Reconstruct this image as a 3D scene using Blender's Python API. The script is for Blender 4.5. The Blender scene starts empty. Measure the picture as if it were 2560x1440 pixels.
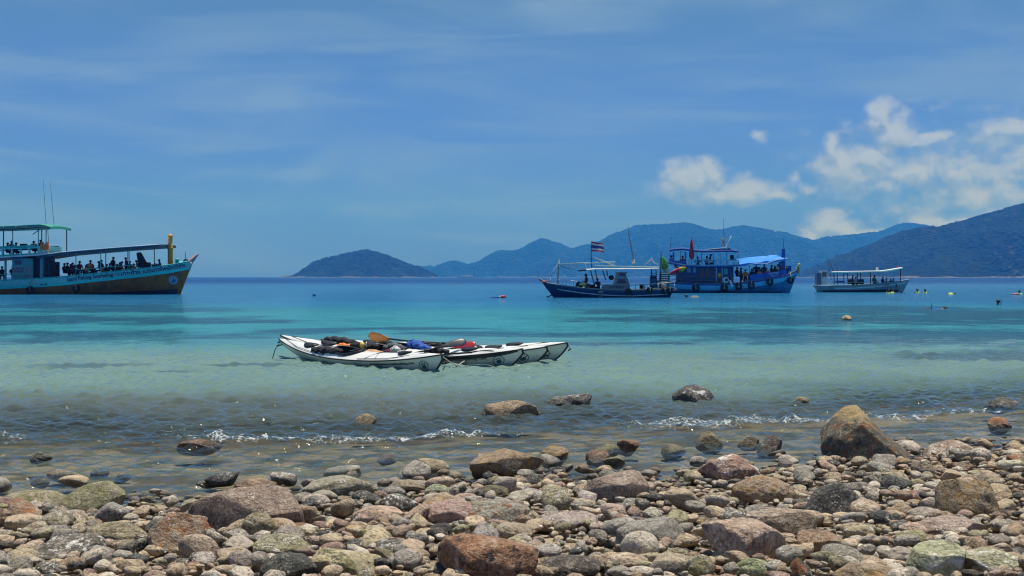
import bpy, bmesh, math, random
import numpy as np
from mathutils import Vector, Matrix

SC = bpy.context.scene
COL = SC.collection
rad = math.radians

# ---------------------------------------------------------------- camera
H = 1.6            # eye height above the sea
F = 3200.0         # focal length in pixels of the 2560 px wide photograph
HZ = 692.0         # row of the horizon in the photograph
cam_data = bpy.data.cameras.new('camera')
cam_data.sensor_width = 36.0
cam_data.lens = F / 2560.0 * 36.0
cam_data.shift_y = -(720.0 - HZ) / 2560.0
cam_data.clip_start = 0.1
cam_data.clip_end = 60000.0
cam = bpy.data.objects.new('camera', cam_data)
cam.location = (0, 0, H)
cam.rotation_euler = (rad(90), 0, 0)
COL.objects.link(cam)
SC.camera = cam

# ---------------------------------------------------------------- sun and exposure
SUN_EL, SUN_AZ = 79.0, 35.0         # azimuth clockwise from straight ahead (+Y)
sd = Vector((math.cos(rad(SUN_EL)) * math.sin(rad(SUN_AZ)), math.cos(rad(SUN_EL)) * math.cos(rad(SUN_AZ)), math.sin(rad(SUN_EL))))
sun_data = bpy.data.lights.new('sun', 'SUN')
sun_data.energy = 5.0
sun_data.angle = rad(0.53)
sun_data.color = (1.0, 0.95, 0.87)
sun = bpy.data.objects.new('sun', sun_data)
sun.rotation_euler = sd.to_track_quat('Z', 'Y').to_euler()
sun.location = (0, 0, 30)
COL.objects.link(sun)
SC.view_settings.view_transform = 'Standard'
SC.view_settings.look = 'None'
SC.view_settings.exposure = 0.08
SC.view_settings.gamma = 1.0
SC.view_settings.use_curve_mapping = False
SC.render.engine = 'CYCLES'
SC.cycles.use_denoising = True
SC.cycles.max_bounces = 7
SC.cycles.transparent_max_bounces = 10
SC.cycles.volume_bounces = 0
SC.cycles.caustics_reflective = False
SC.cycles.caustics_refractive = False
SC.cycles.sample_clamp_indirect = 6.0
SC.cycles.sample_clamp_direct = 8.0
SC.cycles.filter_width = 1.15
SC.cycles.use_adaptive_sampling = True
SC.cycles.adaptive_threshold = 0.03

# ---------------------------------------------------------------- node helpers
class NT:
    """small helper that wires shader nodes"""
    def __init__(self, tree):
        self.t = tree
    def n(self, kind, **kw):
        nd = self.t.nodes.new(kind)
        for k, v in kw.items():
            setattr(nd, k, v)
        return nd
    def put(self, sock, v):
        if isinstance(v, bpy.types.NodeSocket):
            self.t.links.new(v, sock)
        elif v is not None:
            sock.default_value = v
    def math(self, op, a, b=None, c=None, clamp=False):
        nd = self.n('ShaderNodeMath', operation=op, use_clamp=clamp)
        for i, v in enumerate((a, b, c)):
            if v is not None:
                self.put(nd.inputs[i], v)
        return nd.outputs[0]
    def vmath(self, op, a, b=None):
        nd = self.n('ShaderNodeVectorMath', operation=op)
        self.put(nd.inputs[0], a)
        if b is not None:
            self.put(nd.inputs[1], b)
        return nd.outputs[0]
    def mix(self, f, a, b, blend='MIX'):
        nd = self.n('ShaderNodeMix', data_type='RGBA', blend_type=blend)
        self.put(nd.inputs[0], f)
        for s, v in ((nd.inputs[6], a), (nd.inputs[7], b)):
            if isinstance(v, (tuple, list)) and len(v) == 3:
                v = (*v, 1)
            self.put(s, v)
        return nd.outputs[2]
    def noise(self, vec, scale, detail=3.0, rough=0.55, dist=0.0, lac=2.0):
        nd = self.n('ShaderNodeTexNoise')
        if vec is not None:
            self.put(nd.inputs['Vector'], vec)
        self.put(nd.inputs['Scale'], scale)
        nd.inputs['Detail'].default_value = detail
        nd.inputs['Roughness'].default_value = rough
        nd.inputs['Distortion'].default_value = dist
        nd.inputs['Lacunarity'].default_value = lac
        return nd.outputs[0]
    def vor(self, vec, scale, feature='F1', out=0, rnd=1.0):
        nd = self.n('ShaderNodeTexVoronoi', feature=feature)
        self.put(nd.inputs['Vector'], vec)
        self.put(nd.inputs['Scale'], scale)
        nd.inputs['Randomness'].default_value = rnd
        return nd.outputs[out]
    def ramp(self, fac, lo, hi, smooth=True, a=0.0, b=1.0):
        nd = self.n('ShaderNodeMapRange', interpolation_type='SMOOTHSTEP' if smooth else 'LINEAR')
        nd.clamp = True if not smooth else nd.clamp
        self.put(nd.inputs[0], fac)
        self.put(nd.inputs[1], lo); self.put(nd.inputs[2], hi)
        self.put(nd.inputs[3], a); self.put(nd.inputs[4], b)
        return nd.outputs[0]
    def bump(self, height, strength=0.3, dist=0.02, normal=None):
        nd = self.n('ShaderNodeBump')
        nd.inputs['Strength'].default_value = strength
        nd.inputs['Distance'].default_value = dist
        self.put(nd.inputs['Height'], height)
        if normal is not None:
            self.put(nd.inputs['Normal'], normal)
        return nd.outputs[0]
    def sep(self, v):
        nd = self.n('ShaderNodeSeparateXYZ')
        self.put(nd.inputs[0], v)
        return nd.outputs
    def comb(self, x, y, z):
        nd = self.n('ShaderNodeCombineXYZ')
        for i, v in enumerate((x, y, z)):
            self.put(nd.inputs[i], v)
        return nd.outputs[0]

# ---------------------------------------------------------------- sky
world = bpy.data.worlds.new('World')
SC.world = world
world.use_nodes = True
wt = world.node_tree
wt.nodes.clear()
w = NT(wt)

def cloud_group():
    """density of the cumulus banks as a function of (azimuth, elevation)"""
    g = bpy.data.node_groups.new('cumulus_density', 'ShaderNodeTree')
    g.interface.new_socket('Vector', in_out='INPUT', socket_type='NodeSocketVector')
    g.interface.new_socket('Density', in_out='OUTPUT', socket_type='NodeSocketFloat')
    g.interface.new_socket('Relief', in_out='OUTPUT', socket_type='NodeSocketFloat')
    k = NT(g)
    gi = k.n('NodeGroupInput'); go = k.n('NodeGroupOutput')
    v = gi.outputs[0]
    warp = k.n('ShaderNodeTexNoise')
    k.put(warp.inputs['Vector'], v); warp.inputs['Scale'].default_value = 38.0
    warp.inputs['Detail'].default_value = 4.0
    wv = k.vmath('MULTIPLY', k.vmath('SUBTRACT', warp.outputs['Color'], (0.5, 0.5, 0.5)), (0.022, 0.015, 0.0))
    p = k.vmath('ADD', v, wv)
    blobs = [  # px, py, rx, ry, weight
        (1735, 452, 78, 48, 1.0), (1690, 474, 62, 28, .8), (1772, 424, 34, 30, 1.0), (1862, 478, 72, 32, .9), (1800, 490, 130, 22, .8),
        (1935, 494, 55, 14, .6),
        (2198, 300, 38, 32, 1.0), (2178, 326, 26, 20, .9), (2236, 342, 66, 40, .95), (2250, 362, 90, 26, .7),
        (2084, 378, 24, 30, 1.0), (2098, 420, 56, 48, 1.0), (2178, 406, 62, 38, 1.05), (2212, 390, 30, 24, 1.0), (2160, 446, 120, 54, .75), (2262, 440, 110, 44, .62),
        (2332, 354, 44, 12, .9), (2420, 450, 190, 74, .5), (2500, 380, 90, 46, .55), (2440, 508, 74, 40, .85), (2520, 494, 64, 46, .9), (2545, 350, 60, 26, .75),
        (2460, 470, 270, 120, .45), (2640, 430, 160, 90, .8), (2760, 360, 120, 60, .8), (2900, 470, 160, 60, .8), (3300, 430, 200, 70, .9),
        (2078, 560, 58, 34, 1.0), (2112, 574, 60, 24, .9), (2040, 586, 32, 20, .7), (2200, 588, 130, 16, .7), (2312, 560, 50, 26, .8), (2360, 572, 70, 24, .8), (2445, 556, 70, 30, .85),
        (1897, 342, 22, 15, .62), (1990, 450, 22, 14, .6), (2014, 474, 36, 14, .55),
        (-700, 480, 220, 60, .8), (-1500, 430, 260, 80, .9), (4200, 480, 240, 60, .9),
    ]
    def blob_field(pp):
        acc = None
        for (px, py, rx, ry, wt_) in blobs:
            c = (math.atan((px - 1280) / F), math.atan((HZ - py) / F))
            s = (F / (rx * 1.3), F / (ry * 1.3))
            nd = k.n('ShaderNodeVectorMath', operation='MULTIPLY_ADD')
            k.put(nd.inputs[0], pp); nd.inputs[1].default_value = (s[0], s[1], 0); nd.inputs[2].default_value = (-c[0] * s[0], -c[1] * s[1], 0)
            ln = k.n('ShaderNodeVectorMath', operation='LENGTH')
            k.put(ln.inputs[0], nd.outputs[0])
            e = k.math('MULTIPLY_ADD', ln.outputs['Value'], -wt_ * 1.15, wt_ * 1.15)
            acc = e if acc is None else k.math('MAXIMUM', acc, e)
        return k.math('MAXIMUM', acc, -2.0)
    acc = blob_field(p)
    up = blob_field(k.vmath('ADD', p, (0.003, 0.010, 0.0)))
    fv = k.vmath('MULTIPLY', v, (1.0, 1.25, 1.0))
    fb = k.noise(fv, 46.0, 7.0, 0.60)
    fb_up = k.noise(k.vmath('ADD', fv, (0.002, 0.006, 0.0)), 46.0, 5.0, 0.60)
    k.put(go.inputs[0], k.math('MULTIPLY_ADD', k.math('SUBTRACT', fb, 0.5), 1.9, acc))
    k.put(go.inputs[1], k.math('MULTIPLY_ADD', k.math('SUBTRACT', fb, fb_up), 2.2, k.math('SUBTRACT', acc, up)))
    return g

def build_sky():
    tc = w.n('ShaderNodeTexCoord')
    dv = w.vmath('NORMALIZE', tc.outputs['Generated'])
    o = w.sep(dv)
    az = w.math('ARCTAN2', o[0], o[1])
    el = w.math('ARCSINE', o[2])
    ae = w.comb(az, el, 0.0)
    sky = w.n('ShaderNodeTexSky', sky_type='NISHITA')
    sky.sun_disc = False
    sky.sun_elevation = rad(SUN_EL)
    sky.sun_rotation = rad(SUN_AZ)
    sky.altitude = 0.0
    sky.air_density = 1.35
    sky.dust_density = 0.15
    sky.ozone_density = 3.0
    tint = w.mix(w.ramp(el, 0.0, 0.22, False), SKY_TINT_LOW, SKY_TINT)
    tint = w.mix(w.ramp(el, 0.22, 1.1, False), tint, SKY_TINT_TOP)
    base = w.mix(1.0, sky.outputs[0], tint, 'MULTIPLY')
    # thin veil of cirrus
    st = w.vmath('MULTIPLY', ae, (2.2, 13.0, 1.0))
    c1 = w.noise(st, 1.7, 5.0, 0.55, 0.7)
    st2 = w.vmath('MULTIPLY', ae, (3.2, 30.0, 1.0))
    c2 = w.noise(st2, 1.3, 4.0, 0.5, 0.9)
    ci = w.math('MULTIPLY', w.ramp(c1, 0.40, 0.74), 0.42)
    ci = w.math('ADD', ci, w.math('MULTIPLY', w.ramp(c2, 0.50, 0.76), 0.34))
    ci = w.math('MULTIPLY', ci, w.ramp(el, -0.02, 0.05))
    col = w.mix(ci, base, CIRRUS)
    # cumulus
    g = cloud_group()
    nd = w.n('ShaderNodeGroup', node_tree=g)
    w.put(nd.inputs[0], ae)
    d0 = nd.outputs[0]
    cov = w.math('MULTIPLY', w.ramp(d0, -0.16, 0.80), 0.80)
    lit = w.ramp(nd.outputs[1], -0.42, 0.48)
    cc = w.mix(lit, CLOUD_LO, CLOUD_HI)
    col = w.mix(cov, col, cc)
    bg = w.n('ShaderNodeBackground')
    w.put(bg.inputs[0], col)
    bg.inputs[1].default_value = SKY_STRENGTH
    out = w.n('ShaderNodeOutputWorld')
    wt.links.new(bg.outputs[0], out.inputs[0])

SKY_STRENGTH = 0.082
SKY_TINT = (0.380, 0.565, 0.800)
SKY_TINT_LOW = (0.150, 0.325, 1.66)
SKY_TINT_TOP = (0.60, 0.80, 0.96)
CIRRUS = (3.0, 4.7, 6.9)
CLOUD_LO = (3.3, 4.5, 6.4)
CLOUD_HI = (5.5, 6.5, 8.5)
build_sky()
world.cycles.sampling_method = 'MANUAL'
world.cycles.sample_map_resolution = 256

# ---------------------------------------------------------------- placing helpers
def at(px, py, Y):
    """world point that the photograph shows at (px, py) when it stands Y metres off"""
    return Vector(((px - 1280.0) / F * Y, Y, H - (py - HZ) / F * Y))

def lin(r, g, b):
    f = lambda c: (c / 255 / 12.92) if c <= 10 else ((c / 255 + 0.055) / 1.055) ** 2.4
    return (f(r), f(g), f(b))

# ---------------------------------------------------------------- numpy noise
def _hash2(ix, iy, seed):
    n = (ix.astype(np.int64) * 374761393 + iy.astype(np.int64) * 668265263 + seed * 1442695041) & 0x7fffffff
    n = ((n ^ (n >> 13)) * 1274126177) & 0x7fffffff
    n = (n ^ (n >> 16)) & 0xffff
    return n / 65535.0

def noise2(x, y, seed=0):
    """value gradient noise in -1..1"""
    x = np.asarray(x, float); y = np.asarray(y, float)
    ix = np.floor(x); iy = np.floor(y)
    fx = x - ix; fy = y - iy
    def gr(dx, dy):
        a = _hash2(ix + dx, iy + dy, seed) * 2 * np.pi
        return np.cos(a) * (fx - dx) + np.sin(a) * (fy - dy)
    ux = fx * fx * fx * (fx * (fx * 6 - 15) + 10); uy = fy * fy * fy * (fy * (fy * 6 - 15) + 10)
    a = gr(0, 0) * (1 - ux) + gr(1, 0) * ux
    b = gr(0, 1) * (1 - ux) + gr(1, 1) * ux
    return (a * (1 - uy) + b * uy) * 1.5

def fbm2(x, y, oct=4, seed=0, gain=0.5):
    s = 0; a = 1.0; t = 0
    for i in range(oct):
        s = s + a * noise2(x * 2 ** i, y * 2 ** i, seed + i * 17); t += a; a *= gain
    return s / t

def sstep(a, b, x):
    t = np.clip((np.asarray(x, float) - a) / (b - a), 0, 1)
    return t * t * (3 - 2 * t)

# ---------------------------------------------------------------- object helpers
def props(o, label=None, cat=None, group=None, kind=None):
    if label: o['label'] = label
    if cat: o['category'] = cat
    if group: o['group'] = group
    if kind: o['kind'] = kind
    return o

def mesh_np(name, verts, faces, mat=None, smooth=True, mats=None, fmat=None):
    """fast mesh from arrays; faces is an (n,3) or (n,4) array"""
    verts = np.asarray(verts, np.float32); faces = np.asarray(faces, np.int32)
    me = bpy.data.meshes.new(name)
    k = faces.shape[1]
    me.vertices.add(len(verts)); me.vertices.foreach_set('co', verts.ravel())
    me.loops.add(faces.size); me.loops.foreach_set('vertex_index', faces.ravel())
    me.polygons.add(len(faces))
    me.polygons.foreach_set('loop_start', np.arange(0, faces.size, k, dtype=np.int32))
    me.polygons.foreach_set('loop_total', np.full(len(faces), k, np.int32))
    if fmat is not None:
        me.polygons.foreach_set('material_index', np.asarray(fmat, np.int32))
    me.polygons.foreach_set('use_smooth', np.full(len(faces), smooth, bool))
    for m in (mats or ([mat] if mat else [])):
        me.materials.append(m)
    me.update(calc_edges=True)
    me.validate()
    return me

def link(name, me, parent=None, loc=None, rot=None, scale=None):
    o = bpy.data.objects.new(name, me)
    COL.objects.link(o)
    if parent: o.parent = parent
    if loc is not None: o.location = loc
    if rot is not None: o.rotation_euler = rot
    if scale is not None: o.scale = scale
    return o

def empty(name, loc=(0, 0, 0), rz=0.0, label=None, cat=None, group=None):
    o = bpy.data.objects.new(name, None)
    COL.objects.link(o)
    o.location = loc; o.rotation_euler = (0, 0, rz); o.empty_display_size = 0.2
    return props(o, label, cat, group)

def grid_faces(nr, nc):
    i = np.arange(nr - 1)[:, None] * nc + np.arange(nc - 1)[None, :]
    return np.stack([i, i + 1, i + nc + 1, i + nc], -1).reshape(-1, 4)

def new_mat(name):
    m = bpy.data.materials.new(name)
    m.use_nodes = True
    m.node_tree.nodes.clear()
    k = NT(m.node_tree)
    out = k.n('ShaderNodeOutputMaterial')
    return m, k, out

_mats = {}
def paint(name, col, rough=0.5, grime=0.25, scale=4.0, spec=0.4, metal=0.0, grime_col=None, bump=0.0):
    """painted or plastic surface with a little dirt and uneven wear"""
    if name in _mats: return _mats[name]
    m, k, out = new_mat(name)
    b = k.n('ShaderNodeBsdfPrincipled')
    g = k.n('ShaderNodeNewGeometry')
    n1 = k.noise(g.outputs['Position'], scale, 6.0, 0.62)
    n2 = k.noise(k.vmath('MULTIPLY', g.outputs['Position'], (1, 1, 0.2)), scale * 3.1, 4.0, 0.6)
    dirt = k.math('MULTIPLY', k.ramp(k.math('ADD', n1, k.math('MULTIPLY', n2, 0.5)), 0.62, 1.0), grime)
    gc = grime_col or tuple(c * 0.45 + 0.02 for c in col)
    k.put(b.inputs['Base Color'], k.mix(dirt, col, gc))
    k.put(b.inputs['Roughness'], k.math('ADD', rough, k.math('MULTIPLY', k.math('SUBTRACT', n1, 0.5), 0.25)))
    b.inputs['Specular IOR Level'].default_value = spec
    b.inputs['Metallic'].default_value = metal
    if bump:
        k.put(b.inputs['Normal'], k.bump(n2, bump, 0.01))
    m.node_tree.links.new(b.outputs[0], out.inputs[0])
    _mats[name] = m
    return m

# ================================================================ hills
def hill_material(name, col_a, col_b, col_c, scale):
    m, k, out = new_mat(name)
    b = k.n('ShaderNodeBsdfPrincipled')
    g = k.n('ShaderNodeNewGeometry')
    P = g.outputs['Position']
    n1 = k.noise(P, 1 / (scale * 11), 6, 0.66)
    n2 = k.vor(k.vmath('ADD', P, (0, 0, 0)), 1 / scale, 'F1', 0)
    n3 = k.noise(P, 1 / (scale * 2.6), 6, 0.72)
    c = k.mix(k.ramp(n1, 0.42, 0.60), col_a, col_b)
    c = k.mix(k.ramp(n3, 0.50, 0.68), c, col_c)
    c = k.mix(k.math('MULTIPLY', k.ramp(n2, 0.25, 0.75), 0.5), c, tuple(x * 0.55 for x in col_a))
    z = k.sep(P)[2]
    # bare rock and pale beach along the tide line
    shore = k.math('MULTIPLY', k.ramp(k.math('ADD', z, k.math('ADD', k.math('MULTIPLY', n1, -16.0), k.math('MULTIPLY', n3, -8.0))), -9.6, -11.4), 0.5)
    c = k.mix(shore, c, (0.30, 0.27, 0.22))
    k.put(b.inputs['Base Color'], c)
    b.inputs['Roughness'].default_value = 0.95
    b.inputs['Specular IOR Level'].default_value = 0.1
    hgt = k.math('SUBTRACT', k.math('MULTIPLY', n3, 1.2), n2)
    k.put(b.inputs['Normal'], k.bump(hgt, 1.0, scale * 0.9))
    m.node_tree.links.new(b.outputs[0], out.inputs[0])
    return m

def ridge(name, prof, Yshore, Ycrest, cols, rows, seed, mat, tree=6.0, spur=0.45, Yback=None):
    """wooded ridge whose crest line runs through the listed points; shore in front, crest behind it"""
    prof = np.array(prof, float)
    px = np.linspace(prof[0, 0], prof[-1, 0], cols)
    py = np.interp(px, prof[:, 0], prof[:, 1])
    x = (px - 1280) / F * Ycrest
    hc = np.maximum(H - (py - HZ) / F * Ycrest, 0.0)
    Yback = Yback or Ycrest + (Ycrest - Yshore) * 0.6
    s = np.linspace(0, 1, rows)
    nf = int(rows * 0.78)
    t = np.concatenate([np.linspace(0, 1, nf), np.linspace(1, 0, rows - nf + 1)[1:]])   # 0 shore 1 crest 0 back
    Yc = np.concatenate([Yshore + (Ycrest - Yshore) * np.linspace(0, 1, nf), Ycrest + (Yback - Ycrest) * np.linspace(0, 1, rows - nf + 1)[1:]])
    X, T = np.meshgrid(x, t); _, YY = np.meshgrid(x, Yc)
    HC, _ = np.meshgrid(hc, t)
    # narrower towards the shore: the foot follows the crest line in plan
    foot = np.interp(px, prof[:, 0], np.clip(hc[np.clip(np.searchsorted(px, prof[:, 0]), 0, cols - 1)] / max(hc.max(), 1), 0.05, 1))
    YY = np.where(np.arange(rows)[:, None] < nf, Ycrest - (Ycrest - YY) * (0.35 + 0.65 * np.sqrt(np.clip(HC / hc.max(), 0, 1))), YY)
    L = (Ycrest - Yshore)
    g = np.sin(T * math.pi / 2) ** 1.15
    v = 1 - np.abs(fbm2(X / L * 2.6 + 3.1 * seed, YY / L * 1.5, 4, seed, 0.55)) * 2.2
    v2 = fbm2(X / L * 5 + seed, YY / L * 3.4, 4, seed + 5)
    Z = HC * g - spur * HC * (g * (1 - g) * 4) * np.clip(1 - v, 0, 1) * 0.8 + HC * 0.10 * v2 * (g * (1 - g) * 4)
    tr = tree * (fbm2(X / (tree * 2.2), YY / (tree * 2.2), 3, seed + 9, 0.7) * 0.9 + 0.35 * noise2(X / (tree * 5), YY / (tree * 5), seed + 2))
    Z = Z + tr * sstep(0.0, tree * 3.0, HC * g)
    edge = sstep(0, 0.02, np.linspace(0, 1, cols))[None, :] * sstep(0, 0.02, np.linspace(1, 0, cols))[None, :]
    Z = Z * edge - (T < 0.001) * 3.0
    me = mesh_np(name, np.stack([X, YY, Z], -1).reshape(-1, 3), grid_faces(rows, cols), mat)
    return props(link(name, me), kind='structure')

forest_near = hill_material('forest_near', (0.005, 0.016, 0.008), (0.011, 0.030, 0.011), (0.046, 0.066, 0.022), 9.0)
forest_far = hill_material('forest_far', (0.005, 0.016, 0.008), (0.010, 0.027, 0.011), (0.036, 0.054, 0.020), 16.0)
near_prof = [(2000, 692), (2046, 689), (2085, 663), (2118, 645), (2161, 624), (2215, 602), (2251, 584), (2287, 571), (2305, 569), (2337, 572), (2359, 566), (2413, 552),
             (2449, 542), (2503, 525), (2560, 509), (2700, 478), (2860, 455), (3050, 470), (3250, 540), (3400, 620), (3500, 692)]
island_prof = [(740, 693), (747, 691), (759, 678), (774, 667), (795, 655), (817, 645), (838, 641), (860, 637), (882, 633), (900, 628), (921, 627), (939, 628), (954, 635), (979, 642),
               (1004, 652), (1025, 660), (1050, 670), (1072, 678), (1090, 687), (1096, 692)]
main_prof = [(1000, 692), (1020, 684), (1043, 671), (1065, 667), (1090, 667.6), (1108, 660), (1133, 652.5), (1144, 654), (1169, 661.5), (1198, 654), (1223, 638), (1248, 626.6), (1280, 629),
             (1309, 620), (1331, 606), (1352, 597), (1367, 600), (1385, 606.5), (1410, 614), (1428, 622.6), (1449, 616.5), (1478, 611), (1500, 602), (1528, 588), (1557, 577), (1586, 565),
             (1607, 563.7), (1640, 563), (1672, 560), (1705, 558), (1748, 574), (1802, 576), (1841, 565.5), (1870, 570), (1888, 573), (1909, 584), (1938, 580.6), (1953, 583.5), (1981, 593),
             (2028, 603), (2064, 594), (2089, 591), (2136, 587), (2172, 582), (2200, 581), (2226, 570), (2251, 560), (2272, 563), (2290, 570), (2340, 580), (2420, 590), (2560, 610), (2800, 692)]
ridge('hill', near_prof, 1750, 2900, 620, 120, 3, forest_near, 8.0, 0.85)
ridge('island', island_prof, 2950, 3350, 420, 70, 11, forest_near, 9.0, 0.4)
ridge('mountain', main_prof, 4700, 6500, 900, 110, 23, forest_far, 13.0, 0.85)
ridge('islet', [(700, 692), (706, 691), (722, 689.5), (738, 690), (752, 692)], 2950, 3000, 40, 14, 31, forest_near, 1.5, 0.2)

# ================================================================ beach and sea bed
_sx = np.array([-14, -3.74, -1.9, -0.9, -0.26, 1.38, 2.1, 2.74, 5.1, 14])
_sy = np.array([9.0, 9.25, 9.45, 9.9, 10.45, 10.5, 10.9, 11.4, 12.7, 17.0]) - 0.65
def shore_y(x):
    return np.interp(x, _sx, _sy)
def ground_z(x, y):
    """height of the beach and sea bed over the still water line"""
    x = np.asarray(x, float); y = np.asarray(y, float)
    d = shore_y(x) - y
    up = 0.065 * d + 0.012 * np.sin(x * 1.7 + y * 0.8) * sstep(0, 2, d)
    dn = 0.050 * d
    z = np.where(d > 0, up, dn)
    z = z - 0.03 * sstep(8, 14, -d) * (-d)
    z = np.maximum(z, -2.5)
    return z + 0.02 * noise2(x * 1.3, y * 1.3, 4) + 0.010 * noise2(x * 4, y * 4, 8)

def ground_material():
    m, k, out = new_mat('shore_gravel')
    b = k.n('ShaderNodeBsdfPrincipled')
    g = k.n('ShaderNodeNewGeometry')
    P = g.outputs['Position']
    n1 = k.noise(P, 1.5, 5, 0.6)
    vc = k.n('ShaderNodeTexVoronoi'); k.put(vc.inputs['Vector'], P); vc.inputs['Scale'].default_value = 26.0
    n3 = k.noise(P, 14.0, 5, 0.7)
    c = k.mix(k.ramp(n1, 0.35, 0.7), (0.28, 0.215, 0.145), (0.42, 0.33, 0.23))
    c = k.mix(k.math('MULTIPLY', k.sep(vc.outputs[1])[0], 0.55), c, (0.12, 0.10, 0.08))
    c = k.mix(k.math('MULTIPLY', k.ramp(n3, 0.5, 0.75), 0.6), c, (0.40, 0.32, 0.22))
    pv = k.n('ShaderNodeTexVoronoi', feature='SMOOTH_F1'); k.put(pv.inputs['Vector'], k.vmath('ADD', P, k.vmath('MULTIPLY', k.comb(n1, n3, n1), (0.3, 0.3, 0)))); pv.inputs['Scale'].default_value = 3.4
    pc = k.sep(pv.outputs[1])
    c = k.mix(k.math('MULTIPLY', k.ramp(pc[0], 0.35, 0.65), 0.85), c, (0.070, 0.055, 0.040))
    c = k.mix(k.math('MULTIPLY', k.ramp(pc[1], 0.55, 0.95), 0.55), c, (0.46, 0.34, 0.20))
    under = k.ramp(k.sep(P)[2], 0.03, -0.03)
    c = k.mix(under, c, k.mix(1.0, c, (0.74, 0.72, 0.68), 'MULTIPLY'))
    k.put(b.inputs['Base Color'], c)
    b.inputs['Roughness'].default_value = 0.85
    k.put(b.inputs['Normal'], k.bump(k.math('SUBTRACT', n3, vc.outputs[0]), 0.8, 0.03))
    m.node_tree.links.new(b.outputs[0], out.inputs[0])
    return m

def build_ground():
    ys = np.concatenate([np.linspace(-4, 4, 20)[:-1], np.linspace(4, 26, 170)[:-1], np.geomspace(26, 7800, 60)])
    t = np.linspace(-1, 1, 200)
    hw = np.maximum(0.62 * ys + 3.0, 7.0)
    X = t[None, :] * hw[:, None]; Y = np.repeat(ys[:, None], len(t), 1)
    Z = ground_z(X, Y)
    me = mesh_np('beach', np.stack([X, Y, Z], -1).reshape(-1, 3), grid_faces(len(ys), len(t)), ground_material())
    return props(link('beach', me), kind='structure')
build_ground()

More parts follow.
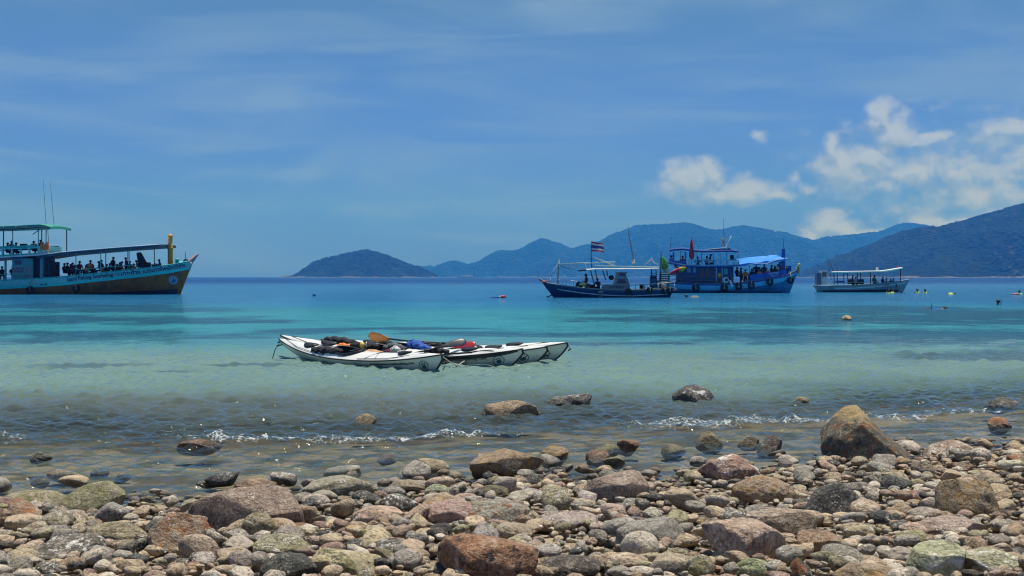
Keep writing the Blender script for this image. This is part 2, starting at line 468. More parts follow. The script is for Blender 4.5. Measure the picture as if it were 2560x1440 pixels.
# ================================================================ sea
def build_sea():
    ys = np.concatenate([np.geomspace(7.3, 30, 560)[:-1], np.geomspace(30, 85, 150)[:-1], np.geomspace(85, 7800, 120)])
    nc = 610
    t = np.linspace(-1, 1, nc)
    hw = 0.50 * ys + 1.6
    X = t[None, :] * hw[:, None]; Y = np.repeat(ys[:, None], nc, 1)
    dy = np.gradient(ys)[:, None]; dx = (2 * hw / nc)[:, None]
    sp = np.maximum(dy, dx)
    rng = np.random.RandomState(5)
    off = Y - shore_y(X)                               # metres out from the shore
    Z = np.zeros_like(X)
    amp0 = sstep(-0.5, 3.0, off) * 0.35 + 0.65
    for i in range(46):
        lam = 0.125 * (1.13 ** (i % 23)) * rng.uniform(0.85, 1.15)
        th = rng.normal(-math.pi / 2, 0.55 if lam > 0.8 else 0.9)
        kx, ky = math.cos(th) * 2 * math.pi / lam, math.sin(th) * 2 * math.pi / lam
        a = 0.0205 * lam ** 1.0 * (1 if lam < 0.30 else (0.30 / lam) ** 2.0)
        fade = sstep(2.5, 5.0, lam / sp)
        
        nr = int(np.argmax(lam / sp[:, 0] < 2.5)) or len(ys)
        xs, yy = X[:nr], Y[:nr]
        wob = np.sin(xs / (lam * rng.uniform(1.6, 2.6)) + yy / (lam * 3.1) + i) + np.sin(yy / (lam * 1.9) - xs / (lam * 4.3) + 2 * i)
        Z[:nr] += a * fade[:nr] * amp0[:nr] * np.sin(kx * xs + ky * yy + rng.uniform(0, 6.28) + 0.8 * wob)
    Z = Z + 0.35 * np.maximum(Z, 0)
    # low swell about to break, and the small breaker closer in
    y1 = 17.6 + 0.10 * X + 0.5 * noise2(X * 0.35, X * 0 + 3.3, 2)
    m1 = np.exp(-((Y - y1) / 0.75) ** 2)
    Z += 0.022 * m1 * (0.65 + 0.6 * noise2(X * 0.4, Y * 0 + 9.1, 3))
    y2 = np.interp(X, [-6, -3.2, -1.5, 0.2, 2.0, 4.0, 7], [12.15, 12.2, 12.15, 12.7, 13.3, 14.0, 15.3]) + 0.16 * noise2(X * 1.1, X * 0 + 1.7, 12) + 0.05 * noise2(X * 5, X * 0, 13)
    u = Y - y2
    on = sstep(-0.35, 0.25, fbm2(X * 0.42 + 5.2, X * 0, 2, 40) + 0.22)
    front = np.where(u < 0, np.exp(-(u / 0.13) ** 2), np.exp(-(u / 0.55) ** 2))
    Z += 0.060 * front * (0.35 + 0.65 * on)
    rough = fbm2(X * 9, Y * 9, 3, 50, 0.7)
    Z += 0.035 * rough * np.exp(-((u + 0.05) / 0.20) ** 2) * on
    Z *= sstep(-1.5, -0.3, off) * 0.8 + 0.2
    # foam: crest of the breaker and torn lace behind it
    foam = np.exp(-((u - 0.02) / np.where(u < 0, 0.16, 0.30)) ** 2) * (0.25 + 0.75 * on) * (0.75 + 0.6 * rough)
    lace = np.exp(-((u - 0.55) / 0.50) ** 2) * sstep(0.05, 0.35, fbm2(X * 0.5 + 1.5, Y * 0.3, 2, 61)) * 0.75
    foam = np.clip(np.maximum(foam, lace), 0, 1)
    # colour of the water body: sand shows pale green, weed and coral dark, deep water blue
    sand_near = np.array(lin(108, 134, 124)); turq = np.array(lin(50, 128, 138)); mid = np.array(lin(34, 104, 148)); deep = np.array(lin(0, 62, 118))
    turbid = np.array(lin(96, 106, 100))
    reef = np.array(lin(16, 42, 72)); weed = np.array(lin(46, 62, 66))
    ly = np.log(Y)
    def seg(a, b): return sstep(math.log(a), math.log(b), ly + 0.09 * noise2(X / 7, Y / 9, 71))[..., None]
    C = turbid[None, None, :] * np.ones(X.shape + (1,))
    C = C * (1 - seg(15.8, 19.5)) + sand_near * seg(15.8, 19.5)
    C = C * (1 - seg(23, 38)) + turq * seg(23, 38)
    C = C * (1 - seg(52, 88)) + mid * seg(52, 88)
    C = C * (1 - seg(180, 420)) + deep * seg(180, 420)
    def patch(cx, cy, rx, ry, wgt=1.0):
        p = at(cx, cy, 5120.0 / (cy - HZ))
        d = np.hypot((X - p.x) / rx, (Y - p.y) / ry)
        return wgt * (1 - d)
    n = 1.1 * fbm2(X / 5.5, Y / 6.5, 4, 81, 0.6)
    big = np.full_like(X, -0.62)
    for a in [(250, 838, 5.5, 4.0), (60, 800, 5, 8), (420, 800, 4, 5), (600, 805, 4, 3.0), (720, 828, 3.0, 2.2), (880, 822, 2.2, 1.5), (1050, 822, 2.2, 1.6), (1180, 833, 2.4, 1.8), (1400, 838, 2.8, 1.4),
              (1600, 836, 3.2, 1.6), (1450, 860, 1.6, .9), (1600, 858, 1.6, .8), (240, 914, 1.2, .7), (600, 914, .8, .35), (380, 930, .8, .3),
              (2100, 800, 9, 9), (2400, 840, 7, 6), (2300, 780, 12, 14), (1850, 790, 5, 7), (1700, 800, 4, 5), (1950, 840, 4, 4), (2480, 890, 4, 2.5), (1560, 778, 3, 5), (330, 775, 6, 7), (100, 765, 9, 10)]:
        big = np.maximum(big, patch(*a))
    n2 = 0.8 * fbm2(X / 1.8, Y / 2.2, 4, 85, 0.65)
    rf = sstep(-0.16, 0.56, big + n * 0.75 + n2)
    rf = rf * sstep(14, 19, Y) * (1 - sstep(85, 150, Y))
    rc = weed * (1 - seg(17, 30)) + reef * seg(17, 30)
    strength = np.interp(Y, [15, 25, 45, 70, 120], [.35, .55, .74, .55, .35])
    C = C * (1 - (rf * strength)[..., None]) + rc * (rf * strength)[..., None]
    C = C * (1 + 0.16 * fbm2(X / 2.2, Y / 3.0, 4, 97, 0.65) + 0.10 * noise2(X / 9, Y / 14, 98))[..., None]
    opaq = sstep(2.6, 10.0, off + 1.2 * noise2(X / 2.0, Y / 2.0, 90))
    opaq = 0.06 + 0.94 * opaq
    me = mesh_np('sea', np.stack([X, Y, Z], -1).reshape(-1, 3), grid_faces(len(ys), nc), sea_material())
    ca = me.attributes.new('body', 'FLOAT_COLOR', 'POINT')
    ca.data.foreach_set('color', np.concatenate([C, np.ones(X.shape + (1,))], -1).astype(np.float32).ravel())
    for nm, arr in (('opaq', opaq), ('foam', foam)):
        a = me.attributes.new(nm, 'FLOAT', 'POINT')
        a.data.foreach_set('value', arr.astype(np.float32).ravel())
    return props(link('sea', me), kind='structure')

def sea_material():
    m, k, out = new_mat('sea_water')
    g = k.n('ShaderNodeNewGeometry')
    P = g.outputs['Position']
    def attr(nm):
        a = k.n('ShaderNodeAttribute'); a.attribute_name = nm
        return a
    dist = k.sep(P)[1]
    # ripples: fine close to the shore, longer chop far out
    near = k.noise(k.vmath('MULTIPLY', P, (0.75, 1.0, 1.0)), 9.0, 2.0, 0.6)
    fine = k.noise(k.vmath('MULTIPLY', P, (0.8, 1.0, 1.0)), 26.0, 1.0, 0.6)
    mid = k.noise(k.vmath('MULTIPLY', P, (0.45, 1.0, 1.0)), 2.6, 3.0, 0.62)
    far = k.noise(k.vmath('MULTIPLY', P, (0.25, 1.0, 1.0)), 0.55, 4.0, 0.62)
    wn = k.ramp(dist, 14.0, 40.0, True, 1.0, 0.0)
    h = k.math('MULTIPLY', k.math('ADD', k.math('MULTIPLY', near, 0.012), k.math('MULTIPLY', fine, 0.004)), wn)
    h = k.math('ADD', h, k.math('MULTIPLY', mid, k.ramp(dist, 15.0, 45.0, True, 0.015, 0.080)))
    h = k.math('ADD', h, k.math('MULTIPLY', far, k.ramp(dist, 60.0, 160.0, True, 0.0, 0.26)))
    bm = k.n('ShaderNodeBump'); bm.inputs['Strength'].default_value = 1.0; bm.inputs['Distance'].default_value = 1.0
    k.put(bm.inputs['Height'], h)
    nrm = bm.outputs[0]
    body = k.n('ShaderNodeBsdfDiffuse'); k.put(body.inputs[0], attr('body').outputs['Color'])
    clear = k.n('ShaderNodeBsdfTransparent'); clear.inputs[0].default_value = (0.88, 0.93, 0.90, 1)
    base = k.n('ShaderNodeMixShader')
    k.put(base.inputs[0], attr('opaq').outputs['Fac'])
    m.node_tree.links.new(clear.outputs[0], base.inputs[1]); m.node_tree.links.new(body.outputs[0], base.inputs[2])
    gl = k.n('ShaderNodeBsdfGlossy'); gl.distribution = 'GGX'
    k.put(gl.inputs['Roughness'], k.ramp(dist, 20.0, 300.0, True, 0.03, 0.16))
    k.put(gl.inputs['Normal'], nrm)
    fr = k.n('ShaderNodeFresnel'); fr.inputs[0].default_value = 1.33
    k.put(fr.inputs['Normal'], nrm)
    fac = k.math('MULTIPLY', k.math('MULTIPLY', fr.outputs[0], k.math('SUBTRACT', 1.0, g.outputs['Backfacing'])), k.math('MULTIPLY', k.math('ADD', k.ramp(dist, 18.0, 38.0, True, REFL, 0.62), k.ramp(dist, 62.0, 95.0, True, 0.0, 0.2)), k.ramp(dist, 110.0, 420.0, True, 1.0, 0.48)))
    wsh = k.n('ShaderNodeMixShader'); k.put(wsh.inputs[0], fac)
    m.node_tree.links.new(base.outputs[0], wsh.inputs[1]); m.node_tree.links.new(gl.outputs[0], wsh.inputs[2])
    # foam
    fo = k.n('ShaderNodeBsdfDiffuse'); fo.inputs[0].default_value = (0.66, 0.68, 0.68, 1)
    bub = k.noise(k.vmath('MULTIPLY', P, (0.8, 0.8, 1.0)), 24.0, 6.0, 0.76, 1.0)
    cell = k.vor(P, 22.0, 'DISTANCE_TO_EDGE', 0)
    fm = k.math('ADD', attr('foam').outputs['Fac'], k.math('MULTIPLY', k.math('SUBTRACT', bub, 0.5), 1.9))
    fm = k.math('SUBTRACT', fm, k.math('MULTIPLY', k.ramp(cell, 0.0, 0.35), 0.35))
    fmask = k.math('MULTIPLY', k.math('MULTIPLY', k.ramp(fm, 0.55, 0.95), 0.72), k.ramp(attr('foam').outputs['Fac'], 0.05, 0.25))
    ws2 = k.n('ShaderNodeMixShader'); k.put(ws2.inputs[0], fmask)
    m.node_tree.links.new(wsh.outputs[0], ws2.inputs[1]); m.node_tree.links.new(fo.outputs[0], ws2.inputs[2])
    m.node_tree.links.new(ws2.outputs[0], out.inputs[0])
    return m
REFL = 1.0
build_sea()

# ================================================================ haze
def build_haze():
    x0, x1, y0, y1, z0, z1 = -6000, 6000, -50, 7900, -40.0, 460.0
    v = [(x, y, z) for x in (x0, x1) for y in (y0, y1) for z in (z0, z1)]
    f = [(0, 1, 3, 2), (4, 6, 7, 5), (0, 4, 5, 1), (2, 3, 7, 6), (0, 2, 6, 4), (1, 5, 7, 3)]
    m, k, out = new_mat('haze_air')
    pv = k.n('ShaderNodeVolumePrincipled')
    pv.inputs['Color'].default_value = (*HAZE_COL, 1)
    pv.inputs['Density'].default_value = HAZE_DENS
    pv.inputs['Anisotropy'].default_value = 0.0
    pv.inputs['Absorption Color'].default_value = (1, 1, 1, 1)
    m.node_tree.links.new(pv.outputs[0], out.inputs['Volume'])
    o = link('haze', mesh_np('haze', v, f, m, False))
    props(o, kind='stuff')
HAZE_COL = (0.02, 0.23, 1.0)
HAZE_DENS = 0.00024
build_haze()

# ================================================================ stones of the beach
STONE = {
    'tan': (0.56, 0.425, 0.28), 'grey': (0.37, 0.325, 0.265), 'charcoal': (0.075, 0.075, 0.072), 'red': (0.35, 0.225, 0.175), 'rust': (0.33, 0.16, 0.085),
    'olive': (0.37, 0.32, 0.19), 'pale': (0.66, 0.565, 0.44), 'pink': (0.49, 0.345, 0.25), 'brown': (0.35, 0.245, 0.15), 'dark': (0.13, 0.112, 0.09), 'green': (0.36, 0.36, 0.21),
}
_stone_mats = {}
def stone_material(kind, source):
    """weathered beach stone. kind picks the second colour, source where the main colour comes from"""
    key = (kind, source)
    if key in _stone_mats: return _stone_mats[key]
    m, k, out = new_mat('stone_%s' % kind if source == 'object' else 'pebble_%s' % kind)
    b = k.n('ShaderNodeBsdfPrincipled')
    g = k.n('ShaderNodeNewGeometry')
    P = g.outputs['Position']
    if source == 'object':
        base = k.n('ShaderNodeObjectInfo').outputs['Color']
    else:
        a = k.n('ShaderNodeAttribute'); a.attribute_name = 'tint'
        base = a.outputs['Color']
    z = k.sep(P)[2]
    if source == 'object':      # every stone gets its own grain size
        rnd = k.n('ShaderNodeObjectInfo').outputs['Random']
        P = k.vmath('ADD', k.vmath('MULTIPLY', P, k.comb(*[k.math('MULTIPLY_ADD', rnd, 0.9, 0.6)] * 3)), k.comb(k.math('MULTIPLY', rnd, 37.0), k.math('MULTIPLY', rnd, 11.0), 0.0))
    big = k.noise(P, 7.0, 3.0, 0.6)
    med = k.noise(P, 19.0, 5.0, 0.70)
    spk = k.noise(P, 68.0, 3.0, 0.72)
    c = k.mix(k.math('MULTIPLY', k.ramp(big, 0.40, 0.64), 0.50), base, k.mix(0.60, base, (0.085, 0.07, 0.055)))
    c = k.mix(k.math('MULTIPLY', k.ramp(med, 0.53, 0.61), 0.65), c, k.mix(0.55, base, (0.58, 0.50, 0.39)))
    c = k.mix(k.math('MULTIPLY', k.ramp(med, 0.46, 0.38), 0.68), c, k.mix(0.75, base, (0.03, 0.026, 0.022)))
    sp_d = k.math('MULTIPLY', k.ramp(spk, 0.47, 0.36), 0.60)
    c = k.mix(sp_d, c, (0.040, 0.034, 0.028))
    sp_l = k.math('MULTIPLY', k.ramp(spk, 0.55, 0.66), 0.50)
    c = k.mix(sp_l, c, k.mix(0.42, base, (0.80, 0.72, 0.60)))
    if source == 'object':
        vn = k.noise(k.vmath('MULTIPLY', P, (1.0, 1.0, 2.2)), 5.0, 4.0, 0.6, 1.5)
        vein = k.math('MULTIPLY', k.ramp(k.math('ABSOLUTE', k.math('SUBTRACT', vn, 0.5)), 0.016, 0.004), k.ramp(rnd, 0.45, 0.55))
        c = k.mix(k.math('MULTIPLY', vein, 0.7), c, k.mix(k.ramp(rnd, 0.7, 0.75), (0.05, 0.04, 0.035), (0.62, 0.56, 0.48)))
    acc = {'plain': ((0.13, 0.11, 0.085), 0.58, 0.72, 0.6), 'rust': ((0.27, 0.095, 0.035), 0.50, 0.60, 0.85), 'shell': ((0.68, 0.65, 0.58), 0.54, 0.62, 0.9), 'spot': ((0.03, 0.028, 0.028), 0.55, 0.60, 0.95),
           'moss': ((0.20, 0.19, 0.06), 0.47, 0.62, 0.7), 'ochre': ((0.40, 0.24, 0.085), 0.51, 0.62, 0.8), 'streak': ((0.66, 0.64, 0.60), 0.57, 0.62, 0.9), 'crown': ((0.27, 0.105, 0.05), 0.51, 0.59, 0.8)}[kind]
    an = k.noise(k.vmath('ADD', P, (3.7, 1.1, 8.8)), 17.0 if kind in ('spot', 'shell') else 11.0, 7.0, 0.74)
    c = k.mix(k.math('MULTIPLY', k.ramp(an, acc[1], acc[2]), acc[3]), c, acc[0])
    if kind == 'crown':      # dry ochre lichen on the summit
        c = k.mix(k.math('MULTIPLY', k.ramp(k.math('MULTIPLY_ADD', an, 0.25, z), 0.46, 0.54), 0.85), c, (0.46, 0.33, 0.16))
    if kind == 'rust':      # orange bloom and black pits on top of the rusty stain
        a2 = k.noise(k.vmath('ADD', P, (1.3, 7.7, 2.2)), 13.0, 6.0, 0.75)
        c = k.mix(k.math('MULTIPLY', k.ramp(a2, 0.57, 0.63), 0.75), c, (0.44, 0.22, 0.09))
        c = k.mix(k.math('MULTIPLY', k.ramp(a2, 0.44, 0.38), 0.75), c, (0.05, 0.045, 0.045))
    if kind in ('shell', 'plain', 'rust'):      # barnacles and chalky scrapes in small patches
        v = k.vor(P, 60.0, 'F1', 0)
        lo = {'shell': 0.48, 'plain': 0.55, 'rust': 0.58}[kind]
        bn = k.math('MULTIPLY', k.ramp(v, 0.42, 0.22), k.ramp(k.noise(P, 11.0 if kind == 'shell' else 6.0, 2.0, 0.6), lo, lo + 0.1))
        c = k.mix(k.math('MULTIPLY', bn, 0.85), c, (0.66, 0.63, 0.56))
    wet = k.math('MULTIPLY', k.ramp(k.math('ADD', z, k.math('MULTIPLY', k.math('SUBTRACT', big, 0.5), -0.12)), 0.10, 0.03), k.ramp(z, -0.10, -0.02, True, 0.35, 1.0))
    c = k.mix(wet, c, k.mix(1.0, c, (0.52, 0.50, 0.47), 'MULTIPLY'))
    k.put(b.inputs['Base Color'], c)
    k.put(b.inputs['Roughness'], k.math('SUBTRACT', 0.86, k.math('MULTIPLY', wet, 0.50)))
    b.inputs['Specular IOR Level'].default_value = 0.35
    hgt = k.math('ADD', k.math('MULTIPLY', med, 1.0), k.math('MULTIPLY', spk, 0.22))
    k.put(b.inputs['Normal'], k.bump(hgt, 1.0, 0.04))
    m.node_tree.links.new(b.outputs[0], out.inputs[0])
    _stone_mats[key] = m
    return m

_ico = {}
def ico(sub):
    if sub not in _ico:
        bm = bmesh.new(); bmesh.ops.create_icosphere(bm, subdivisions=sub, radius=1.0)
        _ico[sub] = (np.array([v.co[:] for v in bm.verts]), np.array([[v.index for v in f.verts] for f in bm.faces]))
        bm.free()
    return _ico[sub]

def stone_verts(rng, sub, cuts=3, lump=0.14, fine=0.03, keep=0.82):
    """unit stone: lumpy ellipsoid with a few worn flats, scaled to the -1..1 box"""
    v, f = ico(sub)
    p = v.copy()
    for fr, am in ((1.3, lump), (2.6, lump * 0.5), (5.2, fine), (10.0, fine * 0.5)):
        for _ in range(3):
            kv = rng.normal(0, 1, 3) * fr
            p = p * (1 + am * 0.6 * np.sin(v @ kv + rng.uniform(0, 6.28)))[:, None]
    for _ in range(cuts):
        n = rng.normal(0, 1, 3); n /= np.linalg.norm(n)
        c = rng.uniform(0.52, keep)
        d = p @ n - c
        p = p - np.where(d > 0, d * rng.uniform(0.7, 0.95), 0)[:, None] * n[None, :]
    lo, hi = p.min(0), p.max(0)
    return (p - (lo + hi) / 2) / ((hi - lo) / 2), f

def boulder(name, x0, y0, x1, y1, col, kind, label, group=None, seed=0, cuts=5, taper=0.0, lean=0.0, lump=0.13, depth=0.75, keep=0.85, cat='boulder', tilt=0.0, sub=5, bury=0.16):
    rng = np.random.RandomState(900 + seed)
    cx = (x0 + x1) / 2
    Y = 9.0
    for _ in range(12):
        zg = float(ground_z((cx - 1280) / F * Y, Y)); zg = max(zg, 0.0)
        Y = F * (H - zg) / (y1 - HZ)
    wdt = (x1 - x0) / F * Y; hgt = (y1 - y0) / F * Y
    dep = wdt * depth
    p, f = stone_verts(rng, sub, cuts, lump, 0.028, keep)
    if taper or lean or tilt:
        t = (p[:, 2] + 1) / 2
        p[:, 0] = p[:, 0] * (1 - taper * t) + lean * t
        p[:, 1] = p[:, 1] * (1 - taper * 0.7 * t)
        p[:, 2] = p[:, 2] + tilt * p[:, 0]
        lo, hi = p.min(0), p.max(0)
        p = (p - (lo + hi) / 2) / ((hi - lo) / 2)
    if y1 < 1153: bury = max(bury, 0.75)
    full = hgt * (1 + bury)
    me = mesh_np(name, p * np.array([wdt / 2, dep / 2, full / 2]), f, stone_material(kind, 'object'))
    zb = H - (y1 - HZ) / F * Y
    o = link(name, me, None, ((cx - 1280) / F * (Y + dep * 0.4), Y + dep * 0.4, zb - full + hgt + full / 2))
    o.color = (*[c * rng.uniform(0.92, 1.08) for c in STONE[col]], 1)
    _bould[seed] = o
    return props(o, label, cat, group)

_bould = {}
B = boulder
B('boulder', 2045, 1020, 2285, 1165, 'dark', 'crown', 'biggest dark boulder at the waterline with an ochre and orange crown', seed=1, cuts=6, taper=0.46, lean=-0.10, lump=0.12, depth=0.8, keep=0.9, sub=6, bury=0.40)
B('boulder', 1680, 965, 1800, 1004, 'charcoal', 'streak', 'black rock streaked with white, highest of those standing in the sea', seed=2, cuts=7, taper=0.5, lump=0.2)
B('boulder', 1370, 986, 1480, 1014, 'charcoal', 'streak', 'low black barnacled rock in the sea right of the flat brown slab', seed=3, cuts=6, lump=0.18)
B('boulder', 1203, 1003, 1348, 1040, 'brown', 'plain', 'flat brown slab of rock awash in front of the kayaks', seed=4, cuts=8, lump=0.07, keep=0.7)
B('boulder', 885, 1036, 943, 1061, 'brown', 'plain', 'small brown rock awash above the foam, alone left of the slab', seed=5)
B('boulder', 2455, 997, 2557, 1022, 'charcoal', 'streak', 'black rock with white marks in the sea at the right edge', seed=6, cuts=6)
B('boulder', 2465, 1046, 2535, 1072, 'rust', 'rust', 'reddish rock washed by foam right of the biggest boulder', seed=7)
B('boulder', 1985, 993, 2022, 1009, 'brown', 'plain', 'tiny brown rock peeping from the sea beyond the biggest boulder', seed=8)
B('boulder', 1888, 1090, 1955, 1127, 'dark', 'streak', 'dark mottled rock in the shallows left of the biggest boulder', seed=9, cuts=6)
B('boulder', 1738, 1080, 1808, 1114, 'olive', 'moss', 'wet olive pointed rock in the shallows beside the breaking foam', seed=10, taper=0.5)
B('boulder', 1843, 1092, 1897, 1114, 'brown', 'plain', 'smooth wet brown rock touching the dark mottled rock', seed=11)
B('boulder', 1540, 1101, 1602, 1126, 'rust', 'rust', 'small bright red rock poking from the shallows', seed=12, cuts=6)
B('boulder', 75, 1130, 132, 1157, 'dark', 'streak', 'dark white-topped rock standing alone in the shallows at far left', seed=13, taper=0.3)
B('boulder', 1172, 1130, 1362, 1200, 'brown', 'ochre', 'jagged orange-brown slab propped up at the water edge', seed=14, cuts=9, lump=0.2, keep=0.72, tilt=0.35)
B('boulder', 1350, 1118, 1422, 1152, 'brown', 'ochre', 'rounded wet brown rock just behind the jagged slab', seed=15)
B('boulder', 1463, 1126, 1524, 1152, 'brown', 'plain', 'wet brown rock with a dark notch in the shallows', seed=16)
B('boulder', 1508, 1142, 1562, 1172, 'olive', 'moss', 'small olive green rounded rock at the edge of the water', seed=17)
B('boulder', 1490, 1113, 1552, 1132, 'green', 'moss', 'greenish rock just covered by the shallows next to the red one', seed=18)
B('boulder', 1740, 1140, 1902, 1218, 'red', 'shell', 'reddish speckled boulder with a dark crack at the waterline', seed=19, cuts=6, taper=0.25)
B('boulder', 2300, 1106, 2442, 1152, 'red', 'shell', 'flat reddish barnacled boulder right of the biggest boulder', seed=20, lump=0.1)
B('boulder', 0, 1234, 168, 1290, 'olive', 'moss', 'long olive-tan flat boulder at the left edge of the waterline', seed=21, lump=0.08, cuts=3)
B('boulder', 157, 1211, 316, 1292, 'olive', 'moss', 'olive wedge-shaped boulder rising to the right at the waterline', seed=22, lump=0.08, cuts=4, tilt=0.45)
B('boulder', 478, 1228, 768, 1338, 'red', 'plain', 'large broad reddish-grey boulder left of centre at the waterline', seed=23, lump=0.09, cuts=6, keep=0.75, sub=5)
B('boulder', 602, 1286, 686, 1354, 'olive', 'moss', 'round olive boulder resting against the large reddish-grey one', seed=24, lump=0.04, cuts=1)
B('boulder', 371, 1292, 536, 1404, 'red', 'rust', 'rust-red lumpy boulder in front of the large reddish-grey one', seed=25, lump=0.12, cuts=5)
B('boulder', 1448, 1186, 1626, 1268, 'red', 'plain', 'dark reddish-brown boulder with an undercut foot, mid beach', seed=26, cuts=6, keep=0.78)
B('boulder', 1828, 1196, 1992, 1272, 'brown', 'ochre', 'tan-topped brown boulder below the reddish cracked one', seed=27, cuts=4)
B('boulder', 2003, 1210, 2157, 1316, 'charcoal', 'plain', 'smooth charcoal boulder below the biggest boulder', seed=28, cuts=3, lump=0.09, taper=0.25)
B('boulder', 2340, 1202, 2494, 1314, 'brown', 'ochre', 'large tan-brown boulder near the right edge of the beach', seed=29, cuts=5, taper=0.3)
B('boulder', 1088, 1348, 1348, 1478, 'rust', 'spot', 'orange-red boulder with black blotches cut by the bottom of the photo', seed=30, cuts=3, lump=0.09, sub=5)
B('boulder', 1538, 1305, 1722, 1394, 'grey', 'plain', 'flat grey speckled boulder in the foreground', seed=31, cuts=4, lump=0.09, keep=0.8)
B('boulder', 1753, 1308, 1972, 1420, 'pink', 'plain', 'angular pinkish-tan boulder in the foreground with a dark shaded side', seed=32, cuts=9, lump=0.06, keep=0.72, tilt=-0.25, sub=5)
B('boulder', 1858, 1284, 2042, 1354, 'red', 'plain', 'purplish-red boulder behind the angular pinkish one', seed=33, cuts=5, tilt=-0.2)
B('boulder', 1983, 1332, 2132, 1398, 'brown', 'ochre', 'brown boulder with a rusty face beside the angular pinkish one', seed=34)
B('boulder', 2288, 1300, 2472, 1354, 'pink', 'plain', 'long flat pinkish boulder below the large tan-brown one', seed=35, lump=0.07)
B('boulder', 2263, 1366, 2417, 1462, 'green', 'shell', 'green and white crusted boulder at the bottom right', seed=36, lump=0.08, taper=0.2)
B('boulder', 2393, 1386, 2566, 1456, 'green', 'shell', 'long green-grey boulder in the bottom right corner', seed=37, lump=0.08)
B('boulder', 648, 1392, 802, 1470, 'charcoal', 'plain', 'charcoal boulder cut by the bottom edge of the photo', seed=38, lump=0.05, cuts=3)
B('boulder', 1058, 1256, 1212, 1322, 'pink', 'plain', 'pinkish flat-topped boulder in mid beach above the orange-red one', seed=39, cuts=4)
B('boulder', 1128, 1258, 1332, 1322, 'grey', 'rust', 'long grey-brown boulder with a dark underside in mid beach', seed=40, cuts=5, lump=0.1)
B('boulder', 1326, 1284, 1498, 1334, 'grey', 'plain', 'long low grey slab with a straight face in mid beach', seed=41, cuts=8, keep=0.7, lump=0.08, tilt=0.15)
B('boulder', 1233, 1312, 1342, 1356, 'tan', 'plain', 'tan speckled boulder just above the orange-red one', seed=42)
B('boulder', 758, 1196, 936, 1254, 'olive', 'shell', 'olive barnacled boulder at the waterline right of the large one', seed=43, lump=0.16, cuts=6)
B('boulder', 968, 1206, 1098, 1244, 'brown', 'plain', 'flat brown rock at the waterline below the jagged slab', seed=44, cuts=6)
B('boulder', 1058, 1212, 1127, 1254, 'green', 'shell', 'rounded green boulder with a white cap near the jagged slab', seed=45, lump=0.05, cuts=1)
B('boulder', 1122, 1206, 1178, 1256, 'pale', 'spot', 'pale upright stone with dark dapples near the jagged slab', seed=46, cuts=2)
B('boulder', 1183, 1216, 1272, 1260, 'dark', 'moss', 'dark green boulder right below the jagged slab', seed=47, cuts=3)
B('boulder', 583, 1202, 692, 1232, 'brown', 'ochre', 'low wet brown rock at the water edge behind the large boulder', seed=48, lump=0.08)
B('boulder', 86, 1352, 264, 1420, 'dark', 'shell', 'blackish boulder crusted with white barnacles at the lower left', seed=49, cuts=6, lump=0.16)
B('boulder', 213, 1312, 388, 1380, 'olive', 'plain', 'long grey-olive boulder left of the rust-red one', seed=50, lump=0.08)
B('boulder', 628, 1346, 778, 1404, 'green', 'shell', 'long green-white boulder below the round olive one', seed=51, lump=0.1)
B('boulder', 468, 1384, 542, 1432, 'pale', 'spot', 'white speckled oval stone below the rust-red boulder', seed=52, cuts=2)
B('boulder', 1508, 1388, 1624, 1456, 'tan', 'plain', 'tan rounded boulder below the flat grey one', seed=53, cuts=3)
B('boulder', 778, 1378, 964, 1456, 'tan', 'moss', 'broad tan-olive boulder left of the orange-red one', seed=54, cuts=4, lump=0.08)
B('boulder', 1778, 1376, 1878, 1420, 'green', 'moss', 'elongated yellow-green stone under the angular pinkish boulder', seed=55, cuts=2, tilt=-0.2)
B('boulder', 1836, 1402, 1938, 1458, 'green', 'moss', 'olive-green oval stone at the bottom edge', seed=56, cuts=1, lump=0.05)
B('boulder', 1708, 1392, 1787, 1456, 'olive', 'moss', 'yellow-olive rounded stone at the bottom edge', seed=57, cuts=2)
B('boulder', 1963, 1398, 2032, 1466, 'dark', 'rust', 'dark pointed stone at the bottom edge', seed=58, cuts=8, taper=0.5)
B('boulder', 2078, 1416, 2254, 1476, 'brown', 'ochre', 'broad tan-brown stone at the bottom edge', seed=59, cuts=3)
B('boulder', 1343, 1399, 1502, 1456, 'dark', 'plain', 'dark grey flat boulder right of the orange-red one', seed=60, cuts=4)
B('boulder', 440, 1101, 560, 1121, 'brown', 'rust', 'long reddish rock half drowned in the breaking foam', seed=61, cuts=3, lump=0.2, bury=1.2)
B('boulder', 1430, 1213, 1500, 1250, 'pink', 'plain', 'small pinkish boulder left of the dark reddish-brown one', seed=62)
B('boulder', 2245, 1230, 2345, 1262, 'red', 'rust', 'low rusty slab left of the large tan-brown boulder', seed=63, cuts=7)
B('boulder', 880, 1270, 1010, 1330, 'pink', 'plain', 'pinkish-grey boulder between the large one and the pink flat one', seed=64, cuts=4)
B('boulder', 2104, 788, 2130, 800, 'tan', 'spot', 'mottled yellow-brown rock alone far out in the shallow bay', seed=65, cuts=3, cat='rock')

# ---------------------------------------------------------------- cobbles: singly for the largest in view, the rest as pebbles
_taken = []
for o in [o for o in COL.objects if o.name.startswith('boulder')]:
    _taken.append((o.location.x, o.location.y, max(o.dimensions.x, 0.1) * 0.42))
_tx = np.array(_taken)

def free_of_boulders(x, y, r, k=0.85):
    return bool(np.all(np.hypot(_tx[:, 0] - x, _tx[:, 1] - y) > (_tx[:, 2] * k + r * 0.6)))

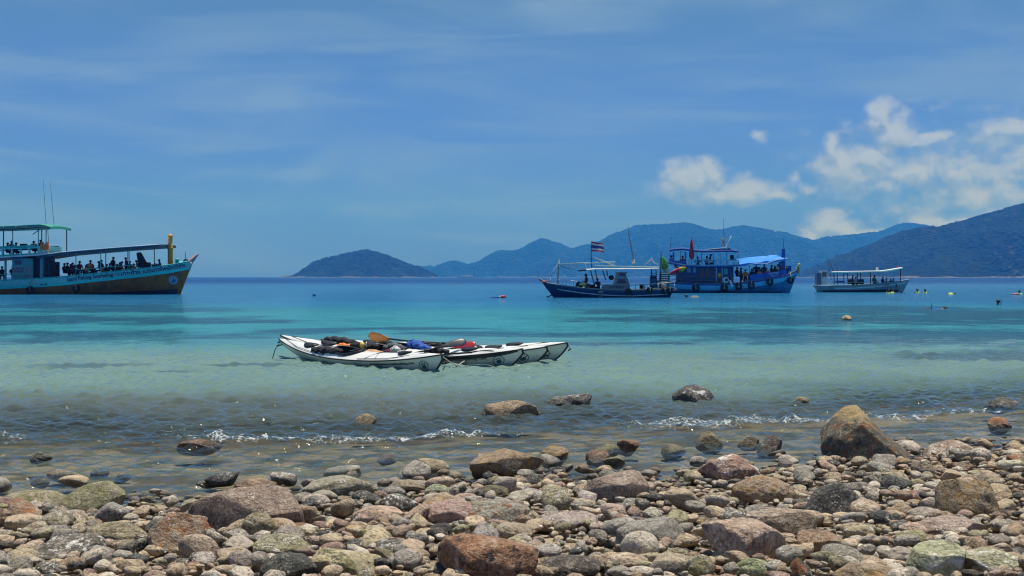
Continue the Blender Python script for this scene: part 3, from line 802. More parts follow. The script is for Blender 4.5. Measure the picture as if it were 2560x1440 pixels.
SHORT = {1: 'biggest dark boulder', 9: 'dark mottled rock', 14: 'jagged orange-brown slab', 17: 'olive green rock at the water', 19: 'reddish cracked boulder', 20: 'flat barnacled boulder', 21: 'long olive-tan edge boulder',
         22: 'olive wedge-shaped boulder', 23: 'large broad reddish-grey boulder', 24: 'round olive boulder', 25: 'rust-red lumpy boulder', 26: 'undercut reddish-brown boulder', 27: 'tan-topped brown boulder', 28: 'smooth charcoal boulder',
         29: 'large tan-brown boulder', 30: 'black-blotched orange boulder', 31: 'flat grey speckled boulder', 32: 'angular pinkish boulder', 33: 'purplish-red boulder', 34: 'rusty-faced brown boulder', 35: 'long flat pinkish boulder',
         36: 'green and white crusted boulder', 37: 'long green-grey corner boulder', 38: 'charcoal boulder at the bottom', 39: 'flat-topped pink boulder', 40: 'long grey-brown boulder', 41: 'low grey slab', 42: 'tan speckled boulder',
         43: 'olive barnacled boulder', 44: 'flat brown waterline rock', 45: 'white-capped green boulder', 46: 'pale dappled stone', 49: 'barnacled blackish boulder', 50: 'long grey-olive boulder', 51: 'long green-white boulder',
         52: 'white speckled oval stone', 53: 'tan rounded boulder', 54: 'broad tan-olive boulder', 60: 'dark grey flat boulder', 62: 'small pinkish boulder', 63: 'low rusty slab', 64: 'pinkish-grey boulder'}
def name_by_neighbours(made):
    scr = lambda o: (1280 + F * o.location.x / o.location.y, HZ + F * (H - o.location.z) / o.location.y)
    rows = {}
    for o, word in made:
        best = min(SHORT, key=lambda k: math.hypot(o.location.x - _bould[k].location.x, o.location.y - _bould[k].location.y))
        a, b = scr(o), scr(_bould[best]); dx, dy = a[0] - b[0], a[1] - b[1]
        way = ('left of' if dx < 0 else 'right of') if abs(dx) > 1.3 * abs(dy) else ('in front of' if dy > 0 else 'behind')
        rows.setdefault((word, way, best), []).append((math.hypot(dx, dy), o))
    nth = ['', 'second closest to it', 'third closest to it', 'fourth closest to it', 'fifth closest to it', 'sixth closest to it', 'seventh closest to it', 'eighth closest to it', 'ninth closest to it']
    for (word, way, k), lst in rows.items():
        lst.sort(key=lambda t: t[0])
        for i, (_, o) in enumerate(lst):
            o['label'] = ('%s stone %s the %s' % (word, way, SHORT[k])) + ((', ' + nth[min(i, 8)]) if i else (', closest to it' if len(lst) > 1 else ''))

def build_cobbles(n=270):
    rng = np.random.RandomState(77)
    kinds = [('tan', 'plain', 'tan'), ('tan', 'ochre', 'tan'), ('grey', 'plain', 'grey'), ('grey', 'shell', 'white-crusted grey'), ('pink', 'plain', 'pinkish'), ('olive', 'moss', 'olive'),
             ('olive', 'shell', 'white-crusted olive'), ('pale', 'plain', 'pale cream'), ('red', 'plain', 'reddish'), ('charcoal', 'plain', 'charcoal'), ('brown', 'rust', 'rusty brown'), ('dark', 'shell', 'dark barnacled')]
    wts = np.array([3.6, 1.6, 2.6, 1.6, 1.3, 1.2, 1.3, 2.2, .9, .7, 1.0, 1.0]); wts /= wts.sum()
    protos = [stone_verts(rng, 3, rng.randint(2, 9), rng.uniform(0.06, 0.18), 0.03, 0.74) for _ in range(20)]
    meshes = {}
    placed = []; made = []
    tries = 0
    while len(placed) < n and tries < 20000:
        tries += 1
        y = 5.7 + rng.rand() ** 1.15 * 7.0
        x = rng.uniform(-0.405, 0.405) * y
        d = float(shore_y(x)) - y
        if d < -2.2 or rng.rand() > (1.0 if d > 0 else 0.22): continue
        r = rng.uniform(0.045, 0.095) * (1.15 if rng.rand() < 0.25 else 1.0) * (1.35 if d < -0.6 else 1.0)
        if not free_of_boulders(x, y, r): continue
        if any((x - a) ** 2 + (y - b) ** 2 < (0.85 * (r + c)) ** 2 for a, b, c in placed): continue
        placed.append((x, y, r))
        ci = rng.choice(len(kinds), p=wts); col, kind, word = kinds[ci]
        pi = rng.randint(len(protos))
        if (pi, kind) not in meshes:
            meshes[(pi, kind)] = mesh_np('stone', protos[pi][0], protos[pi][1], stone_material(kind, 'object'))
        sx, sy, sz = r * rng.uniform(1.0, 1.35), r * rng.uniform(0.75, 1.0), r * rng.uniform(0.45, 0.75)
        o = link('stone', meshes[(pi, kind)], None, (x, y, float(ground_z(x, y)) + sz * 0.6 + rng.uniform(0.01, 0.06)),
                 (rng.normal(0, 0.16), rng.normal(0, 0.16), rng.uniform(0, 6.28)), (sx, sy, sz))
        v = rng.uniform(0.8, 1.15)
        o.color = (*[c * v * rng.uniform(0.95, 1.05) for c in STONE[col]], 1)
        props(o, None, 'stone', '%s stones on the beach' % word)
        made.append((o, word))
    name_by_neighbours(made)
    return placed

_cob = np.array(build_cobbles())

def build_pebbles(name, n, sub, rmin, rmax, seed, lift, yfar, label):
    """the uncountable rest of the shingle as one mass"""
    rng = np.random.RandomState(seed)
    protos = [stone_verts(rng, sub, rng.randint(2, 8), rng.uniform(0.08, 0.2), 0.02, 0.72) for _ in range(24)]
    cols = [STONE[c] for c in ('tan', 'tan', 'tan', 'grey', 'grey', 'pink', 'pale', 'pale', 'olive', 'red', 'brown', 'charcoal', 'dark')]
    V, Fc, T = [], [], []
    nv = 0
    cnt = 0
    grid = {}
    cell = rmax * 1.6
    while cnt < n:
        y = 4.6 + rng.rand() * (yfar - 4.6)
        x = rng.uniform(-1, 1) * (0.43 * y + 0.9)
        r = rmin + (rmax - rmin) * rng.rand() ** 1.6
        d = float(shore_y(x)) - y
        cnt += 1
        if d < 0 and rng.rand() > (0.45 if d > -0.7 else 0.0): continue
        if not free_of_boulders(x, y, r, 0.6): continue
        gk = (int(x // cell), int(y // cell))
        if rmax > 0.05:
            hit = False
            for i in (-1, 0, 1):
                for j in (-1, 0, 1):
                    for (a, b2, c2) in grid.get((gk[0] + i, gk[1] + j), ()):
                        if (x - a) ** 2 + (y - b2) ** 2 < (0.56 * (r + c2)) ** 2: hit = True; break
                    if hit: break
                if hit: break
            if hit: continue
            grid.setdefault(gk, []).append((x, y, r))
        p, f = protos[rng.randint(len(protos))]
        s = np.array([r * rng.uniform(1.0, 1.4), r * rng.uniform(0.7, 1.0), r * rng.uniform(0.42, 0.72)])
        a = rng.uniform(0, 6.28); tx = rng.normal(0, 0.22)
        q = p * s
        q = np.stack([q[:, 0], q[:, 1] * math.cos(tx) - q[:, 2] * math.sin(tx), q[:, 1] * math.sin(tx) + q[:, 2] * math.cos(tx)], 1)
        q = np.stack([q[:, 0] * math.cos(a) - q[:, 1] * math.sin(a), q[:, 0] * math.sin(a) + q[:, 1] * math.cos(a), q[:, 2]], 1)
        q += np.array([x, y, s[2] * 0.5 + rng.uniform(0, lift)])
        V.append(q); Fc.append(f + nv); nv += len(q)
        c = np.array(cols[rng.randint(len(cols))]) * rng.uniform(0.75, 1.2)
        T.append(np.repeat(np.array([[*c, 1.0]]), len(q), 0))
    V = np.concatenate(V); 
    cen = np.concatenate([np.repeat(v.mean(0)[None, :2], len(v), 0) for v in np.split(V, np.cumsum([len(protos[0][0])] * (len(V) // len(protos[0][0]) - 1)))])
    V[:, 2] += ground_z(cen[:, 0], cen[:, 1])
    me = mesh_np(name, V, np.concatenate(Fc), stone_material('plain', 'attr'))
    ta = me.attributes.new('tint', 'FLOAT_COLOR', 'POINT')
    ta.data.foreach_set('color', np.concatenate(T).astype(np.float32).ravel())
    return props(link(name, me), label, None, None, 'stuff')

build_pebbles('shingle', 11000, 2, 0.017, 0.060, 5, 0.065, 13.5, 'mixed tan and grey shingle covering the beach')
build_pebbles('pebbles', 8500, 2, 0.012, 0.032, 6, 0.012, 12.8, 'small pebbles filling the gaps between the stones')

# ================================================================ building tools
class MB:
    """collects pieces of ONE part and links them as one mesh object"""
    def __init__(self):
        self.v, self.f, self.s = [], [], []
    def add(self, v, f, smooth=False):
        n = len(self.v)
        self.v += [tuple(p) for p in v]
        self.f += [tuple(i + n for i in q) for q in f]
        self.s += [smooth] * len(f)
        return self
    def box(self, x0, x1, y0, y1, z0, z1, bev=0.0):
        if bev <= 0:
            v = [(x, y, z) for x in (x0, x1) for y in (y0, y1) for z in (z0, z1)]
            return self.add(v, [(0, 1, 3, 2), (4, 6, 7, 5), (0, 4, 5, 1), (2, 3, 7, 6), (0, 2, 6, 4), (1, 5, 7, 3)])
        b = bev
        xs, ys, zs = (x0, x1), (y0, y1), (z0, z1)
        bm = bmesh.new(); bmesh.ops.create_cube(bm, size=1.0)
        for q in bm.verts:
            q.co = (xs[q.co.x > 0], ys[q.co.y > 0], zs[q.co.z > 0])
        bmesh.ops.bevel(bm, geom=bm.edges[:], offset=b, segments=2, affect='EDGES', profile=0.6)
        bm.verts.index_update()
        v = [tuple(q.co) for q in bm.verts]; f = [tuple(q.index for q in p.verts) for p in bm.faces]
        bm.free()
        return self.add(v, f)
    def tube(self, pts, r, n=8, cap=True, smooth=True):
        pts = [Vector(p) for p in pts]
        rr = r if isinstance(r, (list, tuple)) else [r] * len(pts)
        v, f = [], []
        a = None
        for i, p in enumerate(pts):
            d = (pts[min(i + 1, len(pts) - 1)] - pts[max(i - 1, 0)]).normalized()
            if a is None:
                a = d.cross(Vector((0, 0, 1)) if abs(d.z) < 0.9 else Vector((1, 0, 0))).normalized()
            else:
                a = (a - d * a.dot(d)).normalized()
            b = d.cross(a)
            for k in range(n):
                t = 2 * math.pi * k / n
                v.append(p + (a * math.cos(t) + b * math.sin(t)) * rr[i])
        for i in range(len(pts) - 1):
            for k in range(n):
                f.append((i * n + k, i * n + (k + 1) % n, (i + 1) * n + (k + 1) % n, (i + 1) * n + k))
        if cap:
            f.append(tuple(range(n - 1, -1, -1))); f.append(tuple((len(pts) - 1) * n + k for k in range(n)))
        return self.add(v, f, smooth)
    def loft(self, rings, closed=True, caps=False, smooth=True):
        n = len(rings[0]); v = [p for r in rings for p in r]; f = []
        for i in range(len(rings) - 1):
            for k in range(n if closed else n - 1):
                f.append((i * n + k, i * n + (k + 1) % n, (i + 1) * n + (k + 1) % n, (i + 1) * n + k))
        if caps:
            f.append(tuple(range(n - 1, -1, -1))); f.append(tuple((len(rings) - 1) * n + k for k in range(n)))
        return self.add(v, f, smooth)
    def lathe(self, prof, c=(0, 0, 0), axis='z', n=14):
        rings = []
        for r, h in prof:
            ring = []
            for k in range(n):
                t = 2 * math.pi * k / n
                p = (r * math.cos(t), r * math.sin(t), h)
                if axis == 'y': p = (p[0], p[2], p[1])
                if axis == 'x': p = (p[2], p[0], p[1])
                ring.append((p[0] + c[0], p[1] + c[1], p[2] + c[2]))
            rings.append(ring)
        return self.loft(rings, True, True)
    def torus(self, R, r, c, axis='y', n=22, m=9, sq=1.0):
        v, f = [], []
        for i in range(n):
            t = 2 * math.pi * i / n
            for j in range(m):
                q = 2 * math.pi * j / m
                a = R + r * math.cos(q); b = r * math.sin(q) * sq
                p = (a * math.cos(t), b, a * math.sin(t)) if axis == 'y' else ((a * math.cos(t), a * math.sin(t), b) if axis == 'z' else (b, a * math.cos(t), a * math.sin(t)))
                v.append((p[0] + c[0], p[1] + c[1], p[2] + c[2]))
        for i in range(n):
            for j in range(m):
                f.append((i * m + j, i * m + (j + 1) % m, ((i + 1) % n) * m + (j + 1) % m, ((i + 1) % n) * m + j))
        return self.add(v, f, True)
    def blob(self, c, r, seed=0, lump=0.12, sub=3, cuts=0):
        p, f = stone_verts(np.random.RandomState(seed), sub, cuts, lump, 0.03, 0.85)
        p = p * np.array(r) + np.array(c)
        return self.add(p.tolist(), f.tolist(), True)
    def prism(self, poly, y0, y1):
        """outline in the xz plane pushed from y0 to y1"""
        n = len(poly)
        v = [(x, y0, z) for x, z in poly] + [(x, y1, z) for x, z in poly]
        f = [tuple(range(n)), tuple(range(2 * n - 1, n - 1, -1))] + [(i, n + i, n + (i + 1) % n, (i + 1) % n) for i in range(n)]
        return self.add(v, f)
    def mesh(self, name, mat):
        me = bpy.data.meshes.new(name)
        me.from_pydata(self.v, [], self.f)
        me.materials.append(mat)
        me.polygons.foreach_set('use_smooth', self.s)
        bm = bmesh.new(); bm.from_mesh(me); bmesh.ops.recalc_face_normals(bm, faces=bm.faces[:]); bm.to_mesh(me); bm.free()
        return me
    def build(self, name, mat, parent=None, label=None, loc=None, rot=None):
        o = link(name, self.mesh(name, mat), parent, loc, rot)
        if label: o['label'] = label
        return o

def text_mesh(s, size=1.0, spacing=1.0):
    """flat lettering as 2-D points and faces, baseline at y=0, starting at x=0"""
    cu = bpy.data.curves.new('lettering', 'FONT')
    cu.body = s; cu.size = size; cu.resolution_u = 3; cu.space_character = spacing
    cu.offset = 0.022 * size
    ob = bpy.data.objects.new('lettering_tmp', cu)
    COL.objects.link(ob)
    dg = bpy.context.evaluated_depsgraph_get(); dg.update()
    me = bpy.data.meshes.new_from_object(ob.evaluated_get(dg))
    v = np.array([q.co[:] for q in me.vertices]).reshape(-1, 3)
    f = [tuple(p.vertices) for p in me.polygons]
    bpy.data.objects.remove(ob); bpy.data.curves.remove(cu); bpy.data.meshes.remove(me)
    return v, f

# common materials
M_TYRE = paint('tyre_rubber', (0.018, 0.018, 0.018), 0.8, 0.5, 8, 0.2, grime_col=(0.06, 0.055, 0.05))
M_WHITE = paint('white_paint', (0.74, 0.76, 0.76), 0.45, 0.5, 3, 0.4, grime_col=(0.34, 0.33, 0.30))
M_ROPE = paint('rope', (0.50, 0.46, 0.36), 0.9, 0.5, 12)
M_BLACK = paint('black_plastic', (0.012, 0.012, 0.014), 0.45, 0.3, 8)
M_STEEL = paint('galvanised_steel', (0.42, 0.44, 0.46), 0.4, 0.5, 6, 0.5, 0.6)
M_DARK = paint('dark_interior', (0.02, 0.025, 0.032), 0.8, 0.4, 3)
M_DECK = paint('weathered_deck', (0.20, 0.17, 0.13), 0.8, 0.6, 5)
M_GREY = paint('grey_paint', (0.26, 0.29, 0.31), 0.55, 0.5, 3, grime_col=(0.12, 0.11, 0.10))
M_ORANGE = paint('orange_vest', (0.92, 0.24, 0.06), 0.7, 0.35, 6, 0.2)
M_RED = paint('red_paint', (0.55, 0.03, 0.035), 0.5, 0.3, 5)
M_YELLOW = paint('yellow_paint', (0.75, 0.52, 0.06), 0.5, 0.3, 5)
M_GREEN = paint('green_plastic', (0.07, 0.30, 0.03), 0.35, 0.25, 4)
M_GLASS = paint('dark_glass', (0.02, 0.03, 0.04), 0.06, 0.2, 3, 0.8)

def strokes(n, seed, w_, h_):
    """a row of small brush strokes, as lettering too worn to read looks from afar"""
    rng = np.random.RandomState(seed); v, f = [], []
    x = 0.0
    for i in range(n):
        cw = rng.uniform(0.6, 1.1); hh = rng.uniform(0.75, 1.0)
        for (a0, b0, a1, b1) in ((0, 0, 0.25, hh), (0.25, hh - 0.25, cw * 0.7, hh), (0.55 * cw, 0, 0.55 * cw + 0.2, hh * 0.8))[: rng.randint(2, 4)]:
            k = len(v); v += [(x + a0, b0, 0), (x + a1, b0, 0), (x + a1, b1, 0), (x + a0, b1, 0)]; f.append((k, k + 1, k + 2, k + 3))
        x += cw + 0.15
    v = np.array(v); v[:, 0] *= w_ / v[:, 0].max(); v[:, 1] *= h_
    return v, f

class Boat:
    """local frame: x to the right along the hull, y away from the camera, z up from the water"""
    def __init__(self, name, pxc, yw, yaw, label, cat='boat', group=None):
        self.Y = H * F / (yw - HZ)
        self.s = F / self.Y
        self.pxc, self.yw, self.c = pxc, yw, math.cos(yaw)
        self.root = empty(name, ((pxc - 1280) / F * self.Y, self.Y, 0), yaw, label, cat, group)
        self.M = Matrix.Translation(self.root.location) @ Matrix.Rotation(yaw, 4, 'Z')
    def x(self, px): return (px - self.pxc) / self.s / self.c
    def z(self, py): return (self.yw - py) / self.s
    def p(self, px, py, y=0.0): return (self.x(px), y, self.z(py))
    def world(self, px, py, y=0.0):
        return self.M @ Vector(self.p(px, py, y))
    def setup(self, sheer, beam, foot, zk=-0.55, pw=(0.9, 0.28, 0.7), rake=0.0):
        """sheer: list of (px,py); beam: list of (fraction, half width); foot: px of the keel ends"""
        self.sh = np.array([(self.x(a), self.z(b)) for a, b in sheer])
        self.bm_ = np.array(beam); self.xk = (self.x(foot[0]), self.x(foot[1])); self.zk = zk; self.pw = pw
        self.xl, self.xr = self.sh[0, 0], self.sh[-1, 0]
    def u_of_x(self, x): return (x - self.xl) / (self.xr - self.xl)
    def hp(self, u, v, side=-1, out=0.0):
        xs = self.xl + (self.xr - self.xl) * u
        zs = float(np.interp(xs, self.sh[:, 0], self.sh[:, 1]))
        b = float(np.interp(u, self.bm_[:, 0], self.bm_[:, 1]))
        p = float(np.interp(u, (0, 0.35, 0.65, 1), (self.pw[0], self.pw[1], self.pw[1], self.pw[2])))
        xk = self.xk[0] + (self.xk[1] - self.xk[0]) * u
        vv = min(max(v, 0.0), 1.0)
        return (xk + (xs - xk) * v, side * (b * vv ** p + out), self.zk + (zs - self.zk) * v)
    def v_off(self, u, off):
        xs = self.xl + (self.xr - self.xl) * u
        zs = float(np.interp(xs, self.sh[:, 0], self.sh[:, 1]))
        return 1 - off / (zs - self.zk)
    def strip(self, name, mat, u0, u1, o0, o1, out=0.012, sides=(-1, 1), n=40, m=3, parent=None, label=None):
        """band along the hull from o0 to o1 metres below the sheer (numbers or functions of u)"""
        mb = MB()
        g0 = o0 if callable(o0) else (lambda u: o0); g1 = o1 if callable(o1) else (lambda u: o1)
        for sd in sides:
            rings = []
            for i in range(n + 1):
                u = u0 + (u1 - u0) * i / n
                rings.append([self.hp(u, self.v_off(u, g0(u) + (g1(u) - g0(u)) * j / m), sd, out) for j in range(m + 1)] )
            mb.loft(rings, False)
            rings2 = [[(q[0], q[1] - sd * 0.03, q[2]) for q in r] for r in rings]
            mb.loft([r[:1] + r2[:1] for r, r2 in zip(rings, rings2)], False)
            mb.loft([r[-1:] + r2[-1:] for r, r2 in zip(rings, rings2)], False)
        return mb.build(name, mat, parent or self.root, label)
    def hull(self, mat, transom_left=True, n=44, m=14, name='hull'):
        mb = MB()
        for sd in (-1, 1):
            mb.loft([[self.hp(i / n, j / m, sd) for j in range(m + 1)] for i in range(n + 1)], False)
        for e in ((0, ) if transom_left else ()) + (1,):
            mb.loft([[self.hp(e, j / m, -1), self.hp(e, j / m, 1)] for j in range(m + 1)], False)
        return mb.build(name, mat, self.root)
    def deck(self, mat, drop, u0=0.02, u1=0.97, n=30, name='deck'):
        mb = MB()
        ring = []
        for i in range(n + 1):
            u = u0 + (u1 - u0) * i / n
            v = self.v_off(u, drop)
            a = self.hp(u, v, -1, -0.03); b = self.hp(u, v, 1, -0.03)
            ring.append([a, b, (b[0], b[1], b[2] - 0.05), (a[0], a[1], a[2] - 0.05)])
        mb.loft(ring, True, True, False)
        return mb.build(name, mat, self.root)
    def gunwale(self, mat, r=0.05, u0=0.0, u1=1.0, n=44, name='gunwale', out=0.0):
        mb = MB()
        for sd in (-1, 1):
            mb.tube([self.hp(u0 + (u1 - u0) * i / n, 1.0, sd, out) for i in range(n + 1)], r, 6)
        return mb.build(name, mat, self.root)
    def text(self, s, px0, px1, off, size, mat, name='lettering', side=-1, spacing=1.0, label=None):
        """lettering wrapped on the near side of the hull, fitted between two columns"""
        v, f = text_mesh(s, 1.0, spacing)
        if not len(v): return None
        w = v[:, 0].max() - v[:, 0].min()
        kx = (self.x(px1) - self.x(px0)) / w
        pts = []
        for a, b, _ in v:
            x = self.x(px0) + (a - v[:, 0].min()) * kx
            o = off - b * size
            u = self.u_of_x(x)
            for _i in range(3):
                q = self.hp(u, self.v_off(u, o), side, 0.03)
                u += (x - q[0]) / (self.xr - self.xl)
            pts.append(self.hp(u, self.v_off(u, o), side, 0.03))
        mb = MB(); mb.add(pts, f)
        return mb.build(name, mat, self.root, label)
    def near_y(self, px, off=0.0):
        u = self.u_of_x(self.x(px))
        return self.hp(u, self.v_off(u, off), -1)[1]

def tyre(bt, px, py, R=0.32, r=0.10, rope=True):
    """old tyre hung over the side as a fender, with its rope"""
    u = bt.u_of_x(bt.x(px)); xs = bt.xl + (bt.xr - bt.xl) * u
    zs = float(np.interp(xs, bt.sh[:, 0], bt.sh[:, 1]))
    off = zs - bt.z(py)
    q = bt.hp(u, bt.v_off(u, off), -1)
    q2 = bt.hp(u + 0.01, bt.v_off(u + 0.01, off), -1); yawl = math.atan2(q2[1] - q[1], q2[0] - q[0])
    bx = bt.hp(u, bt.v_off(u, off - R), -1)
    y = min(q[1], bx[1]) - r * 1.0
    e = bpy.data.objects.new('tyre_fender', None); COL.objects.link(e); e.parent = bt.root
    e.location = (bt.x(px), y, bt.z(py)); e.rotation_euler = (0, 0, yawl); e.empty_display_size = 0.1
    mb = MB(); mb.torus(R - r * 0.8, r, (0, 0, 0), 'y', 24, 9, 0.95); mb.build('tyre', M_TYRE, e)
    if rope:
        mb = MB(); mb.tube([(0.0, -0.02, -(R - 2 * r) + 0.02), (0.03, -r * 1.05, 0.0), (0.0, -r * 1.1, R * 0.9), (0, r * 0.6, zs - bt.z(py) + 0.04)], 0.028, 6)
        mb.build('rope', M_ROPE, e)
    return e

# ================================================================ people
def cloth_mat(name, col=None, rough=0.9):
    m, k, out = new_mat(name)
    b = k.n('ShaderNodeBsdfPrincipled')
    g = k.n('ShaderNodeNewGeometry')
    n = k.noise(g.outputs['Position'], 9.0, 3, 0.6)
    base = k.n('ShaderNodeObjectInfo').outputs['Color'] if col is None else None
    c = k.mix(k.math('MULTIPLY', k.ramp(n, 0.4, 0.7), 0.35), base if base is not None else col, k.mix(0.5, base if base is not None else col, (0, 0, 0)))
    k.put(b.inputs['Base Color'], c)
    b.inputs['Roughness'].default_value = rough
    k.put(b.inputs['Normal'], k.bump(k.noise(g.outputs['Position'], 22.0, 4, 0.65), 0.8, 0.05))
    m.node_tree.links.new(b.outputs[0], out.inputs[0])
    return m
M_SHIRT = cloth_mat('shirt_cloth')
M_SHORTS = cloth_mat('shorts_cloth', (0.018, 0.02, 0.028))
M_SKIN = cloth_mat('skin', (0.20, 0.105, 0.065), 0.6)
M_HAIR = cloth_mat('hair', (0.008, 0.007, 0.006), 0.5)
M_VEST = M_ORANGE
M_LIME = paint('lime_vest', (0.62, 0.78, 0.08), 0.6, 0.2, 6)

# joints: name -> (x, y, z, radius, cloth). figures face -y; feet or seat at z=0
def _sit(lean=0.0, reach=0.0, arms=0.0):
    J = {
        'pelvis': (0, 0.0, 0.52, .15, 'p'), 'waist': (0, 0.0 - lean * .2, 0.68, .135, 's'), 'chest': (0, -lean * .6, 0.90, .155, 's'), 'neckb': (0, -lean, 1.06, .085, 's'), 'neck': (0, -lean - .01, 1.12, .052, 'k'),
        'head': (0, -lean - .025, 1.20, .088, 'k'), 'headt': (0, -lean - .02, 1.30, .078, 'k'), 'nose': (0, -lean - .115, 1.215, .016, 'k'),
        'shl': (-.19, -lean * .9, 1.02, .062, 's'), 'ell': (-.26, -lean - .04 + .05, 0.76, .047, 'k'), 'wrl': (-.17, -lean - .25 - reach, 0.70 + arms, .034, 'k'), 'hal': (-.14, -lean - .34 - reach, 0.70 + arms, .030, 'k'),
        'shr': (.19, -lean * .9, 1.02, .062, 's'), 'elr': (.26, -lean - .04 + .05, 0.76, .047, 'k'), 'wrr': (.17, -lean - .25, 0.70, .034, 'k'), 'har': (.14, -lean - .34, 0.70, .030, 'k'),
        'hil': (-.10, -.04, 0.50, .105, 'p'), 'knl': (-.13, -.44, 0.50, .068, 'p'), 'anl': (-.13, -.46, 0.09, .042, 'k'), 'fol': (-.14, -.62, 0.04, .036, 'k'),
        'hir': (.10, -.04, 0.50, .105, 'p'), 'knr': (.13, -.44, 0.50, .068, 'p'), 'anr': (.13, -.46, 0.09, .042, 'k'), 'for_': (.14, -.62, 0.04, .036, 'k'),
    }
    return J
def _stand():
    return {
        'pelvis': (0, 0, 0.92, .145, 'p'), 'waist': (0, 0, 1.08, .13, 's'), 'chest': (0, 0, 1.28, .155, 's'), 'neckb': (0, 0.01, 1.44, .085, 's'), 'neck': (0, 0, 1.50, .052, 'k'),
        'head': (0, -.02, 1.58, .088, 'k'), 'headt': (0, -.015, 1.68, .078, 'k'), 'nose': (0, -.11, 1.59, .016, 'k'),
        'shl': (-.195, 0, 1.40, .062, 's'), 'ell': (-.25, .02, 1.12, .047, 'k'), 'wrl': (-.24, -.10, 0.90, .034, 'k'), 'hal': (-.23, -.14, 0.81, .030, 'k'),
        'shr': (.195, 0, 1.40, .062, 's'), 'elr': (.25, .02, 1.12, .047, 'k'), 'wrr': (.24, -.12, 0.92, .034, 'k'), 'har': (.23, -.17, 0.84, .030, 'k'),
        'hil': (-.095, 0, 0.88, .10, 'p'), 'knl': (-.10, -.02, 0.48, .066, 'p'), 'anl': (-.10, .02, 0.08, .042, 'k'), 'fol': (-.11, -.15, 0.035, .036, 'k'),
        'hir': (.095, 0, 0.88, .10, 'p'), 'knr': (.10, -.02, 0.48, .066, 'p'), 'anr': (.10, .02, 0.08, .042, 'k'), 'for_': (.11, -.15, 0.035, .036, 'k'),
    }
def _swim():
    """lying face down in the water, head towards +x; water line at z=0"""
    J = {}
    for k, (x, y, z, r, c) in _stand().items():
        J[k] = (z - 0.9, x, -0.05 - y * 0.4 + (0.05 if k in ('head', 'headt', 'neck') else 0) - (0.1 if k[:2] in ('kn', 'an', 'fo') else 0), r, c)
    J['nose'] = (J['head'][0], 0, J['head'][2] - .1, .016, 'k')
    J['hal'] = (0.85, -.35, -.12, .03, 'k'); J['wrl'] = (0.75, -.33, -.11, .034, 'k'); J['ell'] = (0.6, -.33, -.1, .045, 'k')
    return J
_EDGES = [('pelvis', 'waist'), ('waist', 'chest'), ('chest', 'neckb'), ('neckb', 'neck'), ('neck', 'head'), ('head', 'headt'), ('head', 'nose'),
          ('chest', 'shl'), ('shl', 'ell'), ('ell', 'wrl'), ('wrl', 'hal'), ('chest', 'shr'), ('shr', 'elr'), ('elr', 'wrr'), ('wrr', 'har'),
          ('pelvis', 'hil'), ('hil', 'knl'), ('knl', 'anl'), ('anl', 'fol'), ('pelvis', 'hir'), ('hir', 'knr'), ('knr', 'anr'), ('anr', 'for_')]

def _ellipsoid_cap(c, r, zmin, n=12, m=6):
    mb = MB(); rings = []
    for i in range(m + 1):
        a = math.acos(zmin) * (1 - i / m)
        rr = math.sin(a)
        rings.append([(c[0] + r[0] * rr * math.cos(2 * math.pi * k / n), c[1] + r[1] * rr * math.sin(2 * math.pi * k / n), c[2] + r[2] * math.cos(a)) for k in range(n)])
    mb.loft(rings, True, True)
    return mb

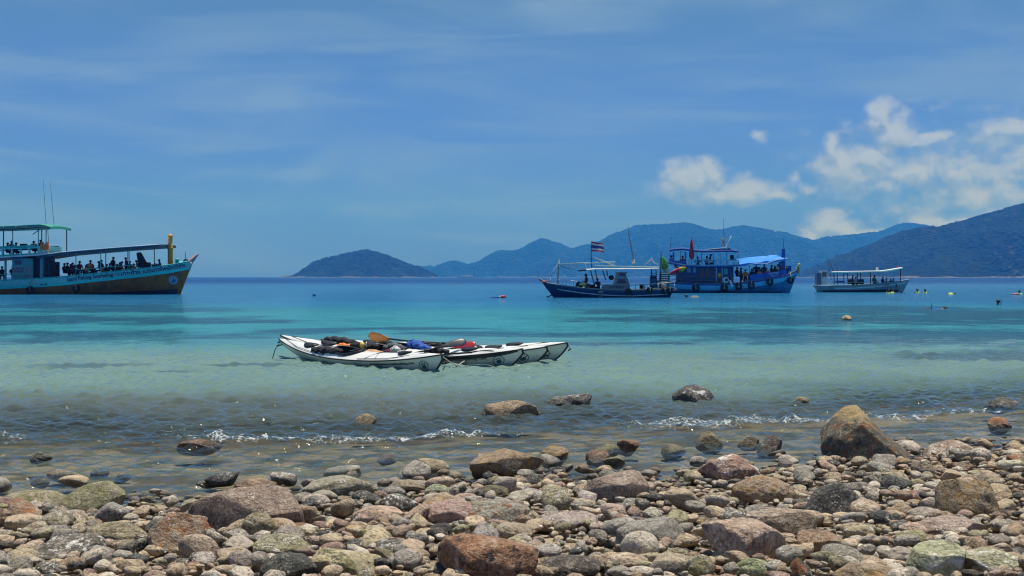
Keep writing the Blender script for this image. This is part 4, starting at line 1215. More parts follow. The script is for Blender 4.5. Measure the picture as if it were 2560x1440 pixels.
_people = {}
def figure(pose, J):
    """grow one body over the joints; returns (body mesh, hair mesh, vest mesh maker)"""
    if pose in _people: return _people[pose]
    names = list(J)
    me = bpy.data.meshes.new('body_cage')
    me.from_pydata([J[n][:3] for n in names], [(names.index(a), names.index(b)) for a, b in _EDGES], [])
    ob = bpy.data.objects.new('body_cage', me); COL.objects.link(ob)
    md = ob.modifiers.new('skin', 'SKIN'); md.use_smooth_shade = True; md.branch_smoothing = 0.6
    sv = me.skin_vertices[0].data
    for i, n in enumerate(names):
        r = J[n][3] * (1.25 if J[n][4] != 'k' or n[:2] in ('el', 'wr', 'ha') else (1.34 if n in ('head', 'headt') else 1.12)); sv[i].radius = (r, r * (0.78 if n in ('chest', 'waist', 'pelvis') else 1.0)); sv[i].use_root = (n == 'pelvis')
    sb = ob.modifiers.new('sub', 'SUBSURF'); sb.levels = 1; sb.render_levels = 1
    dg = bpy.context.evaluated_depsgraph_get(); dg.update()
    body = bpy.data.meshes.new_from_object(ob.evaluated_get(dg))
    bpy.data.objects.remove(ob)
    body.materials.clear()
    for m in (M_SHIRT, M_SHORTS, M_SKIN): body.materials.append(m)
    P = np.array([J[n][:3] for n in names]); cl = [dict(s=0, p=1, k=2)[J[n][4]] for n in names]; R = np.array([J[n][3] for n in names])
    for f in body.polygons:
        c = np.array(f.center); d = np.linalg.norm(P - c, axis=1) - R * 0.6
        f.material_index = cl[int(np.argmin(d))]; f.use_smooth = True
    h = Vector(J['head'][:3]); ht = Vector(J['headt'][:3]); up = (ht - h).normalized()
    mb = _ellipsoid_cap((0, 0, 0), (0.104, 0.112, 0.116), -0.45)
    q = up.to_track_quat('Z', 'Y').to_matrix()
    cen = h + up * 0.062 + (q @ Vector((0, 0.012, 0)) if pose != 'swim' else Vector((0, 0, 0.015)))
    mb.v = [tuple(q @ Vector(p) + cen) for p in mb.v]
    hair = mb.mesh('hair', M_HAIR)
    vest = {}
    def vest_mesh(mat):
        if mat.name in vest: return vest[mat.name]
        v = MB()
        w, c, nb = Vector(J['waist'][:3]), Vector(J['chest'][:3]), Vector(J['neckb'][:3])
        rings = []
        for t, rx, ry in ((0.0, .175, .165), (0.3, .20, .19), (0.65, .215, .195), (0.9, .19, .165), (1.0, .12, .11)):
            o = w.lerp(c, t / 0.55) if t < 0.55 else c.lerp(nb, (t - 0.55) / 0.45)
            ax = (nb - w).normalized().to_track_quat('Z', 'Y').to_matrix()
            rings.append([tuple(o + ax @ Vector((rx * math.cos(2 * math.pi * k / 14), ry * math.sin(2 * math.pi * k / 14), 0))) for k in range(14)])
        v.loft(rings, True, True)
        vest[mat.name] = v.mesh('life_vest', mat)
        return vest[mat.name]
    _people[pose] = (body, hair, vest_mesh)
    return _people[pose]

POSES = {'sit': (_sit(), 1.385), 'lean': (_sit(0.22, 0.1), 1.385), 'reach': (_sit(0.08, 0.2, 0.25), 1.385), 'stand': (_stand(), 1.765), 'swim': (_swim(), 0.1)}
HAIRLESS = set()

def person(head, pose, face, shirt, label, group=None, vest=None, scale=1.0, top=None, base=None):
    """head: world point of the crown (or base point); face: heading of the gaze, 0 = towards the camera"""
    J, hgt = POSES[pose]
    body, hair, vm = figure(pose, J)
    if base is not None:
        loc = Vector(base)
    else:
        off = Vector((J['headt'][0], J['headt'][1], 0)); off.rotate(Matrix.Rotation(face, 3, 'Z'))
        loc = Vector((head[0], head[1], head[2] - hgt * scale)) - off * scale
    e = empty('person', loc, face, label, 'person', group)
    e.scale = (scale * 1.15, scale * 1.15, scale)
    b = link('body', body, e); b.color = (*shirt, 1)
    link('hair', hair, e)
    if vest is not None: link('life_vest', vm(vest), e)
    return e

# ================================================================ teal excursion boat
TEAL = paint('teal_paint', (0.035, 0.46, 0.40), 0.5, 0.5, 2.5, grime_col=(0.05, 0.16, 0.15))
TEAL_BRIGHT = paint('bright_teal_paint', (0.05, 0.72, 0.66), 0.45, 0.3, 2.5)
TEAL_ROOF = paint('green_canopy', (0.03, 0.30, 0.22), 0.6, 0.5, 2.0)
TOPSIDE = paint('pale_blue_topside', (0.15, 0.56, 0.54), 0.5, 0.6, 1.6, grime_col=(0.42, 0.62, 0.62))
OCHRE_HULL = paint('ochre_hull', (0.33, 0.135, 0.018), 0.55, 0.7, 1.2, grime_col=(0.07, 0.05, 0.025))
OCHRE = paint('ochre_post', (0.66, 0.32, 0.035), 0.5, 0.4, 4)
NAVY_INK = paint('dark_blue_lettering', (0.010, 0.022, 0.075), 0.6, 0.2, 8)
BOOT = paint('boot_topping', (0.012, 0.03, 0.04), 0.6, 0.4, 2)
SLATE = paint('wheelhouse_blue', (0.12, 0.38, 0.42), 0.55, 0.5, 2.5)

def slab(bt, pts_top, thick, y0, y1, camber=0.0, n=9):
    """roof or awning: top line given as (px, py) points, thickness in metres"""
    mb = MB(); rings = []
    for px, py in pts_top:
        x, z = bt.x(px), bt.z(py)
        up = [(x, y0 + (y1 - y0) * i / n, z + camber * (1 - (2 * i / n - 1) ** 2)) for i in range(n + 1)]
        dn = [(a, b, c - thick) for a, b, c in reversed(up)]
        rings.append(up + dn)
    return mb.loft(rings, True, True, False)

def posts(bt, cols, top, bottom, mat, r=0.035, ys=(-1.9,), name='post'):
    for px in cols:
        for y in ys:
            mb = MB(); mb.tube([bt.p(px, bottom(px) if callable(bottom) else bottom, y), bt.p(px, top(px) if callable(top) else top, y)], r, 6)
            mb.build(name, mat, bt.root)

def left_boat():
    b = Boat('excursion_boat', 250, 735.5, -0.10, 'long teal and ochre two-deck wooden tour boat at the left edge')
    b.setup([(-230, 707), (0, 702), (122, 696), (193, 691), (275, 682), (376, 671), (440, 662), (489, 652)], [(0, 1.7), (0.3, 2.3), (0.62, 2.3), (0.8, 1.75), (0.92, 0.9), (1, 0.10)], (-225, 451), -0.55, (0.35, 0.22, 0.75))
    b.hull(OCHRE_HULL)
    b.strip('topside', TOPSIDE, 0.0, 1.0, 0.02, 0.60, 0.014, n=60)
    rub = b.strip('rubbing_strake', TEAL_BRIGHT, 0.0, 1.0, 0.58, 0.80, 0.06, n=60)
    zsu = lambda u: float(np.interp(b.xl + (b.xr - b.xl) * u, b.sh[:, 0], b.sh[:, 1]))
    b.strip('boot_stripe', BOOT, 0.66, 0.985, lambda u: zsu(u) - float(np.interp(u, (0.66, 1), (0.04, 0.50))), lambda u: zsu(u) + 0.2, 0.012)
    b.gunwale(TEAL, 0.06)
    b.deck(M_DECK, 0.30)
    # stem head with festive cloth
    mb = MB(); mb.prism([(b.x(478), b.z(656)), (b.x(489), b.z(656)), (b.x(503), b.z(636)), (b.x(498), b.z(638))], -0.10, 0.10); mb.build('stem_head', TEAL, b.root)
    mb = MB()
    rng = np.random.RandomState(3)
    for i in range(5):
        t = i / 4
        mb.torus(0.20 - 0.02 * i, 0.055, (b.x(484 + 13 * t), 0, b.z(652 - 12 * t)), 'x', 14, 6)
    mb.build('bow_ribbon', paint('ribbon', (0.70, 0.22, 0.20), 0.8, 0.6, 14, grime_col=(0.75, 0.68, 0.62)), b.root, 'red and white ribbon wound round the stem')
    mb = MB(); mb.tube([b.p(486, 655, -0.32), b.p(487, 662, -0.34), b.p(486, 669, -0.3)], 0.05, 6); mb.build('bow_tassel', M_ROPE, b.root)
    # bow post
    mb = MB()
    mb.lathe([(0.24, 0), (0.235, b.z(625) - b.z(662)), (0.29, b.z(622) - b.z(662)), (0.29, b.z(620) - b.z(662)), (0.21, b.z(617) - b.z(662)), (0.20, b.z(594) - b.z(662)), (0.24, b.z(592) - b.z(662)), (0.24, b.z(590) - b.z(662)), (0.13, b.z(587) - b.z(662)), (0.03, b.z(585) - b.z(662))], b.p(430.5, 662), 'z', 10)
    mb.build('bow_post', OCHRE, b.root, 'tall ochre turned bow post')
    # awning over the foredeck
    aw = [(112, 638.5), (170, 630), (230, 625), (300, 619.5), (360, 615.5), (424, 611)]
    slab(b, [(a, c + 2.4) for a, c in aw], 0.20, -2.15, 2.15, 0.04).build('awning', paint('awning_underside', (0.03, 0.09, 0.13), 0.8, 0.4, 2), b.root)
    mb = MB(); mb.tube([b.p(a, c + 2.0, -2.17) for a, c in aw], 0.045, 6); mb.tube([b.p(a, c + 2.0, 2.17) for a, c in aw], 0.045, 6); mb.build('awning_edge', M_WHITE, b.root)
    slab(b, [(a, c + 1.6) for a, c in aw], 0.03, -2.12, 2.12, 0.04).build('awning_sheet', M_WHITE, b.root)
    line = lambda pts: (lambda px: float(np.interp(px, [q[0] for q in pts], [q[1] for q in pts])))
    awz = line(aw); shz = line([(0, 702), (122, 696), (193, 691), (275, 682), (376, 671), (470, 656)])
    posts(b, (213, 276, 348), lambda p: awz(p) + 4, lambda p: shz(p), TEAL, 0.04, (-2.05,))
    posts(b, (241, 299, 368), lambda p: awz(p) + 4, lambda p: shz(p), NAVY_INK, 0.04, (2.05,))
    mb = MB(); mb.tube([b.p(217, 675, -2.1), b.p(280, 669.5, -2.1), b.p(345, 664, -2.0), b.p(364, 663, -2.0), b.p(372, 670, -1.9)], 0.035, 6); mb.build('handrail', TEAL, b.root)
    for px in (246, 313): 
        mb = MB(); mb.tube([b.p(px, shz(px), -2.1), b.p(px, 675 - (px - 217) * 0.085, -2.1)], 0.03, 6); mb.build('rail_post', TEAL, b.root)
    mb = MB(); mb.tube([b.p(0, 686.5, -2.1), b.p(98, 684, -2.1), b.p(102, 690, -2.1), b.p(102, 697, -2.1)], 0.035, 6); mb.build('handrail', TEAL, b.root)
    for px in (2, 49): 
        mb = MB(); mb.tube([b.p(px, 702, -2.1), b.p(px, 686, -2.1)], 0.03, 6); mb.build('rail_post', TEAL, b.root)
    # slanting gangplank board
    mb = MB(); mb.prism([(b.x(348), b.z(634)), (b.x(352), b.z(631)), (b.x(371), b.z(664)), (b.x(369), b.z(668)), (b.x(354), b.z(668))], -0.4, 0.4); mb.build('folded_gangplank', M_DARK, b.root)
    # wheelhouse on the main deck
    mb = MB(); mb.box(b.x(42), b.x(95), -1.5, 1.5, b.z(699), b.z(646)); mb.build('wheelhouse', SLATE, b.root)
    mb = MB(); mb.box(b.x(95.5), b.x(114), -1.3, 1.5, b.z(698), b.z(644)); mb.build('doorway', M_DARK, b.root)
    mb = MB(); mb.box(b.x(114), b.x(121), -1.52, -1.2, b.z(697), b.z(641)); mb.build('wheelhouse_post', SLATE, b.root)
    for px in (126, 134.5, 142):
        mb = MB(); mb.box(b.x(px - 2.2), b.x(px + 2.2), -1.3, -1.15, b.z(690), b.z(640)); mb.build('window_post', NAVY_INK, b.root)
    mb = MB(); mb.box(b.x(0), b.x(3.5), -1.5, -1.35, b.z(700), b.z(650)); mb.box(b.x(22), b.x(26), -1.5, -1.35, b.z(700), b.z(650)); mb.build('window_post', SLATE, b.root)
    mb = MB(); mb.box(b.x(43), b.x(71), -1.56, -1.51, b.z(682), b.z(668)); bd = mb.build('notice_board', M_GREY, b.root)
    for r in range(2):
        v, f = strokes(9, 5 + r, b.x(70) - b.x(44), 0.13)
        mb = MB(); mb.add([(b.x(44) + q[0], -1.585, b.z(674 + 6 * r) + q[1]) for q in v], f); mb.build('lettering', NAVY_INK, bd)['kind'] = 'stuff'
    for px in (77, 84, 90):
        mb = MB(); mb.box(b.x(px - 2), b.x(px + 2), -1.54, -1.505, b.z(692), b.z(664)); mb.build('louvre_panel', M_GREY, b.root)
    mb = MB(); mb.box(b.x(50), b.x(66), -1.54, -1.505, b.z(662), b.z(652)); mb.build('window', M_GLASS, b.root)
    mb = MB(); mb.tube([b.p(0, 653.5, -1.9), b.p(55, 649, -1.9)], 0.05, 6); mb.build('furled_tarp', paint('pink_tarp', (0.55, 0.22, 0.24), 0.8), b.root)
    # upper deck
    dk = [(-230, 652), (0, 644), (60, 640.5), (118, 637), (146, 633)]
    slab(b, dk, 0.16, -2.2, 2.2).build('upper_deck', NAVY_INK, b.root)
    mb = MB(); mb.tube([b.p(a, c + 1, -2.22) for a, c in dk], 0.075, 6); mb.build('deck_edge', M_WHITE, b.root)
    slab(b, [(-230, 647), (0, 638.5), (60, 635.8), (118, 633)], 0.18, -2.19, -2.12).build('toe_board', TEAL, b.root)
    for nm, pts, th, mt in (('rail_board', [(-230, 627), (0, 622.5), (60, 620.5), (117, 619)], 0.09, TEAL_BRIGHT), ('rail_board', [(-230, 620), (0, 617), (60, 615.5), (117, 613)], 0.16, TEAL)):
        slab(b, pts, th, -2.15, -2.08).build(nm, mt, b.root)
        slab(b, pts, th, 2.08, 2.15).build(nm, mt, b.root)
    for px in (-75, -50, -23, 3, 26, 50, 73, 95):
        mb = MB(); c = b.p(px, 638, -2.11); h = b.z(621) - b.z(638)
        mb.lathe([(0.05, 0), (0.06, h * .15), (0.11, h * .35), (0.12, h * .5), (0.06, h * .75), (0.07, h)], c, 'z', 8)
        mb.build('baluster', TOPSIDE, b.root)
    rf = [(-230, 572), (0, 568), (60, 566), (105, 563.5), (122, 563), (138, 565.5), (148, 569)]
    slab(b, rf, 0.24, -2.2, 2.2, 0.12).build('upper_canopy', TEAL_ROOF, b.root)
    mb = MB(); mb.tube([b.p(a, c + 7.5, -2.21) for a, c in rf[:-2]] + [b.p(148.5, 570.5, -2.21)], 0.06, 6); mb.build('canopy_edge', NAVY_INK, b.root)
    for px in (30, 62, 88):
        mb = MB(); mb.tube([b.p(px, 573, -2.24), b.p(px, 567, -2.23)], 0.02, 5); mb.build('canopy_lashing', M_ROPE, b.root)
    rfz = line(rf)
    posts(b, (-60, 4, 51, 117, 137), lambda p: rfz(p) + 5, 640, SLATE, 0.05, (-2.05,))
    posts(b, (-30, 72, 138), lambda p: rfz(p) + 5, 640, NAVY_INK, 0.05, (2.05,))
    mb = MB(); mb.box(b.x(117), b.x(123), -2.2, 2.2, b.z(636), b.z(616)); mb.build('end_panel', TOPSIDE, b.root)
    for a, c, r in (((109, 447), (117, 566), 0.022), ((127, 454), (138, 570), 0.022)):
        mb = MB(); mb.tube([b.p(*c, -0.5), b.p(*a, -0.5)], [r, 0.012], 5); mb.build('antenna', M_BLACK, b.root)
    mb = MB(); mb.tube([b.p(95, 587, -1.5), b.p(114, 574, -1.5)], 0.04, 6); mb.build('roof_brace', NAVY_INK, b.root)
    mb = MB(); mb.tube([b.p(139, 572, -1.9), b.p(142, 611, -1.9)], 0.02, 5); mb.build('stay', M_BLACK, b.root)
    for px, n in ((58, 11), (84, 9), (103, 9), (-20, 12)):
        mb = MB(); mb.box(b.x(px - n), b.x(px + n * 0.7), -0.4, -0.3, b.z(625), b.z(609 if px < 90 else 606.5), 0.02); mb.build('seat_back', paint('blue_seat', (0.012, 0.03, 0.10), 0.6), b.root)
    # gear on the rail and the deck
    for px, yy, sc in ((129, 620, 1), (140, 619, 1.05)):
        e = props(empty('life_jacket', b.M @ Vector(b.p(px, 628, -2.15)), -0.10), 'bright orange life jacket hung over the upper rail of the teal boat, %s one' % ('inner' if px < 135 else 'outer'), 'life jacket', 'orange life jackets on the upper rail')
        mb = MB(); mb.blob((-0.10, 0, 0.32), (0.12, 0.10, 0.36), px, 0.1); mb.build('side_panel', M_ORANGE, e)
        mb = MB(); mb.blob((0.12, 0, 0.34), (0.11, 0.10, 0.34), px + 1, 0.1); mb.build('side_panel', M_ORANGE, e)
        mb = MB(); mb.torus(0.10, 0.06, (0, 0, 0.66), 'y', 12, 6); mb.build('collar', M_ORANGE, e)
    mb = MB(); mb.lathe([(0.16, 0), (0.16, 0.30), (0.20, 0.32), (0.20, 0.42), (0.10, 0.50)], b.p(452, 660, -0.4), 'z', 10); mb.build('bollard', TEAL, b.root)
    mb = MB(); mb.lathe([(0.5, 0), (0.5, 0.12), (0.25, 0.25)], b.p(456, 660, 0), 'z', 12); mb.build('foredeck_hatch', TEAL, b.root)
    mb = MB(); mb.tube([b.p(464, 654), b.p(470, 648), b.p(476, 652)], [.06, .12, .05], 7); mb.tube([b.p(470, 650), b.p(468.5, 628)], 0.03, 5); mb.build('anchor', paint('rusty_iron', (0.16, 0.08, 0.05), 0.9, 0.5, 8), b.root)
    mb = MB(); mb.box(b.x(372), b.x(381), -0.6, 0.0, b.z(668), b.z(656), 0.03); mb.build('crate', M_DARK, b.root)
    mb = MB(); mb.box(b.x(383), b.x(398), -0.6, 0.2, b.z(664), b.z(661)); mb.box(b.x(387), b.x(394), -0.4, 0.0, b.z(668), b.z(664)); mb.build('small_table', M_DARK, b.root)
    mb = MB(); mb.box(b.x(139), b.x(155), -1.4, -0.7, b.z(697), b.z(655), 0.05); mb.build('cargo_stack', M_DARK, b.root)
    for px, py in ((-36, 722), (97, 724), (215, 722)): tyre(b, px, py, 0.33, 0.10)
    # mooring lines
    for px in (100, 106, 118):
        mb = MB(); y = b.near_y(px) - 0.12; mb.tube([b.p(px, 693, y), b.p(px + 1, 704, y - 0.03), b.p(px - 1, 716, y)], 0.02, 5); mb.build('hanging_rope', M_ROPE, b.root)
    mb = MB(); y = b.near_y(124, 0.6) - 0.08; mb.box(b.x(124), b.x(129), y - .02, y + .05, b.z(712.5), b.z(710)); mb.box(b.x(134), b.x(141), y - .02, y + .05, b.z(711.5), b.z(709)); mb.build('scupper', M_DARK, b.root)
    # writing
    b.text('Squid Fishing Snorkeling', 192, 305, 0.46, 0.52, NAVY_INK)
    b.text('浮潜', 306, 321, 0.46, 0.36, paint('faded_lettering', (0.16, 0.30, 0.40), 0.6), 'lettering')
    b.text('เกาะช้าง เปรมทรัพย์ศรีชัย', 324, 472, 0.47, 0.50, NAVY_INK)
    # round emblem on the bow
    u = b.u_of_x(b.x(447)); off = (float(np.interp(b.x(447), b.sh[:, 0], b.sh[:, 1])) - b.z(700.5))
    def onhull(dx, dz, out):
        x = b.x(441.5) + dx; uu = b.u_of_x(x)
        for _ in range(4):
            xs = b.xl + (b.xr - b.xl) * uu; zs = float(np.interp(xs, b.sh[:, 0], b.sh[:, 1]))
            q = b.hp(uu, b.v_off(uu, zs - (b.z(700.5) + dz)), -1, out); uu += (x - q[0]) / (b.xr - b.xl)
        return q
    def disc(r0, r1, out, a0=0, a1=2 * math.pi, n=26, c=(0, 0)):
        mb = MB(); mb.loft([[onhull(c[0] + r * math.cos(a0 + (a1 - a0) * i / n), c[1] + r * math.sin(a0 + (a1 - a0) * i / n), out) for r in (r0, r1)] for i in range(n + 1)], False)
        return mb
    em = disc(0.0, 0.38, 0.012).build('emblem', paint('emblem_blue', (0.07, 0.22, 0.36), 0.6), b.root)
    disc(0.30, 0.36, 0.02).build('emblem_ring', paint('emblem_white', (0.45, 0.55, 0.60), 0.6), em)
    disc(0.0, 0.20, 0.02, math.pi * 0.05, math.pi * 1.1).build('emblem_wave', _mats['emblem_white'], em)
    disc(0.0, 0.09, 0.028, c=(0.03, 0.04)).build('emblem_dot', NAVY_INK, em)
    return b

LB = left_boat()

# ================================================================ blue two-deck boat
BLUE_DARK = paint('royal_blue_paint', (0.014, 0.105, 0.46), 0.5, 0.4, 2.5)
BLUE_HULL = paint('steel_blue_hull', (0.05, 0.24, 0.48), 0.5, 0.6, 1.5, grime_col=(0.03, 0.09, 0.14))
BLUE_LIGHT = paint('sky_blue_band', (0.14, 0.62, 0.86), 0.5, 0.3, 2.5)
BLUE_TARP = paint('blue_tarpaulin', (0.012, 0.22, 0.72), 0.5, 0.5, 1.6, grime_col=(0.16, 0.42, 0.78), bump=0.3)
BLUE_CANOPY = paint('navy_canopy', (0.008, 0.05, 0.24), 0.6, 0.3, 2)
BLUE_RAIL = paint('pale_blue_rail', (0.25, 0.50, 0.66), 0.5, 0.4, 4)

def blue_boat():
    b = Boat('excursion_boat', 1820, 732, -0.12, 'bright blue two-deck tour boat with a blue tarpaulin over its bow')
    b.setup([(1640, 700), (1681, 704.5), (1736, 708.5), (1800, 709), (1848, 706), (1880, 702), (1925, 695), (1959, 688), (1985, 677), (1993, 671)], [(0, 1.1), (0.12, 1.5), (0.35, 1.9), (0.65, 1.8), (0.85, 1.1), (0.95, 0.45), (1, 0.06)], (1655, 1966), -0.5, (0.4, 0.22, 0.7))
    b.hull(BLUE_HULL)
    b.strip('sheer_board', BLUE_DARK, 0.0, 0.99, 0.02, 0.20, 0.02, n=50)
    b.strip('painted_band', BLUE_LIGHT, 0.0, 0.985, 0.20, lambda u: 0.64 if u < 0.9 else 0.64 - (u - 0.9) * 3.2, 0.03, n=50)
    b.strip('boot_stripe', BOOT, 0.03, 0.93, lambda u: float(np.interp(u, (0, .5, .8, 1), (1.0, 0.72, 1.3, 2.0))) + 0.02, lambda u: float(np.interp(u, (0, .5, .8, 1), (1.25, 1.05, 1.65, 2.4))), 0.01)
    b.gunwale(paint('worn_rail', (0.22, 0.15, 0.13), 0.7), 0.045)
    b.deck(M_DECK, 0.18)
    # raised bulwark round the foredeck
    mb = MB()
    top = [(1871, 687), (1900, 683.5), (1935, 679), (1962, 674)]
    for sd in (-1, 1):
        ring = []
        for px, py in top:
            u = b.u_of_x(b.x(px)); q = b.hp(u, 1.0, sd, -0.02)
            ring.append([(q[0], q[1], q[2] - 0.02), (q[0], q[1], b.z(py)), (q[0], q[1] - sd * 0.06, b.z(py)), (q[0], q[1] - sd * 0.06, q[2] - 0.02)])
        mb.loft(ring, True, True, False)
    bw = mb.build('bulwark', BLUE_DARK, b.root)
    for (t, px0, px1, py, hgt) in ((8, 1917, 1941, 687, 0.20), (6, 1923, 1939, 692, 0.16)):
        v, f = strokes(t, t, 1.0, 1.0); w_ = v[:, 0].max()
        mb = MB(); pts = []
        for q in v:
            px = px0 + (px1 - px0) * q[0] / w_; u = b.u_of_x(b.x(px)); h = b.hp(u, 1.0, -1, 0.0)
            pts.append((h[0], h[1] - 0.02, b.z(py - (px - px0) * 0.12) + q[1] * hgt))
        mb.add(pts, f); mb.build('lettering', paint('white_lettering', (0.55, 0.60, 0.66), 0.6), bw)['kind'] = 'stuff'
    # cabin
    mb = MB(); mb.box(b.x(1692), b.x(1832), -1.25, 1.3, b.z(708), b.z(667)); mb.build('cabin', paint('cabin_blue', (0.020, 0.070, 0.20), 0.6, 0.5, 2), b.root)
    for px0, px1 in ((1719, 1728), (1733, 1741)):
        mb = MB(); mb.box(b.x(px0), b.x(px1), -1.3, -1.26, b.z(681), b.z(669)); mb.build('window', paint('sky_view_window', (0.16, 0.34, 0.52), 0.25), b.root)  # pale blue paint stands for bright sky seen through the solid cabin
    for px0, px1 in ((1748, 1760), (1762, 1775), (1777, 1788)):
        mb = MB(); mb.box(b.x(px0), b.x(px1), -1.29, -1.26, b.z(695), b.z(671)); mb.build('window', M_GLASS, b.root)
    mb = MB(); mb.box(b.x(1788.5), b.x(1792), -1.33, -1.26, b.z(706), b.z(669)); mb.box(b.x(1803), b.x(1806), -1.33, -1.26, b.z(706), b.z(669)); mb.build('door_frame', BLUE_RAIL, b.root)
    mb = MB(); mb.box(b.x(1794.5), b.x(1801), -1.31, -1.26, b.z(692), b.z(683)); mb.build('notice', M_YELLOW, b.root)
    mb = MB(); mb.box(b.x(1808), b.x(1818), -1.31, -1.26, b.z(686), b.z(671)); mb.build('hatch', SLATE, b.root)
    for py in (689.5, 698):
        mb = MB(); mb.tube([b.p(1683, py, -1.7), b.p(1740, py + 3, -1.85), b.p(1830, py + 3, -1.85)], 0.028, 5); mb.build('guard_rail', paint('brown_rail', (0.20, 0.12, 0.09), 0.7), b.root)
    for px in (1702, 1745, 1788, 1828):
        mb = MB(); mb.tube([b.p(px, 708, -1.83), b.p(px, 691.5, -1.83)], 0.028, 5); mb.build('rail_post', _mats['brown_rail'], b.root)
    # upper deck
    dk = [(1665, 651), (1690, 657), (1715, 661), (1760, 662.5), (1810, 662), (1851, 660)]
    slab(b, dk, 0.22, -1.85, 1.85).build('upper_deck', BLUE_DARK, b.root)
    mb = MB(); mb.tube([b.p(a, c + 1.2, -1.87) for a, c in dk], 0.06, 6); mb.build('deck_edge', BLUE_RAIL, b.root)
    mb = MB(); mb.tube([b.p(1720, 650, -1.8), b.p(1845, 651, -1.8)], 0.06, 6); mb.build('top_rail', BLUE_RAIL, b.root)
    mb = MB(); mb.tube([b.p(1724, 655.5, -1.8), b.p(1845, 656, -1.8)], 0.035, 6); mb.build('mid_rail', BLUE_RAIL, b.root)
    for px in (1723, 1741, 1756, 1772, 1787, 1803, 1817, 1832, 1843):
        mb = MB(); mb.box(b.x(px - 1.3), b.x(px + 1.3), -1.82, -1.76, b.z(661), b.z(650)); mb.build('baluster', BLUE_RAIL, b.root)
    mb = MB(); mb.box(b.x(1668), b.x(1715), -1.8, -1.72, b.z(659), b.z(652)); mb.build('stern_board', BLUE_DARK, b.root)
    cn = [(1676, 626), (1690, 623), (1710, 622), (1735, 626), (1760, 628), (1800, 627), (1830, 627), (1844, 628.5)]
    slab(b, cn, 0.10, -1.8, 1.8, 0.16).build('upper_canopy', BLUE_CANOPY, b.root)
    slab(b, [(1764, 624.5), (1800, 621), (1818, 618.5), (1826, 623), (1832, 627)], 0.05, -1.3, 1.3, 0.05).build('canopy_sheet', paint('pale_tarp', (0.30, 0.38, 0.50), 0.6), b.root)
    posts(b, (1677, 1783, 1799, 1842), 627, lambda p: 657 if p < 1700 else 661, BLUE_DARK, 0.035, (-1.75,))
    posts(b, (1704, 1745, 1756, 1819), 627, 660, BLUE_DARK, 0.03, (1.75,))
    for px in (1685.5, 1715):
        mb = MB(); mb.box(b.x(px - 2), b.x(px + 2), -1.7, -1.5, b.z(659), b.z(630)); mb.build('thick_post', BLUE_DARK, b.root)
    mb = MB(); mb.box(b.x(1824), b.x(1833), -1.2, -1.1, b.z(650), b.z(638)); mb.build('seat_back', M_DARK, b.root)
    # masts
    mb = MB(); mb.tube([b.p(1811, 622, 0), b.p(1809.5, 558, 0), b.p(1809, 545, 0)], [.03, .02, .012], 5); mb.build('antenna', M_BLACK, b.root)
    mb = MB(); mb.tube([b.p(1813, 620, -0.2), b.p(1828, 590, -0.2)], 0.04, 6); mb.build('mast_brace', M_WHITE, b.root)
    mb = MB(); mb.blob(b.p(1808, 598, 0), (0.10, 0.10, 0.14), 5); mb.build('lamp', M_YELLOW, b.root)
    mb = MB(); mb.blob(b.p(1807, 608, 0), (0.13, 0.10, 0.30), 6, 0.2); mb.build('pennant_bundle', paint('faded_cloth', (0.42, 0.22, 0.22), 0.9, 0.7, 16, grime_col=(0.5, 0.5, 0.5)), b.root)
    mb = MB(); mb.tube([b.p(1680, 594, 0.4), b.p(1677, 626, 0.4)], 0.018, 5); mb.blob(b.p(1680.3, 594, 0.4), (.05, .05, .06), 3); mb.build('antenna', M_BLACK, b.root)
    # bow awning
    mb = MB(); rng = np.random.RandomState(4); rings = []
    far = [(1838, 647.5), (1860, 643.5), (1890, 641), (1915, 639), (1940, 636.5)]; near = [(1848, 660), (1872, 658), (1900, 655), (1930, 651), (1957, 646.5)]
    for i in range(13):
        t = i / 12
        fx = np.interp(t, np.linspace(0, 1, 5), [q[0] for q in far]); fy = np.interp(t, np.linspace(0, 1, 5), [q[1] for q in far])
        nx = np.interp(t, np.linspace(0, 1, 5), [q[0] for q in near]); ny = np.interp(t, np.linspace(0, 1, 5), [q[1] for q in near])
        ring = []
        for j in range(9):
            k = j / 8
            sag = -0.16 * math.sin(math.pi * k) * 0.3 + 0.05 * math.sin(i * 1.9 + j) * math.sin(math.pi * k) + 0.05 * rng.uniform(-1, 1)
            ring.append((b.x(fx + (nx - fx) * k), 1.5 - 3.2 * k * (1 - 0.25 * t) - 0.4 * t, b.z(fy + (ny - fy) * k) + sag))
        rings.append(ring)
    mb.loft(rings, False); 
    for rg in [rings]:
        mb.loft([[r[-1], (r[-1][0], r[-1][1] + 0.02, r[-1][2] - 0.22 - 0.05 * math.sin(i * 1.7))] for i, r in enumerate(rg)], False)
    mb.build('bow_awning', BLUE_TARP, b.root, 'bright blue tarpaulin stretched over the foredeck')
    mb = MB(); mb.tube([b.p(1866, 663, -1.6), b.p(1893, 659, -1.6), b.p(1912, 660, -1.55), b.p(1924, 655, -1.5), b.p(1938, 650, -1.4), b.p(1962, 647.5, -1.2)], 0.06, 6); mb.build('furled_side_curtain', paint('curtain_roll', (0.35, 0.50, 0.72), 0.6), b.root)
    posts(b, (1870, 1910), 660, 700, BLUE_DARK, 0.03, (-1.5,)); posts(b, (1890, 1930), 648, 695, BLUE_DARK, 0.03, (1.3,))
    # bow post
    mb = MB(); mb.prism([(b.x(1948.5), b.z(680)), (b.x(1959.5), b.z(680)), (b.x(1958.5), b.z(623)), (b.x(1951), b.z(623))], -0.22, 0.22); bp = mb.build('bow_post', BLUE_DARK, b.root)
    mb = MB(); mb.box(b.x(1950.3), b.x(1959.3), -0.24, 0.24, b.z(623), b.z(620.5)); mb.build('post_cap', BLUE_RAIL, bp)
